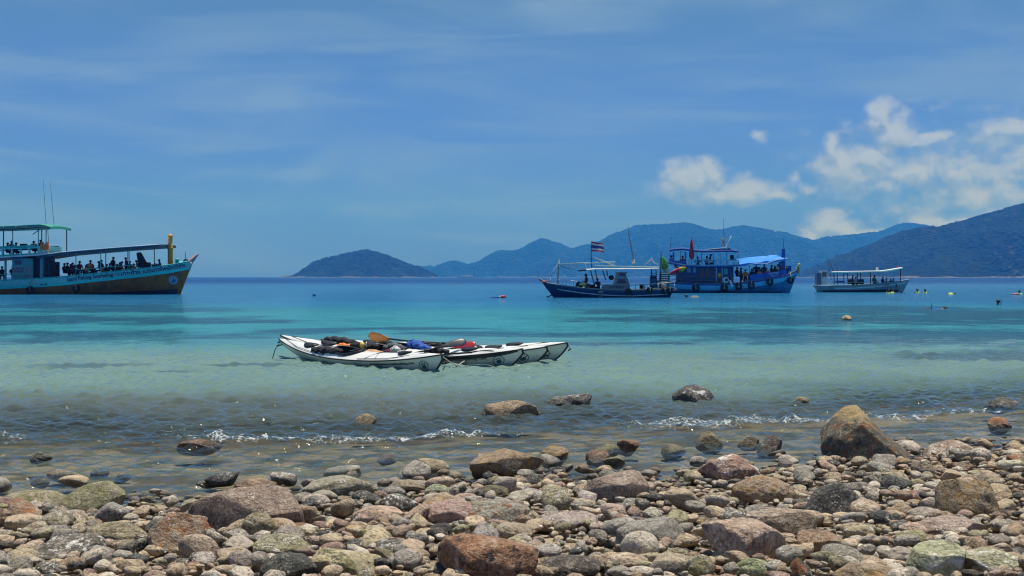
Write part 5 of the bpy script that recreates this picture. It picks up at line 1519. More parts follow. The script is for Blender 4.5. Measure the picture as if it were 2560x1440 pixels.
    mb = MB(); mb.tube([b.p(1955, 621, 0), b.p(1955, 597, 0)], 0.02, 5); mb.build('staff', M_BLACK, bp)
    mb = MB(); mb.lathe([(0.16, 0), (0.16, 0.45), (0.20, 0.5), (0.20, 0.55)], b.p(1970, 678, -0.2), 'z', 10); mb.build('bollard', BLUE_DARK, b.root)
    mb = MB()
    for i, (px, py) in enumerate(((1988, 672), (1991, 667), (1993, 662), (1992, 676), (1991, 682))):
        mb.blob(b.p(px, py, -0.02), (0.12, 0.14, 0.16), 20 + i, 0.25, 2)
    mb.build('bow_garland', paint('garland', (0.50, 0.46, 0.10), 0.9, 0.8, 20, grime_col=(0.10, 0.20, 0.05)), b.root, 'yellow and green garland tied to the stem')
    for px, py in ((1740, 720), (1808.5, 719.5), (1843.7, 716), (1874, 714), (1919.5, 705), (1971, 700.5)): tyre(b, px, py, 0.35, 0.115)
    return b

BB = blue_boat()

# ================================================================ navy fishing boat
NAVY = paint('navy_hull', (0.012, 0.045, 0.14), 0.5, 0.5, 1.5, grime_col=(0.02, 0.03, 0.05))
POLE = paint('weathered_pole', (0.50, 0.50, 0.44), 0.75, 0.6, 6)
POLE_TEAL = paint('teal_pole', (0.30, 0.48, 0.46), 0.7, 0.6, 6)

def fishing_boat():
    b = Boat('fishing_boat', 1520, 743.5, 0.06, 'navy blue fishing boat with a grey wheelhouse and a striped flag on a pole')
    b.setup([(1347, 696), (1365, 707), (1397, 712), (1442, 718), (1490, 722), (1570, 725), (1664, 722), (1682, 719)], [(0, 0.06), (0.05, 0.35), (0.18, 0.95), (0.4, 1.35), (0.8, 1.35), (1, 1.1)], (1394, 1664), -0.45, (0.7, 0.25, 0.3))
    b.hull(NAVY)
    b.strip('white_stripe', M_WHITE, 0.10, 0.96, lambda u: 0.42 - 0.10 * abs(u - 0.5), lambda u: 0.50 - 0.10 * abs(u - 0.5), 0.03, n=50)
    b.strip('sheer_board', paint('grey_blue_board', (0.06, 0.10, 0.16), 0.6, 0.5, 3), 0.02, 1.0, 0.0, 0.12, 0.02)
    b.gunwale(paint('worn_gunwale', (0.30, 0.28, 0.24), 0.7, 0.6, 5), 0.04)
    b.deck(M_DECK, 0.15, 0.06, 0.99)
    mb = MB(); mb.prism([(b.x(1664), b.z(728)), (b.x(1688), b.z(726)), (b.x(1688), b.z(721)), (b.x(1664), b.z(722))], -1.1, 1.1); mb.build('stern_platform', M_GREY, b.root)
    # wheelhouse
    mb = MB(); mb.box(b.x(1507), b.x(1571), -0.85, 0.85, b.z(724), b.z(711), 0.03); mb.build('engine_casing', M_GREY, b.root)
    wh = MB(); wh.prism([(b.x(1535), b.z(711)), (b.x(1571), b.z(711)), (b.x(1563), b.z(690)), (b.x(1562), b.z(681)), (b.x(1543), b.z(681)), (b.x(1542), b.z(690))], -0.8, 0.8); whr = wh.build('wheelhouse', M_GREY, b.root)
    mb = MB(); mb.prism([(b.x(1538), b.z(708)), (b.x(1562), b.z(708)), (b.x(1558.5), b.z(697.5)), (b.x(1541), b.z(697.5))], -0.84, -0.805); wf = mb.build('window', M_GLASS, whr)
    mb = MB(); mb.box(b.x(1545), b.x(1560), -0.83, -0.805, b.z(690), b.z(683)); mb.build('window', M_GLASS, whr)
    mb = MB(); mb.box(b.x(1541), b.x(1566), -0.95, 0.95, b.z(682), b.z(680)); mb.build('wheelhouse_roof', M_GREY, whr)
    v, f = strokes(10, 31, b.x(1556) - b.x(1520), 0.17); mb = MB(); mb.add([(b.x(1520) + q[0], -0.87, b.z(720) + q[1]) for q in v], f); mb.build('lettering', NAVY_INK, b.root)['kind'] = 'stuff'
    mb = MB(); mb.blob(b.p(1526, 694, -0.5), (0.22, 0.2, 0.2), 9, 0.1); mb.build('lamp_cluster', M_BLACK, b.root)
    # roof, spars and mast
    rf = [(1462, 674.5), (1480, 673), (1560, 672.5), (1600, 672.5), (1642, 671)]
    slab(b, rf, 0.07, -1.25, 1.25, 0.06).build('roof', M_WHITE, b.root)
    slab(b, [(1448, 675.5), (1463, 673.5)], 0.09, -1.0, 1.0).build('roof_visor', M_DARK, b.root)
    mb = MB(); rings = [[b.p(1400 + 50 * t, 664 + 8 * t + 4 * math.sin(math.pi * t), y) for y in (-0.9, -0.3, 0.3, 0.9)] for t in np.linspace(0, 1, 8)]; mb.loft(rings, False); mb.build('shade_cloth', paint('grey_shade', (0.20, 0.24, 0.28), 0.8), b.root)
    for a, c in (((1471, 674), (1484, 722)), ((1483, 674), (1494, 724))):
        mb = MB(); mb.tube([b.p(*a, -1.15), b.p(*c, -1.15)], 0.045, 6); mb.build('roof_post', M_DARK, b.root)
    for a, c in (((1511, 674), (1519, 700)), ((1521, 674), (1524, 690)), ((1624, 674), (1622, 722)), ((1635, 673), (1638, 722))):
        mb = MB(); mb.tube([b.p(*a, 1.1 if a[0] < 1600 else -1.0), b.p(*c, 1.1 if a[0] < 1600 else -1.0)], 0.04, 6); mb.build('roof_post', M_DARK, b.root)
    mb = MB(); mb.tube([b.p(1394, 709, 0), b.p(1394.5, 690, 0), b.p(1396.5, 668, 0), b.p(1397.5, 648, 0)], [.075, .07, .05, .02], 8); mb.build('foremast', POLE, b.root)
    mb = MB(); mb.tube([b.p(1391, 661.5, -0.1), b.p(1450, 658, -0.1), b.p(1500, 656, -0.1), b.p(1538, 654.5, -0.1)], 0.05, 6); mb.tube([b.p(1538, 654.5, -0.1), b.p(1528, 662, -0.1), b.p(1519, 664, -0.1)], 0.03, 5); mb.build('squid_boom', POLE_TEAL, b.root)
    mb = MB(); mb.tube([b.p(1482, 664, -1.1), b.p(1495, 666, -1.1), b.p(1560, 667, -1.1), b.p(1642, 668, -1.1)], 0.06, 6); mb.build('squid_boom', POLE_TEAL, b.root)
    mb = MB(); mb.tube([b.p(1483, 643, -0.6), b.p(1510, 655, -0.7), b.p(1535, 665, -0.8)], 0.035, 6); mb.build('squid_boom', POLE, b.root)
    mb = MB(); mb.tube([b.p(1606, 663, -0.9), b.p(1625, 650, -0.5), b.p(1627, 644, -0.5), b.p(1632, 656, -0.5), b.p(1645, 662, -0.4)], 0.035, 6); mb.build('stern_frame', POLE, b.root)
    mb = MB(); mb.tube([b.p(1394, 662, 0), b.p(1380, 680, 0), b.p(1366, 694, 0)], 0.02, 5); mb.build('forestay', M_ROPE, b.root)
    mb = MB(); mb.tube([b.p(1420, 659.5, -.1), b.p(1425, 666, -.1), b.p(1433, 669, -.1), b.p(1440, 666, -.1), b.p(1445, 659, -.1)], 0.03, 5); mb.build('slack_rope', M_ROPE, b.root)
    mb = MB(); mb.tube([b.p(1460, 658, -.3), b.p(1466, 671, -.3)], 0.02, 5); mb.build('stay', M_ROPE, b.root)
    mb = MB(); mb.tube([b.p(1587, 672, 0), b.p(1584, 650, 0), b.p(1577, 610, 0), b.p(1571, 575, 0), b.p(1570.5, 555, 0)], [.05, .04, .03, .015, .01], 6)
    for t in range(9): mb.blob(b.p(1572 + t * 1.5, 585 + t * 7.6, 0), (0.07, 0.07, 0.06), t, 0.1, 2)
    mb.build('light_mast', paint('mast_grey', (0.10, 0.14, 0.16), 0.6, 0.6, 6), b.root)
    mb = MB(); mb.blob(b.p(1583.5, 652, 0), (0.14, 0.12, 0.20), 31, 0.2); mb.build('mast_lamp', POLE, b.root)
    # flag
    mb = MB(); mb.tube([b.p(1479.5, 672, 0), b.p(1477.5, 640, 0), b.p(1478.5, 603, 0)], [.05, .035, .025], 6); mb.build('flag_pole', M_BLACK, b.root)
    fl = bpy.data.objects.new('flag', None); COL.objects.link(fl); fl.parent = b.root; fl['label'] = 'red, white and blue striped flag blowing to the right'
    cols = [(M_RED, 0, 1 / 6), (M_WHITE, 1 / 6, 2 / 6), (paint('flag_blue', (0.05, 0.06, 0.22), 0.8), 2 / 6, 4 / 6), (M_WHITE, 4 / 6, 5 / 6), (M_RED, 5 / 6, 1)]
    def fp(s, t):
        drop = 7 * s ** 1.4 * (1 - t * 0.65) + 3 * s * t
        return b.p(1479 + 32 * s - 3 * (1 - t) * s, 603 + drop + 24 * t + 1.3 * math.sin(5 * s + t), 0.10 * math.sin(7 * s + 2 * t))
    for mt, t0, t1 in cols:
        mb = MB(); rings = [[fp(s, t0 + (t1 - t0) * k / 3) for k in range(4)] for s in np.linspace(0, 1, 14)]
        mb.loft(rings, False); mb.build('flag_stripe', mt, fl)
    # bow gear
    mb = MB(); mb.tube([b.p(1347, 697, 0), b.p(1356, 703, 0), b.p(1362, 712, -.1), b.p(1368, 723, -.15)], [.06, .09, .06, .04], 7); mb.build('anchor', paint('rusty_iron', (0.16, 0.08, 0.05), 0.9, 0.5, 8), b.root)
    mb = MB(); mb.blob(b.p(1362, 704, -0.2), (0.30, 0.2, 0.08), 41, 0.2, 3); mb.build('bow_rope_coil', paint('red_rope', (0.42, 0.14, 0.10), 0.9), b.root)
    mb = MB(); mb.tube([b.p(1393, 700, -0.8), b.p(1412, 700, -.95), b.p(1440, 704, -1.1)], 0.04, 6)
    mb.build('bow_rail', M_WHITE, b.root)
    for px in (1403, 1412, 1421, 1430):
        mb = MB(); mb.tube([b.p(px, 716, -.98), b.p(px, 701, -.98)], 0.025, 5); mb.build('rail_post', BLUE_RAIL, b.root)
    mb = MB(); mb.tube([b.p(1364, 707, -.1), b.p(1364, 694, -.1), b.p(1374, 696, -.3), b.p(1376, 708, -.4)], 0.03, 5); mb.build('bow_roller', POLE, b.root)
    mb = MB(); mb.tube([b.p(1393, 728, -0.1), b.p(1384, 735, -0.1), b.p(1374, 740, -0.1), b.p(1366, 742.5, -0.1)], 0.05, 6); mb.build('mooring_line', M_BLACK, b.root)
    mb = MB(); mb.tube([b.p(1570, 713, -1.2), b.p(1620, 710, -1.2), b.p(1682, 705, -1.1)], 0.04, 6); mb.build('side_rail', POLE, b.root)
    for px in (1583, 1612, 1640, 1680):
        mb = MB(); mb.tube([b.p(px, 723, -1.2), b.p(px, 709, -1.2)], 0.03, 5); mb.build('rail_post', POLE, b.root)
    # deck clutter
    mb = MB(); mb.blob(b.p(1447, 713, -0.4), (0.32, 0.3, 0.30), 51, 0.2); mb.build('net_heap', M_BLACK, b.root)
    mb = MB(); mb.blob(b.p(1454, 710, -0.75), (0.30, 0.14, 0.17), 52, 0.25); mb.build('yellow_bag', paint('pale_yellow_cloth', (0.62, 0.62, 0.30), 0.9), b.root)
    mb = MB(); mb.box(b.x(1460), b.x(1472), -0.8, -0.2, b.z(720), b.z(709), 0.02); mb.build('crate', paint('brown_crate', (0.14, 0.06, 0.045), 0.8), b.root)
    mb = MB(); mb.lathe([(0.2, 0), (0.22, 0.28), (0.20, 0.34)], b.p(1478, 722, -0.6), 'z', 12); mb.build('basket', M_DARK, b.root)
    mb = MB(); mb.lathe([(0.16, 0), (0.17, 0.36), (0.17, 0.38)], b.p(1601, 722, -0.7), 'z', 12); mb.build('drum', M_BLACK, b.root)
    mb = MB(); mb.lathe([(0.10, 0), (0.10, 0.34), (0.05, 0.38)], b.p(1606, 722, -0.9), 'z', 10); mb.build('jerry_can', M_WHITE, b.root)
    mb = MB(); mb.box(b.x(1623), b.x(1637), -0.9, -0.3, b.z(721), b.z(690), 0.02); mb.build('stern_locker', paint('locker_blue', (0.03, 0.10, 0.22), 0.6), b.root)
    for py in (683, 688, 694): 
        mb = MB(); mb.tube([b.p(1624, py, -1.02), b.p(1637, py, -1.02)], 0.03, 5); mb.build('ladder_rung', M_DARK, b.root)
    mb = MB(); mb.tube([b.p(1647, 722, -0.8), b.p(1648, 680, -0.8), b.p(1649.5, 627, -0.8)], [.05, .05, .04], 6); mb.build('stern_pole', M_BLACK, b.root)
    # boarding steps at the stern
    st = MB(); st.prism([(b.x(1647), b.z(722)), (b.x(1673), b.z(722)), (b.x(1672), b.z(684)), (b.x(1652), b.z(680))], -0.5, 0.3); stp = st.build('boarding_steps', paint('dark_green', (0.06, 0.13, 0.11), 0.7), b.root)
    for i in range(6):
        mb = MB(); mb.box(b.x(1649), b.x(1665 + i * 0.8), -0.62, -0.48, b.z(710 - i * 5), b.z(707.6 - i * 5)); mb.build('tread', M_WHITE, stp)
    mb = MB(); mb.blob(b.p(1655, 713, -0.65), (0.28, 0.15, 0.22), 61, 0.2); mb.build('cloth_bundle', paint('pale_cloth', (0.50, 0.50, 0.46), 0.9), b.root)
    for px, py in ((1565, 728), (1617, 725), (1655, 727), (1668, 725)): tyre(b, px, py, 0.24, 0.08, px != 1565)
    mb = MB(); y = b.near_y(1498, .3) - .08; mb.box(b.x(1491), b.x(1502), y - .05, y + .03, b.z(731), b.z(727)); mb.tube([b.p(1491, 731, y), b.p(1491, 740, y - .02), b.p(1501, 740, y - .02), b.p(1501, 731, y)], 0.03, 5); mb.build('side_ladder', M_GREY, b.root)
    return b

FB = fishing_boat()

# ================================================================ pale open boat
def pale_boat():
    b = Boat('longtail_boat', 2150, 730.5, -0.05, 'small pale grey-green open boat with a thin white roof, farthest right')
    PALE = paint('pale_green_hull', (0.24, 0.36, 0.37), 0.55, 0.6, 2, grime_col=(0.12, 0.18, 0.19))
    b.setup([(2039, 713.5), (2060, 714), (2131, 713), (2197, 708.6), (2241, 703.5), (2272, 698)], [(0, 0.95), (0.2, 1.15), (0.55, 1.15), (0.8, 0.7), (0.93, 0.3), (1, 0.05)], (2050, 2251), -0.4, (0.3, 0.24, 0.7))
    b.hull(PALE)
    b.strip('white_stripe', M_WHITE, 0.18, 0.965, 0.24, 0.36, 0.02)
    b.strip('boot_stripe', BOOT, 0.05, 0.93, lambda u: float(np.interp(u, (0, .5, .8, 1), (0.48, 0.52, 0.72, 1.1))), lambda u: float(np.interp(u, (0, .5, .8, 1), (0.75, 0.78, 1.0, 1.4))), 0.01)
    b.gunwale(paint('pale_gunwale', (0.34, 0.40, 0.38), 0.6, 0.5, 5), 0.04)
    b.deck(M_DECK, 0.12)
    mb = MB(); mb.box(b.x(2037), b.x(2052), -0.8, 0.8, b.z(718), b.z(714.2)); mb.build('stern_platform', M_GREY, b.root)
    mb = MB(); mb.tube([b.p(2049, 719, -.2), b.p(2044, 725, -.2), b.p(2047, 730, -.2)], 0.07, 6); mb.build('rudder', M_BLACK, b.root)
    mb = MB(); mb.box(b.x(2041), b.x(2051), -0.6, 0.6, b.z(712), b.z(682), 0.02); mb.build('stern_tank', paint('tank_grey', (0.14, 0.19, 0.24), 0.6), b.root)
    mb = MB(); mb.box(b.x(2051.5), b.x(2066), -0.65, 0.5, b.z(711), b.z(677), 0.02); bx = mb.build('white_cabinet', M_WHITE, b.root)
    mb = MB(); mb.box(b.x(2054), b.x(2064), -0.675, -0.65, b.z(692), b.z(680.5)); pn = mb.build('sign_panel', paint('rust_red_sign', (0.34, 0.10, 0.06), 0.7, 0.6, 10, grime_col=(0.5, 0.3, 0.2)), bx)
    rf = [(2077, 680), (2110, 679), (2150, 678.4), (2195, 677.5), (2215, 675.5), (2249, 669.5)]
    slab(b, rf, 0.07, -1.05, 1.05, 0.05).build('roof', M_WHITE, b.root)
    mb = MB(); mb.tube([b.p(a, c + 2.4, -1.06) for a, c in rf], 0.03, 5); mb.build('roof_edge', TEAL, b.root)
    line = lambda px: float(np.interp(px, [q[0] for q in rf], [q[1] for q in rf]))
    for px in (2081, 2105, 2138, 2170, 2244):
        mb = MB(); mb.tube([b.p(px, line(px) + 2, -0.95), b.p(px + (1 if px < 2200 else 3), 711 if px < 2200 else 704, -0.95 if px < 2200 else -.4)], 0.045, 6); mb.build('roof_post', M_DARK, b.root)
    for px in (2098, 2124, 2156):
        mb = MB(); mb.tube([b.p(px, line(px) + 2, 0.95), b.p(px + 1, 711, 0.95)], 0.045, 6); mb.build('roof_post', M_DARK, b.root)
    for a, c in (((2066, 640), (2084, 678)), ((2072, 648), (2082, 680)), ((2080, 642), (2096, 680)), ((2070, 655), (2078, 700))):
        mb = MB(); mb.tube([b.p(*c, -.3), b.p(*a, -.2)], [.025, .01], 5); mb.build('fishing_rod', M_BLACK, b.root)
    mb = MB(); mb.box(b.x(2189.5), b.x(2194.5), -0.2, 0.1, b.z(678), b.z(668.5), 0.02); mb.build('roof_lamp', M_WHITE, b.root)
    mb = MB(); mb.blob(b.p(2243, 668, 0), (0.10, 0.10, 0.16), 5, 0.2); mb.build('bow_cloth', M_RED, b.root)
    mb = MB(); mb.box(b.x(2090), b.x(2107), -0.6, 0.3, b.z(708), b.z(702), 0.02); mb.build('bench', BLUE_DARK, b.root)
    mb = MB(); mb.box(b.x(2122), b.x(2158), -0.4, 0.6, b.z(710), b.z(698), 0.05); mb.build('engine_box', M_DARK, b.root)
    mb = MB(); mb.tube([b.p(2133, 708, -1.18), b.p(2134, 716, -1.2), b.p(2140, 726, -1.15)], 0.025, 5); mb.build('hanging_rope', M_ROPE, b.root)
    mb = MB(); mb.tube([b.p(2066, 706, -1.0), b.p(2130, 706, -1.1), b.p(2190, 704, -1.05)], 0.03, 5); mb.build('side_rail', POLE, b.root)
    mb = MB()
    for dx in (0, 7): mb.tube([b.p(2210 + dx, 708, -0.95), b.p(2208 + dx, 729, -1.1)], 0.03, 5)
    for k in range(4): mb.tube([b.p(2209.5, 712 + 4.5 * k, -1.0), b.p(2216.5, 712 + 4.5 * k, -1.0)], 0.025, 5)
    mb.build('boarding_ladder', M_GREY, b.root)
    return b

PB = pale_boat()

# ================================================================ people aboard and in the water
BLK = (0.012, 0.013, 0.018); NVY = (0.015, 0.022, 0.05); DRED = (0.16, 0.02, 0.02); GRY = (0.10, 0.10, 0.11); WHT = (0.55, 0.55, 0.55); GRN = (0.10, 0.28, 0.05); ORG = (0.5, 0.10, 0.03)
def aboard(bt, px, py, pose, face, shirt, label, group=None, vest=None, scale=1.0, y=0.0):
    return person(bt.M @ Vector(bt.p(px, py, y)), pose, face, shirt, label, group, vest, scale)

G1 = 'dark-clothed passengers under the awning of the teal boat'
D1 = []
ORD = ['leftmost', 'second', 'third', 'fourth', 'fifth', 'sixth', 'seventh', 'eighth', 'ninth', 'tenth', 'eleventh', 'twelfth', 'thirteenth', 'fourteenth', 'fifteenth', 'sixteenth', 'seventeenth', 'eighteenth', 'nineteenth', 'twentieth']
def name_row(row, text):
    for i, (_, o) in enumerate(sorted(row, key=lambda t: t[0])):
        o['label'] = text % (ORD[i] + (' from the left' if i else ''))
for i, (px, py, pz, fc, sh, y, sc) in enumerate([
        (150, 657, 'sit', 2.4, BLK, 0.6, 1), (168, 656, 'sit', 1.2, BLK, -0.2, 1), (176, 661, 'sit', 2.0, NVY, 0.7, 1), (184, 663, 'lean', 1.0, BLK, 0.9, 1), (247, 652, 'lean', -1.0, BLK, 0.1, 1.02),
        (260, 649, 'sit', 2.6, BLK, -0.6, 1.05), (270, 657, 'lean', 1.4, NVY, 0.4, 1), (222, 661, 'sit', 3.0, BLK, 0.8, .95), (331, 652, 'sit', 2.8, BLK, -0.4, .95), (342, 650, 'lean', -1.2, BLK, 0.3, 1), (353, 652, 'sit', 0.6, BLK, 0.9, 1), (160, 659, 'lean', 0.5, BLK, 1.1, 1), (198, 662, 'lean', 2.2, BLK, 1.2, 1), (214, 664, 'sit', 1.8, BLK, 1.2, .95), (253, 659, 'sit', 0.8, BLK, 1.2, 1), (281, 659, 'lean', 2.2, BLK, 1.1, 1), (306, 658, 'sit', 2.0, BLK, 1.0, 1), (325, 658, 'sit', 1.0, BLK, 1.1, 1)]):
    D1.append((px, aboard(LB, px, py, pz, fc, sh, 'x', G1, None, sc, y)))
name_row(D1, 'dark-clothed passenger sitting under the teal boat awning, %s in that row')
aboard(LB, 190, 656, 'sit', 2.7, DRED, 'passenger in dark red sitting nearest the wheelhouse on the teal boat', None, None, 1, -0.9)
aboard(LB, 207, 652, 'sit', 2.9, DRED, 'passenger in a dark red top left of the first awning post of the teal boat', None, None, 1.02, -0.8)
aboard(LB, 236, 650, 'sit', 3.0, ORG, 'passenger in a bright orange life vest, back turned, under the teal boat awning', None, M_VEST, 1, -0.9)
aboard(LB, 227, 660, 'sit', 2.6, ORG, 'passenger in an orange vest beside the first awning post of the teal boat', None, M_VEST, .95, -0.9)
aboard(LB, 268, 662, 'sit', 2.8, ORG, 'passenger in an orange vest low between the awning posts of the teal boat', None, M_VEST, .9, -1.0)
aboard(LB, 346, 660, 'sit', 2.8, ORG, 'passenger in an orange vest just left of the folded gangplank', None, M_VEST, .9, -0.9)
aboard(LB, 290, 642, 'stand', 2.5, BLK, 'tallest dark-clothed passenger standing in the middle of the teal boat foredeck', None, None, 1.0, -0.5)
aboard(LB, 299, 655, 'sit', 2.9, ORG, 'passenger in an orange vest half hidden beside the tallest standing one', None, M_VEST, 1, 0.2)
aboard(LB, 320, 643, 'stand', -1.4, BLK, 'hooded dark figure bending near the folded gangplank of the teal boat', None, None, 0.98, -0.3)
aboard(LB, 313, 653, 'lean', 1.6, BLK, 'dark passenger crouching left of the hooded figure on the teal boat', None, None, 1, -0.7)
aboard(LB, 406, 648, 'reach', -1.57, NVY, 'lone passenger sitting forward near the ochre bow post of the teal boat', None, None, 0.92, -0.3)
aboard(LB, 9, 665, 'sit', 0.4, BLK, 'dark passenger at the left edge beside the teal boat wheelhouse window', None, None, 1, -1.0)
aboard(LB, 31, 664, 'sit', 1.0, BLK, 'dark passenger next to the wheelhouse wall of the teal boat', None, None, 1, -0.6)
G2 = 'people on the upper deck of the teal boat'
D2 = []
for px, py, sh in ((26, 606, BLK), (48, 606, BLK), (-10, 608, BLK)):
    D2.append((px, aboard(LB, px, py, 'sit', 2.8, sh, 'x', G2, None, 1, -1.2)))
name_row(D2, 'dark-haired passenger behind the upper rail of the teal boat, %s')
aboard(LB, 38, 602, 'sit', 2.9, (0.25, 0.10, 0.05), 'passenger in brown sitting behind the upper rail of the teal boat', G2, None, 1, -1.3)
aboard(LB, 91, 602, 'sit', 2.9, ORG, 'passenger with an orange vest sitting on the upper deck of the teal boat', G2, M_VEST, 1, -1.0)
aboard(LB, 115, 600, 'sit', -1.2, BLK, 'passenger at the front end of the upper deck of the teal boat', G2, None, 1, -1.4)

G3 = 'dark-clothed passengers under the blue tarpaulin'
D3 = []
for i, (px, py, pz, fc, sh, y, sc) in enumerate([(1843, 667, 'sit', 2.0, BLK, 0.6, 1), (1851, 669, 'stand', 1.2, BLK, -0.4, .95), (1879, 671, 'sit', 2.2, BLK, 0.5, 1), (1898, 667, 'sit', 2.8, BLK, 0.8, 1), (1926, 662, 'sit', 1.0, BLK, -0.1, 1), (1934, 664, 'lean', 1.8, NVY, 0.4, .95)]):
    D3.append((px, aboard(BB, px, py, pz, fc, sh, 'x', G3, None, sc, y)))
name_row(D3, 'dark-clothed passenger under the tarpaulin of the blue boat, %s of them')
aboard(BB, 1889, 659, 'stand', 3.0, BLK, 'tall dark passenger standing under the tarpaulin of the blue boat', None, None, 1.0, 0.2)
aboard(BB, 1909, 660, 'stand', 2.6, BLK, 'dark standing passenger beside the tarpaulin fold on the blue boat', None, None, 0.95, 0.3)
aboard(BB, 1861, 673, 'stand', 2.8, ORG, 'passenger in an orange life vest by the cabin end of the blue boat', None, M_VEST, 0.95, -1.0)
aboard(BB, 1896, 672, 'lean', 2.9, ORG, 'passenger in an orange life vest leaning over the blue bulwark', None, M_VEST, 0.92, -1.1)
aboard(BB, 1913, 670, 'sit', 2.9, ORG, 'passenger in orange sitting behind the lettered bulwark of the blue boat', None, M_VEST, 0.9, -0.7)
aboard(BB, 1946, 654, 'sit', 1.2, DRED, 'passenger in dark red next to the blue bow post', None, None, 1.0, -0.2)
aboard(BB, 1941, 660, 'sit', 0.8, WHT, 'passenger in a pale top next to the blue bow post', None, None, 0.95, -0.5)
aboard(BB, 1934, 668, 'lean', -0.7, (0.25, 0.10, 0.06), 'passenger in brown low behind the bulwark of the blue boat', None, None, 0.85, -0.6)
aboard(BB, 1963, 664, 'stand', -0.6, GRY, 'crew member standing ahead of the blue bow post', None, None, 0.8, -0.15)
G4 = 'people on the upper deck of the blue boat'
aboard(BB, 1680, 638, 'sit', 1.0, WHT, 'passenger in a white top at the stern end of the blue upper deck', G4, None, 0.95, -1.0)
aboard(BB, 1708, 639, 'sit', 0.4, (0.55, 0.20, 0.16), 'passenger in a pink top between the thick posts of the blue upper deck', G4, None, 1.0, -1.1)
aboard(BB, 1745, 641, 'sit', 2.8, BLK, 'dark passenger just right of the furled red umbrella', G4, None, 0.95, -0.8)
aboard(BB, 1776, 635, 'lean', 1.3, BLK, 'dark passenger leaning in the middle of the blue upper deck', G4, None, 1.05, -0.7)
aboard(BB, 1767, 640, 'sit', 2.2, ORG, 'passenger with an orange vest in the middle of the blue upper deck', G4, M_VEST, 0.95, -1.2)

aboard(BB, 1886, 683, 'lean', 2.9, ORG, 'child in an orange vest at the open end of the blue bulwark', None, M_VEST, 0.72, -1.35)
aboard(FB, 1464, 684, 'sit', -1.9, (0.20, 0.05, 0.04), 'fisherman in dark red sitting on the foredeck of the navy boat', None, None, 0.95, -0.3)
aboard(FB, 1493, 695, 'lean', -0.6, (0.09, 0.03, 0.025), 'dark figure slumped by the roof post of the navy boat', None, None, 0.85, -0.2)
aboard(FB, 1551, 686, 'sit', 0.2, BLK, 'helmsman seen dimly inside the grey wheelhouse', None, None, 0.9, 0.1)

aboard(PB, 2131, 688, 'stand', 1.2, BLK, 'dark passenger standing amidships under the pale boat roof', None, None, 0.8, -0.2)
aboard(PB, 2137, 691, 'sit', -0.4, WHT, 'passenger in a white top amidships on the pale boat', None, None, 0.85, -0.5)
aboard(PB, 2184, 687, 'sit', 1.9, GRN, 'passenger in a bright green top on the pale boat', None, None, 1.0, -0.3)
D4 = []
for px, py, fc in ((2205, 692, 2.0), (2214, 695, 1.4), (2225, 696, 2.6), (2231, 695, 1.0)):
    D4.append((px, aboard(PB, px, py, 'sit', fc, BLK if px != 2214 else GRY, 'x', 'dark passengers in the bow of the pale boat', None, 0.72, -0.2)))
name_row(D4, 'dark passenger sitting in the bow half of the pale boat, %s')

def swimmer(px, py, label, shirt=BLK, vest=None, pose='sit', face=0.0, up=0.34, group='snorkellers around the pale boat', scale=1.0):
    """px, py where the water meets the body"""
    Y = H * F / (py - HZ); x = (px - 1280) / F * Y
    if pose == 'swim':
        return person(None, 'swim', face, shirt, label, group, vest, scale, base=(x, Y, -0.02))
    J, hgt = POSES[pose]
    return person((x, Y, up), pose, face, shirt, label, group, vest, scale)

swimmer(2221, 733, 'snorkeller in a lime vest at the ladder of the pale boat', vest=M_LIME, face=1.0, up=0.40)
swimmer(2232, 732.5, 'snorkeller in a pale lime vest next to the ladder of the pale boat', vest=M_LIME, face=2.2, up=0.44)
swimmer(2253, 733, 'snorkeller low in the water below the pale boat bow', vest=M_LIME, face=2.5, up=0.26)
swimmer(2293, 732.5, 'snorkeller in a lime vest, first right of the pale boat', vest=M_LIME, face=0.3, up=0.46)
swimmer(2313, 733, 'snorkeller in a lime vest, second right of the pale boat', vest=M_LIME, face=-0.5, up=0.44)
swimmer(2366, 735, 'snorkeller floating flat in a pale vest right of the pale boat', vest=M_LIME, pose='swim', face=0.2)
swimmer(2549, 736, 'swimmer with a red float at the right edge', shirt=WHT, vest=M_LIME, face=-1.0, up=0.42, scale=0.95)
swimmer(2495, 761, 'dark-haired snorkeller alone with a snorkel raised', face=1.6, up=0.30, scale=0.95)
swimmer(2322, 771.5, 'snorkeller in a bright blue shirt floating face down', shirt=(0.02, 0.10, 0.50), pose='swim', face=0.15)
# snorkel tubes are held by the swimmers
for px, py, lab in ((2503, 755, 'short snorkel tube beside the lone dark-haired snorkeller'), (2329, 766, 'black snorkel tube above the swimmer in the blue shirt')):
    Y = H * F / ((761 if px > 2400 else 771.5) - HZ); p = at(px, py, Y)
    mb = MB(); mb.tube([(p.x - 0.04, p.y, 0.0), (p.x, p.y, 0.10), (p.x + 0.01, p.y, 0.26)], 0.016, 7)
    props(mb.build('snorkel', M_BLACK), lab, 'snorkel')

# ================================================================ sea kayaks
K_WHITE = paint('kayak_gelcoat', (0.80, 0.80, 0.76), 0.22, 0.25, 2.0, 0.5, grime_col=(0.55, 0.52, 0.42))
K_DECKBLUE = paint('kayak_dark_trim', (0.018, 0.022, 0.035), 0.35, 0.2, 3.0)
K_CREAM = paint('kayak_hull', (0.74, 0.73, 0.66), 0.25, 0.35, 2.0, 0.5, grime_col=(0.42, 0.40, 0.30))
K_INK = paint('kayak_lettering', (0.02, 0.025, 0.03), 0.5, 0.1, 8)
K_TEAL = paint('kayak_emblem_teal', (0.03, 0.12, 0.14), 0.5, 0.1, 8)

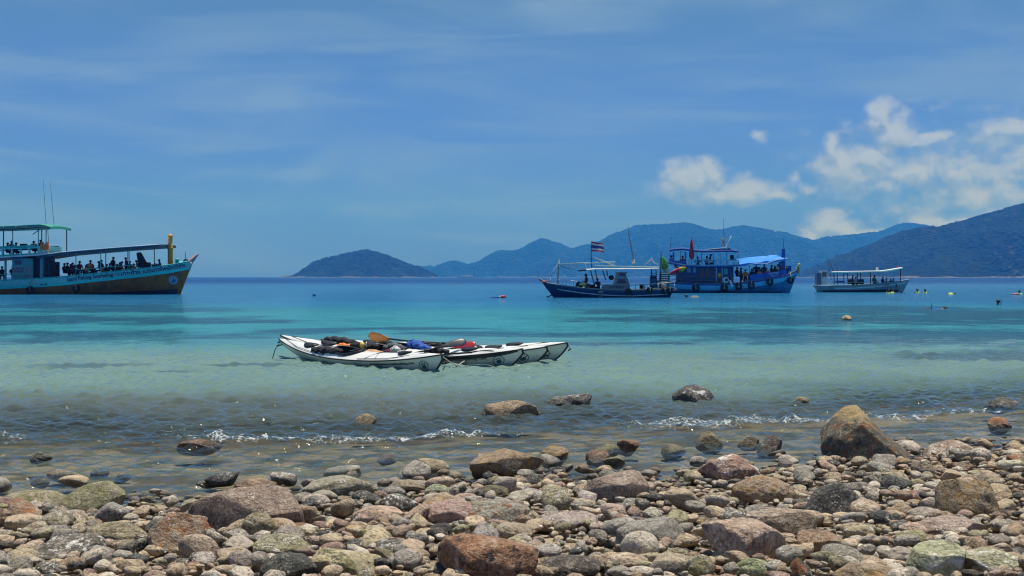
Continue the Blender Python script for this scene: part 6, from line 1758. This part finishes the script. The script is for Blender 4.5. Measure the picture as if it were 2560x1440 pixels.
class Kayak:
    def __init__(self, L, R, zl, zr, label, trim=False, heel=0.19):
        self.L, self.R = Vector((L[0], L[1], 0)), Vector((R[0], R[1], 0))
        d = self.R - self.L
        self.len = d.length; self.yaw = math.atan2(d.y, d.x)
        self.L.z = self.R.z = 0.0
        self.root = empty('kayak', (self.L + self.R) / 2, self.yaw, label, 'kayak', 'white sea kayaks tied together')
        self.root.rotation_euler = (heel, 0, self.yaw)
        self.M = Matrix.Translation((self.L + self.R) / 2) @ Matrix.Rotation(self.yaw, 4, 'Z') @ Matrix.Rotation(heel, 4, 'X')
        self.zl, self.zr, self.trim = zl, zr, trim
    def half(self, u):
        t = abs(2 * u - 1.0)
        return 0.285 * max(1 - t ** 2.1, 0.0) ** 0.85 + 0.006
    def sheer(self, u):
        t = 2 * u - 1
        e = self.zl if t < 0 else self.zr
        return 0.155 + (e + 0.02 - 0.155) * abs(t) ** 2.2
    def keel(self, u):
        z = -0.11
        if u < 0.34: z += (self.zl - 0.045 + 0.11) * ((0.34 - u) / 0.34) ** 2.0
        if u > 0.86: z += (self.zr - 0.06 + 0.11) * ((u - 0.86) / 0.14) ** 2.6
        return z
    def x(self, u): return (u - 0.5) * self.len
    def hp(self, u, v, sd=-1, out=0.0):
        zs, zk = self.sheer(u), self.keel(u)
        p = 0.45 + 0.3 * abs(2 * u - 1)
        return (self.x(u), sd * (self.half(u) * max(v, 0) ** p + out), zk + (zs - zk) * v)
    def deck(self, u, w):
        """w -1..1 across"""
        c = 0.075 + 0.05 * math.exp(-((u - 0.40) / 0.12) ** 2)
        c *= min(1.0, self.half(u) / 0.16)
        return (self.x(u), self.half(u) * w, self.sheer(u) + c * (1 - abs(w) ** 2.0))
    def pt(self, u, w=0.0, dz=0.0):
        q = self.deck(u, w); return self.M @ Vector((q[0], q[1], q[2] + dz))
    def u_at(self, px, w=0.0):
        best = min(np.linspace(0, 1, 400), key=lambda u: abs(1280 + F * self.pt(u, w).x / self.pt(u, w).y - px)); return float(best)
    def build(self, text=None, emblem='ring', cockpit=0.47):
        n = 56
        mb = MB()
        for sd in (-1, 1):
            mb.loft([[self.hp(i / n, j / 8, sd) for j in range(9)] for i in range(n + 1)], False)
        hull = mb.build('hull', K_CREAM, self.root)
        # deck with an open cockpit
        cu, ru, rw = cockpit, 0.075, 0.72
        N, W = 110, 14
        v = [self.deck(i / N, 2 * j / W - 1) for i in range(N + 1) for j in range(W + 1)]
        f = []
        for i in range(N):
            for j in range(W):
                u, w_ = (i + .5) / N, 2 * (j + .5) / W - 1
                if ((u - cu) / ru) ** 2 + (w_ / rw) ** 2 < 0.92: continue
                f.append((i * (W + 1) + j, i * (W + 1) + j + 1, (i + 1) * (W + 1) + j + 1, (i + 1) * (W + 1) + j))
        mb = MB(); mb.add(v, f, True); mb.build('deck', K_WHITE, self.root)
        ring = lambda k, s=1.0, dz=0.0: (lambda q: (q[0], q[1], q[2] + dz))(self.deck(cu + ru * s * math.cos(k), rw * s * math.sin(k)))
        ks = [2 * math.pi * i / 36 for i in range(37)]
        mb = MB(); mb.tube([ring(k, 1.0, 0.022) for k in ks], 0.022, 7, False); mb.build('coaming', M_BLACK, self.root)
        mb = MB(); mb.loft([[ring(k, 1.0, 0.02) for k in ks[:-1]], [ring(k, 0.97, -0.06) for k in ks[:-1]], [ring(k, 0.8, -0.22) for k in ks[:-1]], [ring(k, 0.02, -0.24) for k in ks[:-1]]]); mb.build('cockpit_well', M_BLACK, self.root)
        ub = cu + 0.035
        q = self.deck(ub, 0); mb = MB(); mb.box(q[0] - 0.02, q[0] + 0.03, -0.13, 0.13, q[2] - 0.16, q[2] + 0.03, 0.015); mb.build('backrest', M_BLACK, self.root)
        mb = MB()
        for sd in (-1, 1): mb.tube([self.hp(i / 50, 1.0, sd, 0.004) for i in range(51)], 0.013, 6)
        mb.build('seam', M_BLACK, self.root)
        if self.trim:
            mb = MB()
            for sd in (-1, 1):
                mb.loft([[self.hp(u, 1.0 - 0.02, sd, 0.006), self.hp(u, 0.80 if u > 0.6 else 0.9, sd, 0.006)] for u in np.linspace(0.5, 0.985, 40)], False)
            mb.build('trim_panel', K_DECKBLUE, self.root)
        mb = MB(); mb.tube([self.hp(u, 0.0, -1) for u in np.linspace(0.80, 1.0, 18)] + [self.hp(1.0, 1.0, -1)], 0.017, 6); mb.build('keel_strip', M_BLACK, self.root)
        mb = MB(); mb.tube([self.hp(u, 0.0, -1) for u in np.linspace(0.0, 0.22, 14)], 0.009, 6); mb.build('bow_strip', M_BLACK, self.root)
        for u0, ru_, rw_ in ((0.22, 0.035, 0.55), (0.80, 0.032, 0.5)):
            mb = MB(); rr = lambda k, s, dz: (lambda q: (q[0], q[1], q[2] + dz))(self.deck(u0 + ru_ * s * math.cos(k), rw_ * s * math.sin(k)))
            mb.loft([[rr(k, 1.0, 0.004) for k in ks[:-1]], [rr(k, 1.0, 0.025) for k in ks[:-1]], [rr(k, 0.85, 0.034) for k in ks[:-1]], [rr(k, 0.02, 0.036) for k in ks[:-1]]]); mb.build('hatch_cover', M_BLACK, self.root)
        dl = lambda u, w_: (lambda q: (q[0], q[1], q[2] + 0.012))(self.deck(u, w_))
        for seq in ([(0.05, 0.0), (0.16, .8), (0.30, .85), (0.38, .9)], [(0.05, 0.0), (0.16, -.8), (0.30, -.85), (0.38, -.9)], [(0.58, -.9), (0.75, -.85), (0.93, 0.0)], [(0.58, .9), (0.75, .85), (0.93, 0.0)]):
            mb = MB(); mb.tube([dl(*q) for q in seq], 0.005, 5); mb.build('deck_line', M_BLACK, self.root)
        for a, b_ in ((0.27, 0.32), (0.32, 0.27), (0.62, 0.68), (0.68, 0.62)):
            mb = MB(); mb.tube([dl(a, -.85), dl((a + b_) / 2, 0), dl(b_, .85)], 0.005, 5); mb.build('bungee', M_BLACK, self.root)
        for u, s in ((0.0, -1), (1.0, 1)):
            q = Vector(self.hp(u, 0.9)); q.y = 0
            mb = MB(); mb.tube([q + Vector((-s * 0.02, 0, 0)), q + Vector((s * 0.03, 0, -0.07)), q + Vector((s * 0.035, 0, -0.13))], 0.006, 5)
            mb.tube([q + Vector((s * 0.035, -0.06, -0.135)), q + Vector((s * 0.035, 0.06, -0.135))], 0.014, 7); mb.build('toggle_handle', M_BLACK, self.root)
        if text:
            v, f = text_mesh(text, 1.0, 1.05); w_ = v[:, 0].max()
            u0, u1 = 0.645, 0.875
            pts = [self.hp(u0 + (u1 - u0) * q[0] / w_, 0.70 + q[1] * 0.22, -1, 0.006) for q in v]
            mb = MB(); mb.add(pts, f); mb.build('lettering', K_INK, self.root)
        if emblem:
            u0 = 0.915
            def em(r, k): return self.hp(u0 + r * 0.021 * math.cos(k) * 5.2 / self.len, 0.56 + r * 0.27 * math.sin(k), -1, 0.007)
            def band(r0, r1, a0=0, a1=2 * math.pi, name='emblem', mt=K_TEAL, cx=0, cy=0, out=0.0):
                mb = MB(); mb.loft([[(lambda q: (q[0], q[1] - out, q[2]))(self.hp(u0 + (cx + r * math.cos(a0 + (a1 - a0) * i / 24)) * 0.021, 0.56 + (cy + r * math.sin(a0 + (a1 - a0) * i / 24)) * 0.27, -1, 0.007)) for r in (r0, r1)] for i in range(25)], False)
                return mb.build(name, mt, self.root)
            band(0.86, 1.0)
            if emblem == 'ring':
                band(0.0, 0.42, name='emblem_face', cy=-0.25)
                for c in (-0.35, 0.0, 0.35): band(0.0, 0.15, name='emblem_dot', cx=c, cy=0.45 - abs(c) * 0.4)
            else:
                band(0.0, 0.62, math.pi * 0.75, math.pi * 1.9, 'emblem_moon')
        return self

K1 = Kayak((-4.54, 25.3), (-1.14, 21.55), 0.37, 0.28, 'nearest white sea kayak with an empty black cockpit').build('www.southwestseakayaking.com')
K2 = Kayak((-4.58, 25.62), (0.22, 22.86), 0.425, 0.30, 'second white sea kayak with a broad dark stripe below its stern deck', True).build('www.southwestseakayaking.com')
K3 = Kayak((-4.28, 26.1), (0.67, 23.6), 0.30, 0.30, 'third white sea kayak with a dark crescent emblem on its stern').build(None, 'moon')
K4 = Kayak((-3.95, 26.7), (1.08, 24.4), 0.28, 0.34, 'farthest white sea kayak, its upturned stern reaching out to the right').build(None, 'moon')

# lines that tie the kayaks
p = K1.pt(0.0); q = at(679, 885, 25.0)
mb = MB(); mb.tube([p + Vector((0, 0, -0.12)), (p + q) / 2 + Vector((0, 0, -0.05)), (q.x, q.y, -0.05)], 0.009, 5)
props(mb.build('mooring_line', M_BLACK), 'thin dark line running from the joined bows into the water', 'rope')
mb = MB(); a, b_ = K1.pt(0.985), K2.pt(0.80, -0.9)
mb.tube([a, (a.x * .6 + b_.x * .4, a.y * .6 + b_.y * .4, 0.12), (a.x * .3 + b_.x * .7, a.y * .3 + b_.y * .7, 0.02), b_ + Vector((0, 0, -0.1))], 0.010, 5)
props(mb.build('tow_line', M_ROPE), 'pale line looped between the sterns of the two nearest kayaks', 'rope')

# ---------------------------------------------------------------- paddles and gear
def paddle(p0, p1, blades, label, bl=0.50, bw=0.095, roll=0.4):
    """blades: (material at p0 or None, material at p1 or None)"""
    p0, p1 = Vector(p0), Vector(p1)
    e = empty('paddle', (p0 + p1) / 2, 0, label, 'paddle', 'paddles on the kayak decks')
    d = (p1 - p0).normalized(); o = (p0 + p1) / 2
    sa = p0 + d * (bl if blades[0] else 0); sb = p1 - d * (bl if blades[1] else 0)
    mb = MB(); mb.tube([sa - o, sb - o], 0.016, 8); mb.build('shaft', M_BLACK, e)
    side = d.cross(Vector((0, 0, 1))).normalized(); up = side.cross(d)
    wv = side * math.cos(roll) + up * math.sin(roll); nv = wv.cross(d)
    for k, (mt, tip, inner, dr) in enumerate(((blades[0], p0, sa, -d), (blades[1], p1, sb, d))):
        if not mt: continue
        mb = MB(); rings = []
        for i in range(13):
            t = i / 12
            w_ = bw * (0.17 + 0.83 * math.sin(min(t * 1.25, 1.0) * math.pi / 2)) * (1.0 if t < 0.8 else math.sqrt(max(1 - ((t - 0.8) / 0.2) ** 2, 0.02)))
            c = inner - dr * 0.04 + dr * (bl + 0.04) * t - o + nv * (0.02 * math.sin(t * 3.1))
            rings.append([c + wv * (w_ * math.cos(a)) + nv * ((0.014 if t < .3 else 0.007) * math.sin(a)) for a in [2 * math.pi * j / 10 for j in range(10)]])
        mb.loft(rings, True, True); bo = mb.build('blade', mt, e)
        if mt.name == 'red_blade':
            v, f = text_mesh('Pro', 0.085); c0 = inner + dr * 0.30 - o + nv * 0.03
            s_ = 1 if nv.y < 0 else -1
            mb = MB(); mb.add([c0 + dr * (q[0] - 0.08) + wv * ((q[1] - 0.03) * (1 if wv.z > 0 else -1)) + nv * (s_ * 0.012 - 0.03 + (0.0)) for q in v], f); mb.build('lettering', M_WHITE, bo)
    return e
ORANGE_BLADE = paint('orange_blade', (0.62, 0.24, 0.045), 0.35, 0.4, 6)
GREY_BLADE = paint('grey_blade', (0.035, 0.042, 0.055), 0.35, 0.3, 6)
RED_BLADE = paint('red_blade', (0.36, 0.02, 0.035), 0.35, 0.3, 6)
MAROON = paint('maroon_blade', (0.14, 0.02, 0.035), 0.4, 0.3, 6)
paddle(at(921, 841, 24.9), at(1116, 864, 24.0), (ORANGE_BLADE, None), 'paddle with an upturned orange blade and a black shaft', 0.46, 0.10, 1.15)
paddle(at(1166, 853, 23.5), at(1022, 886, 23.3), (GREY_BLADE, None), 'paddle with a dark grey blade lying slantwise over the kayaks', 0.48, 0.085, 0.9)
paddle(at(1190, 860, 23.9), at(1060, 884, 24.1), (RED_BLADE, None), 'paddle with a crimson blade marked in white', 0.42, 0.08, 0.9)
paddle(at(996, 873, 24.0), at(905, 892, 24.3), (MAROON, None), 'paddle with a dark maroon blade between the two nearest kayaks', 0.42, 0.07, 0.6)
paddle(at(736, 855, 25.0), at(842, 869, 24.3), (None, GREY_BLADE), 'paddle with a black blade lashed along the nearest foredeck', 0.42, 0.08, 0.3)
paddle(at(1110, 885, 22.7), at(1235, 878, 22.9), (None, GREY_BLADE), 'black spare paddle lying along the second kayak stern deck', 0.40, 0.07, 0.2)

def bundle(name, cat, label, mat, pts, r, seed=0, lump=0.11, sq=0.7):
    """soft fabric bundle along a path with folds"""
    rng = np.random.RandomState(seed); mb = MB(); n = 22; rings = []
    P = [Vector(q) for q in pts]; N = len(P)
    m = 26
    for i in range(m + 1):
        t = i / m * (N - 1); k = min(int(t), N - 2); c = P[k].lerp(P[k + 1], t - k)
        d = (P[min(k + 1, N - 1)] - P[k]).normalized(); sd = d.cross(Vector((0, 0, 1))).normalized(); up = sd.cross(d)
        rr = 0.86 * ((r[k] + (r[k + 1] - r[k]) * (t - k)) if isinstance(r, (list, tuple)) else r)
        if i in (0, m): rr *= 0.35
        rings.append([c + (sd * math.cos(a) + up * (math.sin(a) * sq)) * rr * (1 + lump * math.sin(3 * a + 0.9 * i + seed) + lump * 0.7 * math.sin(5 * a - 1.3 * i + 2 * seed) + lump * 0.5 * math.sin(0.8 * i + seed) + lump * 0.45 * rng.uniform(-1, 1)) for a in [2 * math.pi * j / n for j in range(n)]])
    rings = [[q + Vector((0, 0, -0.02)) for q in r_] for r_ in rings]
    mb.loft(rings, True, True)
    return props(mb.build(name, mat), label, cat)
FAB_BLACK = cloth_mat('black_neoprene', (0.016, 0.016, 0.022), 0.8)
FAB_GREY = cloth_mat('grey_fabric', (0.12, 0.13, 0.15), 0.9)
FAB_BLUE = cloth_mat('blue_fabric', (0.012, 0.085, 0.42), 0.7)
FAB_PEACH = cloth_mat('peach_fabric', (0.60, 0.32, 0.17), 0.8)
FAB_TAN = cloth_mat('tan_fabric', (0.52, 0.30, 0.15), 0.8)
FAB_MAROON = cloth_mat('maroon_fabric', (0.16, 0.03, 0.045), 0.8)
FAB_CAMO = paint('dappled_fabric', (0.45, 0.45, 0.44), 0.9, 0.95, 22, grime_col=(0.10, 0.08, 0.08))
bundle('spray_skirt', 'spray skirt', 'long rolled black spray skirt on the far kayak foredeck', FAB_BLACK, [at(812, 847, 25.2), at(835, 848, 25.1), at(862, 851, 24.9), at(892, 858, 24.7)], [.09, .13, .12, .10], 1)
bundle('spray_skirt', 'spray skirt', 'crumpled black spray skirt behind the yellow-ended pump', FAB_BLACK, [at(895, 866, 24.5), at(920, 862, 24.4), at(940, 866, 24.2)], [.10, .14, .10], 2)
bundle('deck_bag', 'bag', 'flat black deck bag in front of the nearest cockpit', FAB_BLACK, [at(782, 872, 24.2), at(815, 874, 23.9), at(852, 876, 23.5)], [.09, .14, .09], 3)
bundle('dry_cloth', 'cloth', 'dark crumpled cloth beside the orange paddle blade', FAB_BLACK, [at(942, 860, 25.0), at(965, 855, 24.9), at(985, 860, 24.8)], [.08, .12, .06], 4)
bundle('jacket', 'jacket', 'bright blue jacket heaped on the third kayak', FAB_BLUE, [at(1022, 861, 24.3), at(1040, 858, 24.2), at(1060, 866, 24.0), at(1078, 870, 23.9)], [.13, .14, .10, .05], 5)
bundle('dry_bag', 'bag', 'small upright blue bag standing on the blue jacket', FAB_BLUE, [at(1030, 846, 24.25), at(1031, 851, 24.25), at(1032, 858, 24.25)], [.06, .085, .07], 6)
bundle('seat_pad', 'pad', 'peach coloured pad lying over the second kayak cockpit', FAB_PEACH, [at(905, 879, 23.9), at(930, 877, 23.75), at(956, 882, 23.55)], [.10, .15, .10], 7, 0.06, 0.4)
bundle('seat_pad', 'pad', 'tan pad tucked below the maroon paddle blade', FAB_TAN, [at(960, 889, 23.3), at(985, 890, 23.1), at(1008, 893, 22.9)], [.07, .11, .07], 8, 0.06, 0.45)
bundle('towel', 'towel', 'grey folded towel in the middle of the kayaks', FAB_GREY, [at(960, 869, 24.3), at(985, 864, 24.2), at(1005, 868, 24.0)], [.09, .13, .09], 9)
bundle('sun_hat', 'hat', 'small white sun hat among the kayak gear', cloth_mat('white_fabric', (0.70, 0.70, 0.68), 0.9), [at(978, 873, 23.75), at(988, 869, 23.7), at(998, 873, 23.65)], [.06, .09, .06], 10, 0.1)
bundle('shirt', 'shirt', 'dappled white and brown shirt draped by the maroon paddle', FAB_CAMO, [at(996, 879, 23.5), at(1010, 880, 23.4), at(1022, 886, 23.25)], [.06, .09, .05], 11)
bundle('deck_bag', 'bag', 'small dark bag with a strap right of the crimson blade', FAB_BLACK, [at(1188, 870, 23.7), at(1197, 867, 23.7), at(1208, 871, 23.6)], [.05, .08, .04], 12)
bundle('deck_bag', 'bag', 'low black roll along the third kayak stern deck', FAB_BLACK, [at(1215, 873, 23.9), at(1255, 871, 23.9), at(1290, 869, 23.9)], [.03, .05, .03], 13)
bundle('water_bag', 'bag', 'black slack bag hanging over the seam of the nearest stern deck', FAB_BLACK, [at(950, 897, 22.6), at(985, 897, 22.4), at(1020, 895, 22.2)], [.03, .06, .04], 14)
bundle('buoyancy_vest', 'life vest', 'orange buoyancy vest lying over the second kayak foredeck', M_ORANGE, [at(842, 862, 24.9), at(858, 861, 24.8), at(876, 864, 24.6)], [.06, .10, .06], 21, 0.15, 0.6)
bundle('spray_skirt', 'spray skirt', 'black spray skirt spread behind the nearest cockpit', FAB_BLACK, [at(950, 888, 23.0), at(980, 886, 22.8), at(1012, 889, 22.5)], [.09, .13, .07], 22, 0.2, 0.5)
bundle('spray_skirt', 'spray skirt', 'dark folded spray skirt in the middle of the third kayak', FAB_BLACK, [at(1060, 876, 23.6), at(1090, 873, 23.5), at(1122, 876, 23.3)], [.07, .11, .06], 23, 0.2, 0.55)
bundle('deck_bag', 'bag', 'dark maroon bag between the foredecks', FAB_MAROON, [at(838, 867, 24.6), at(856, 866, 24.5), at(872, 870, 24.3)], [.05, .08, .05], 24, 0.15, 0.6)
# bilge pump with yellow ends
a, b_ = at(873, 866, 24.35), at(916, 862, 24.15)
e = empty('bilge_pump', (a + b_) / 2, 0, 'black bilge pump with yellow ends lying across the kayaks', 'pump'); o = (a + b_) / 2
mb = MB(); mb.tube([a.lerp(b_, t) - o for t in (0.14, 0.5, 0.72)], [.062, .068, .062], 12); mb.build('foam_sleeve', FAB_BLACK, e)
mb = MB(); mb.tube([a - o, a.lerp(b_, .07) - o, a.lerp(b_, .15) - o], [.028, .055, .058], 12); mb.build('end_cap', M_YELLOW, e)
mb = MB(); mb.tube([a.lerp(b_, .70) - o, a.lerp(b_, .80) - o, a.lerp(b_, .88) - o], [.06, .06, .03], 12); mb.build('end_cap', M_YELLOW, e)
mb = MB(); mb.tube([a.lerp(b_, .88) - o, b_ - o], 0.02, 8); mb.torus(0.05, 0.012, b_ - o, 'x', 14, 6); mb.build('handle', M_STEEL, e)

# ================================================================ other craft and floats
def mini_kayak(name, p0, p1, w_, mats, label, split=0.5, normal=(0, -1, 0)):
    p0, p1 = Vector(p0), Vector(p1); d = (p1 - p0).normalized(); L = (p1 - p0).length
    nv = (Vector(normal) - d * Vector(normal).dot(d)).normalized(); sv = d.cross(nv)
    e = empty(name, p0, 0, label, 'kayak')
    def ring(t, dep0=0.0):
        h = w_ * max(1 - abs(2 * t - 1) ** 2.2, 0.0) ** 0.8 + 0.01
        c = d * (L * t)
        return [c + sv * (h * math.cos(a)) + nv * (h * 0.42 * math.sin(a)) for a in [2 * math.pi * j / 14 for j in range(14)]]
    for k, (t0, t1) in enumerate(((0.0, split), (split, 1.0))):
        mb = MB(); mb.loft([ring(t0 + (t1 - t0) * i / 12) for i in range(13)], True, True); mb.build('hull_half', mats[k], e)
    mb = MB(); c = d * (L * 0.5) + nv * (w_ * 0.40)
    mb.loft([[c + d * (L * 0.13 * s_ * math.cos(a)) + sv * (w_ * 0.62 * s_ * math.sin(a)) + nv * dz for a in [2 * math.pi * j / 18 for j in range(18)]] for s_, dz in ((1.0, 0.0), (1.0, 0.03), (0.85, 0.03), (0.8, -0.02), (0.02, -0.03))]); mb.build('seat_well', M_DARK, e)
    return e
pb = lambda bt, px, py, y: bt.M @ Vector(bt.p(px, py, y))
mini_kayak('kayak', pb(FB, 1657, 641, 0.2), pb(FB, 1672, 692, 0.0), 0.30, (M_GREEN, paint('pale_green_plastic', (0.35, 0.48, 0.40), 0.4)), 'green and white kayak stood on end at the stern of the navy boat', 0.6, (-0.55, -1, 0))
mini_kayak('kayak', pb(BB, 1674, 686, -3.2), pb(BB, 1718, 669, -2.0), 0.30, (M_RED, M_YELLOW), 'red and yellow kayak slung outside the blue boat cabin', 0.55, (0.2, -1, -0.6))
# furled umbrella on the upper deck
c = pb(BB, 1730, 648, -1.6); top = pb(BB, 1730, 592, -1.6)
e = empty('umbrella', c, 0, 'tall furled red umbrella standing on the upper deck of the blue boat', 'umbrella')
hh = top.z - c.z
mb = MB(); rings = []
for t, r in ((0.0, .05), (.03, .16), (.12, .23), (.3, .22), (.5, .18), (.7, .12), (.85, .07), (.88, .03)):
    rings.append([(r * (1 + .14 * math.cos(6 * a)) * math.cos(a), r * (1 + .14 * math.cos(6 * a)) * math.sin(a), hh * t) for a in [2 * math.pi * j / 24 for j in range(24)]])
mb.loft(rings, True, True); mb.build('canopy', M_RED, e)
mb = MB(); mb.tube([(0, 0, -0.5), (0, 0, hh)], 0.03, 7); mb.build('pole', M_BLACK, e)
# ring of white hose and fenders on the blue boat rail
c = pb(BB, 1812.5, 700, -2.0)
mb = MB()
for i in range(4): mb.torus(0.27 - 0.025 * i, 0.035, (c.x + 0.01 * i, c.y - 0.03 * i, c.z + 0.02 * (i % 2)), 'y', 26, 7)
props(mb.build('hose_coil', M_WHITE), 'coil of white hose hung on the rail of the blue boat', 'hose')
c = pb(BB, 1797, 701, -1.95); mb = MB(); mb.torus(0.22, 0.05, tuple(c), 'y', 22, 7)
props(mb.build('rope_coil', paint('brown_rope', (0.20, 0.13, 0.09), 0.9)), 'coil of brown rope beside the white hose on the blue boat', 'rope')
c = pb(BB, 1825, 709, -2.15); d = Vector((0.10, 0, -0.32))
mb = MB(); mb.tube([c - d * 1.15, c - d, c - d * .6, c + d * .6, c + d, c + d * 1.1], [.03, .07, .10, .10, .07, .02], 12)
props(mb.build('boat_fender', M_WHITE), 'white cylindrical fender hanging beside the hose coil', 'fender')

def float_at(px, py): 
    Y = H * F / (py - HZ); return Vector(((px - 1280) / F * Y, Y, 0))
c = float_at(785.5, 740); mb = MB(); mb.lathe([(0.02, -0.12), (0.10, -0.08), (0.13, 0.0), (0.13, 0.13), (0.09, 0.19), (0.02, 0.21)], (0, 0, 0), 'z', 14)
e = empty('buoy', c, 0, 'small dark blue buoy floating between the teal boat and the island', 'buoy'); mb.build('float', BLUE_DARK, e)
mb = MB(); mb.torus(0.04, 0.012, (0, 0, 0.22), 'y', 12, 6); mb.build('eye', M_STEEL, e)
c = float_at(1247, 744.5); e = empty('rescue_float', c, 0.1, 'red and white float drifting left of the navy boat', 'float')
mb = MB(); mb.tube([(0.05, 0, 0.06), (0.15, 0, 0.07), (0.45, 0, 0.07), (0.56, 0, 0.05)], [.05, .11, .11, .04], 12); mb.build('red_end', M_RED, e)
mb = MB(); mb.tube([(-0.02, 0, 0.05), (0.06, 0, 0.06), (0.16, 0, 0.06)], [.04, .09, .10], 12); mb.build('white_band', M_WHITE, e)
mb = MB(); mb.tube([(-0.62, 0, 0.02), (-0.3, 0.05, 0.03), (0.0, 0, 0.04)], [.02, .04, .05], 8); mb.build('blue_tail', BLUE_DARK, e)
c = float_at(1737, 742); mb = MB(); mb.blob((c.x, c.y, 0.02), (0.36, 0.12, 0.06), 71, 0.08, 3, 3)
props(mb.build('driftwood', paint('pale_wood', (0.50, 0.38, 0.24), 0.8, 0.5, 8)), 'pale piece of wood floating below the blue boat', 'driftwood')
c = float_at(1716, 743); mb = MB(); mb.lathe([(0.05, -0.1), (0.11, 0.0), (0.12, 0.12), (0.06, 0.22)], tuple(c), 'z', 12)
props(mb.build('buoy', M_BLACK), 'small black buoy next to the floating wood', 'buoy')
c = float_at(2541, 736.5); mb = MB(); mb.tube([c + Vector((-0.45, 0, 0.02)), c + Vector((0, 0, 0.05)), c + Vector((0.30, 0, 0.03))], [.05, .10, .06], 10)
props(mb.build('swim_float', paint('pink_float', (0.70, 0.22, 0.18), 0.5)), 'pinkish red swim float at the right edge of the bay', 'float')

# white ferry below the far shore, and houses on the coast
def far_ferry():
    Y = 2300.0; s = Y / F
    e = empty('ferry', ((1168 - 1280) * s, Y, 0), 0, 'tiny white ferry far off under the distant mountains', 'ferry')
    x = lambda px: (px - 1168) * s; z = lambda py: H - (py - HZ) * s
    mb = MB(); mb.prism([(x(1146), 0), (x(1188), 0), (x(1192), z(690.2)), (x(1144), z(690.4))], -5, 5); mb.build('hull', M_WHITE, e)
    mb = MB(); mb.box(x(1152), x(1182), -4, 4, z(690.4), z(688.8)); mb.build('cabin', M_WHITE, e)
    mb = MB(); mb.box(x(1184), x(1190), -4, 4, z(690.2), z(687.6)); mb.build('bridge', M_GREY, e)
    mb = MB(); mb.tube([(x(1168), 0, z(689)), (x(1168), 0, z(685.5))], 0.5, 6); mb.build('funnel', M_WHITE, e)
far_ferry()
def house(px, py, w_, h_, Y, label, roof):
    s = Y / F; e = empty('house', ((px - 1280) * s, Y, H - (py - HZ) * s), 0, label, 'house', 'houses along the distant coast')
    mb = MB(); mb.box(-w_ * s / 2, w_ * s / 2, -4, 4, -6, h_ * s); mb.build('wall', M_WHITE, e)
    mb = MB(); mb.prism([(-w_ * s * .6, h_ * s), (w_ * s * .6, h_ * s), (0, h_ * s * 1.6)], -4.6, 4.6); mb.build('roof', roof, e)
RT = paint('red_roof', (0.30, 0.10, 0.07), 0.8)
for i, (px, py, w_, h_) in enumerate(((1372, 689, 5, 2.2), (1386, 687.5, 4, 2.0), (1412, 688, 6, 2.0), (1456, 689.5, 4, 2.2), (1480, 689, 3, 1.8), (2012, 689.5, 4, 2.4))):
    house(px, py, w_, h_, 4680, 'tiny pale house on the distant coast, %s' % ('far left of the navy boat mast', 'just left of the navy boat mast', 'right of the navy boat mast', 'behind the fisherman', 'behind the flag pole', 'left of the pale boat')[i], RT)
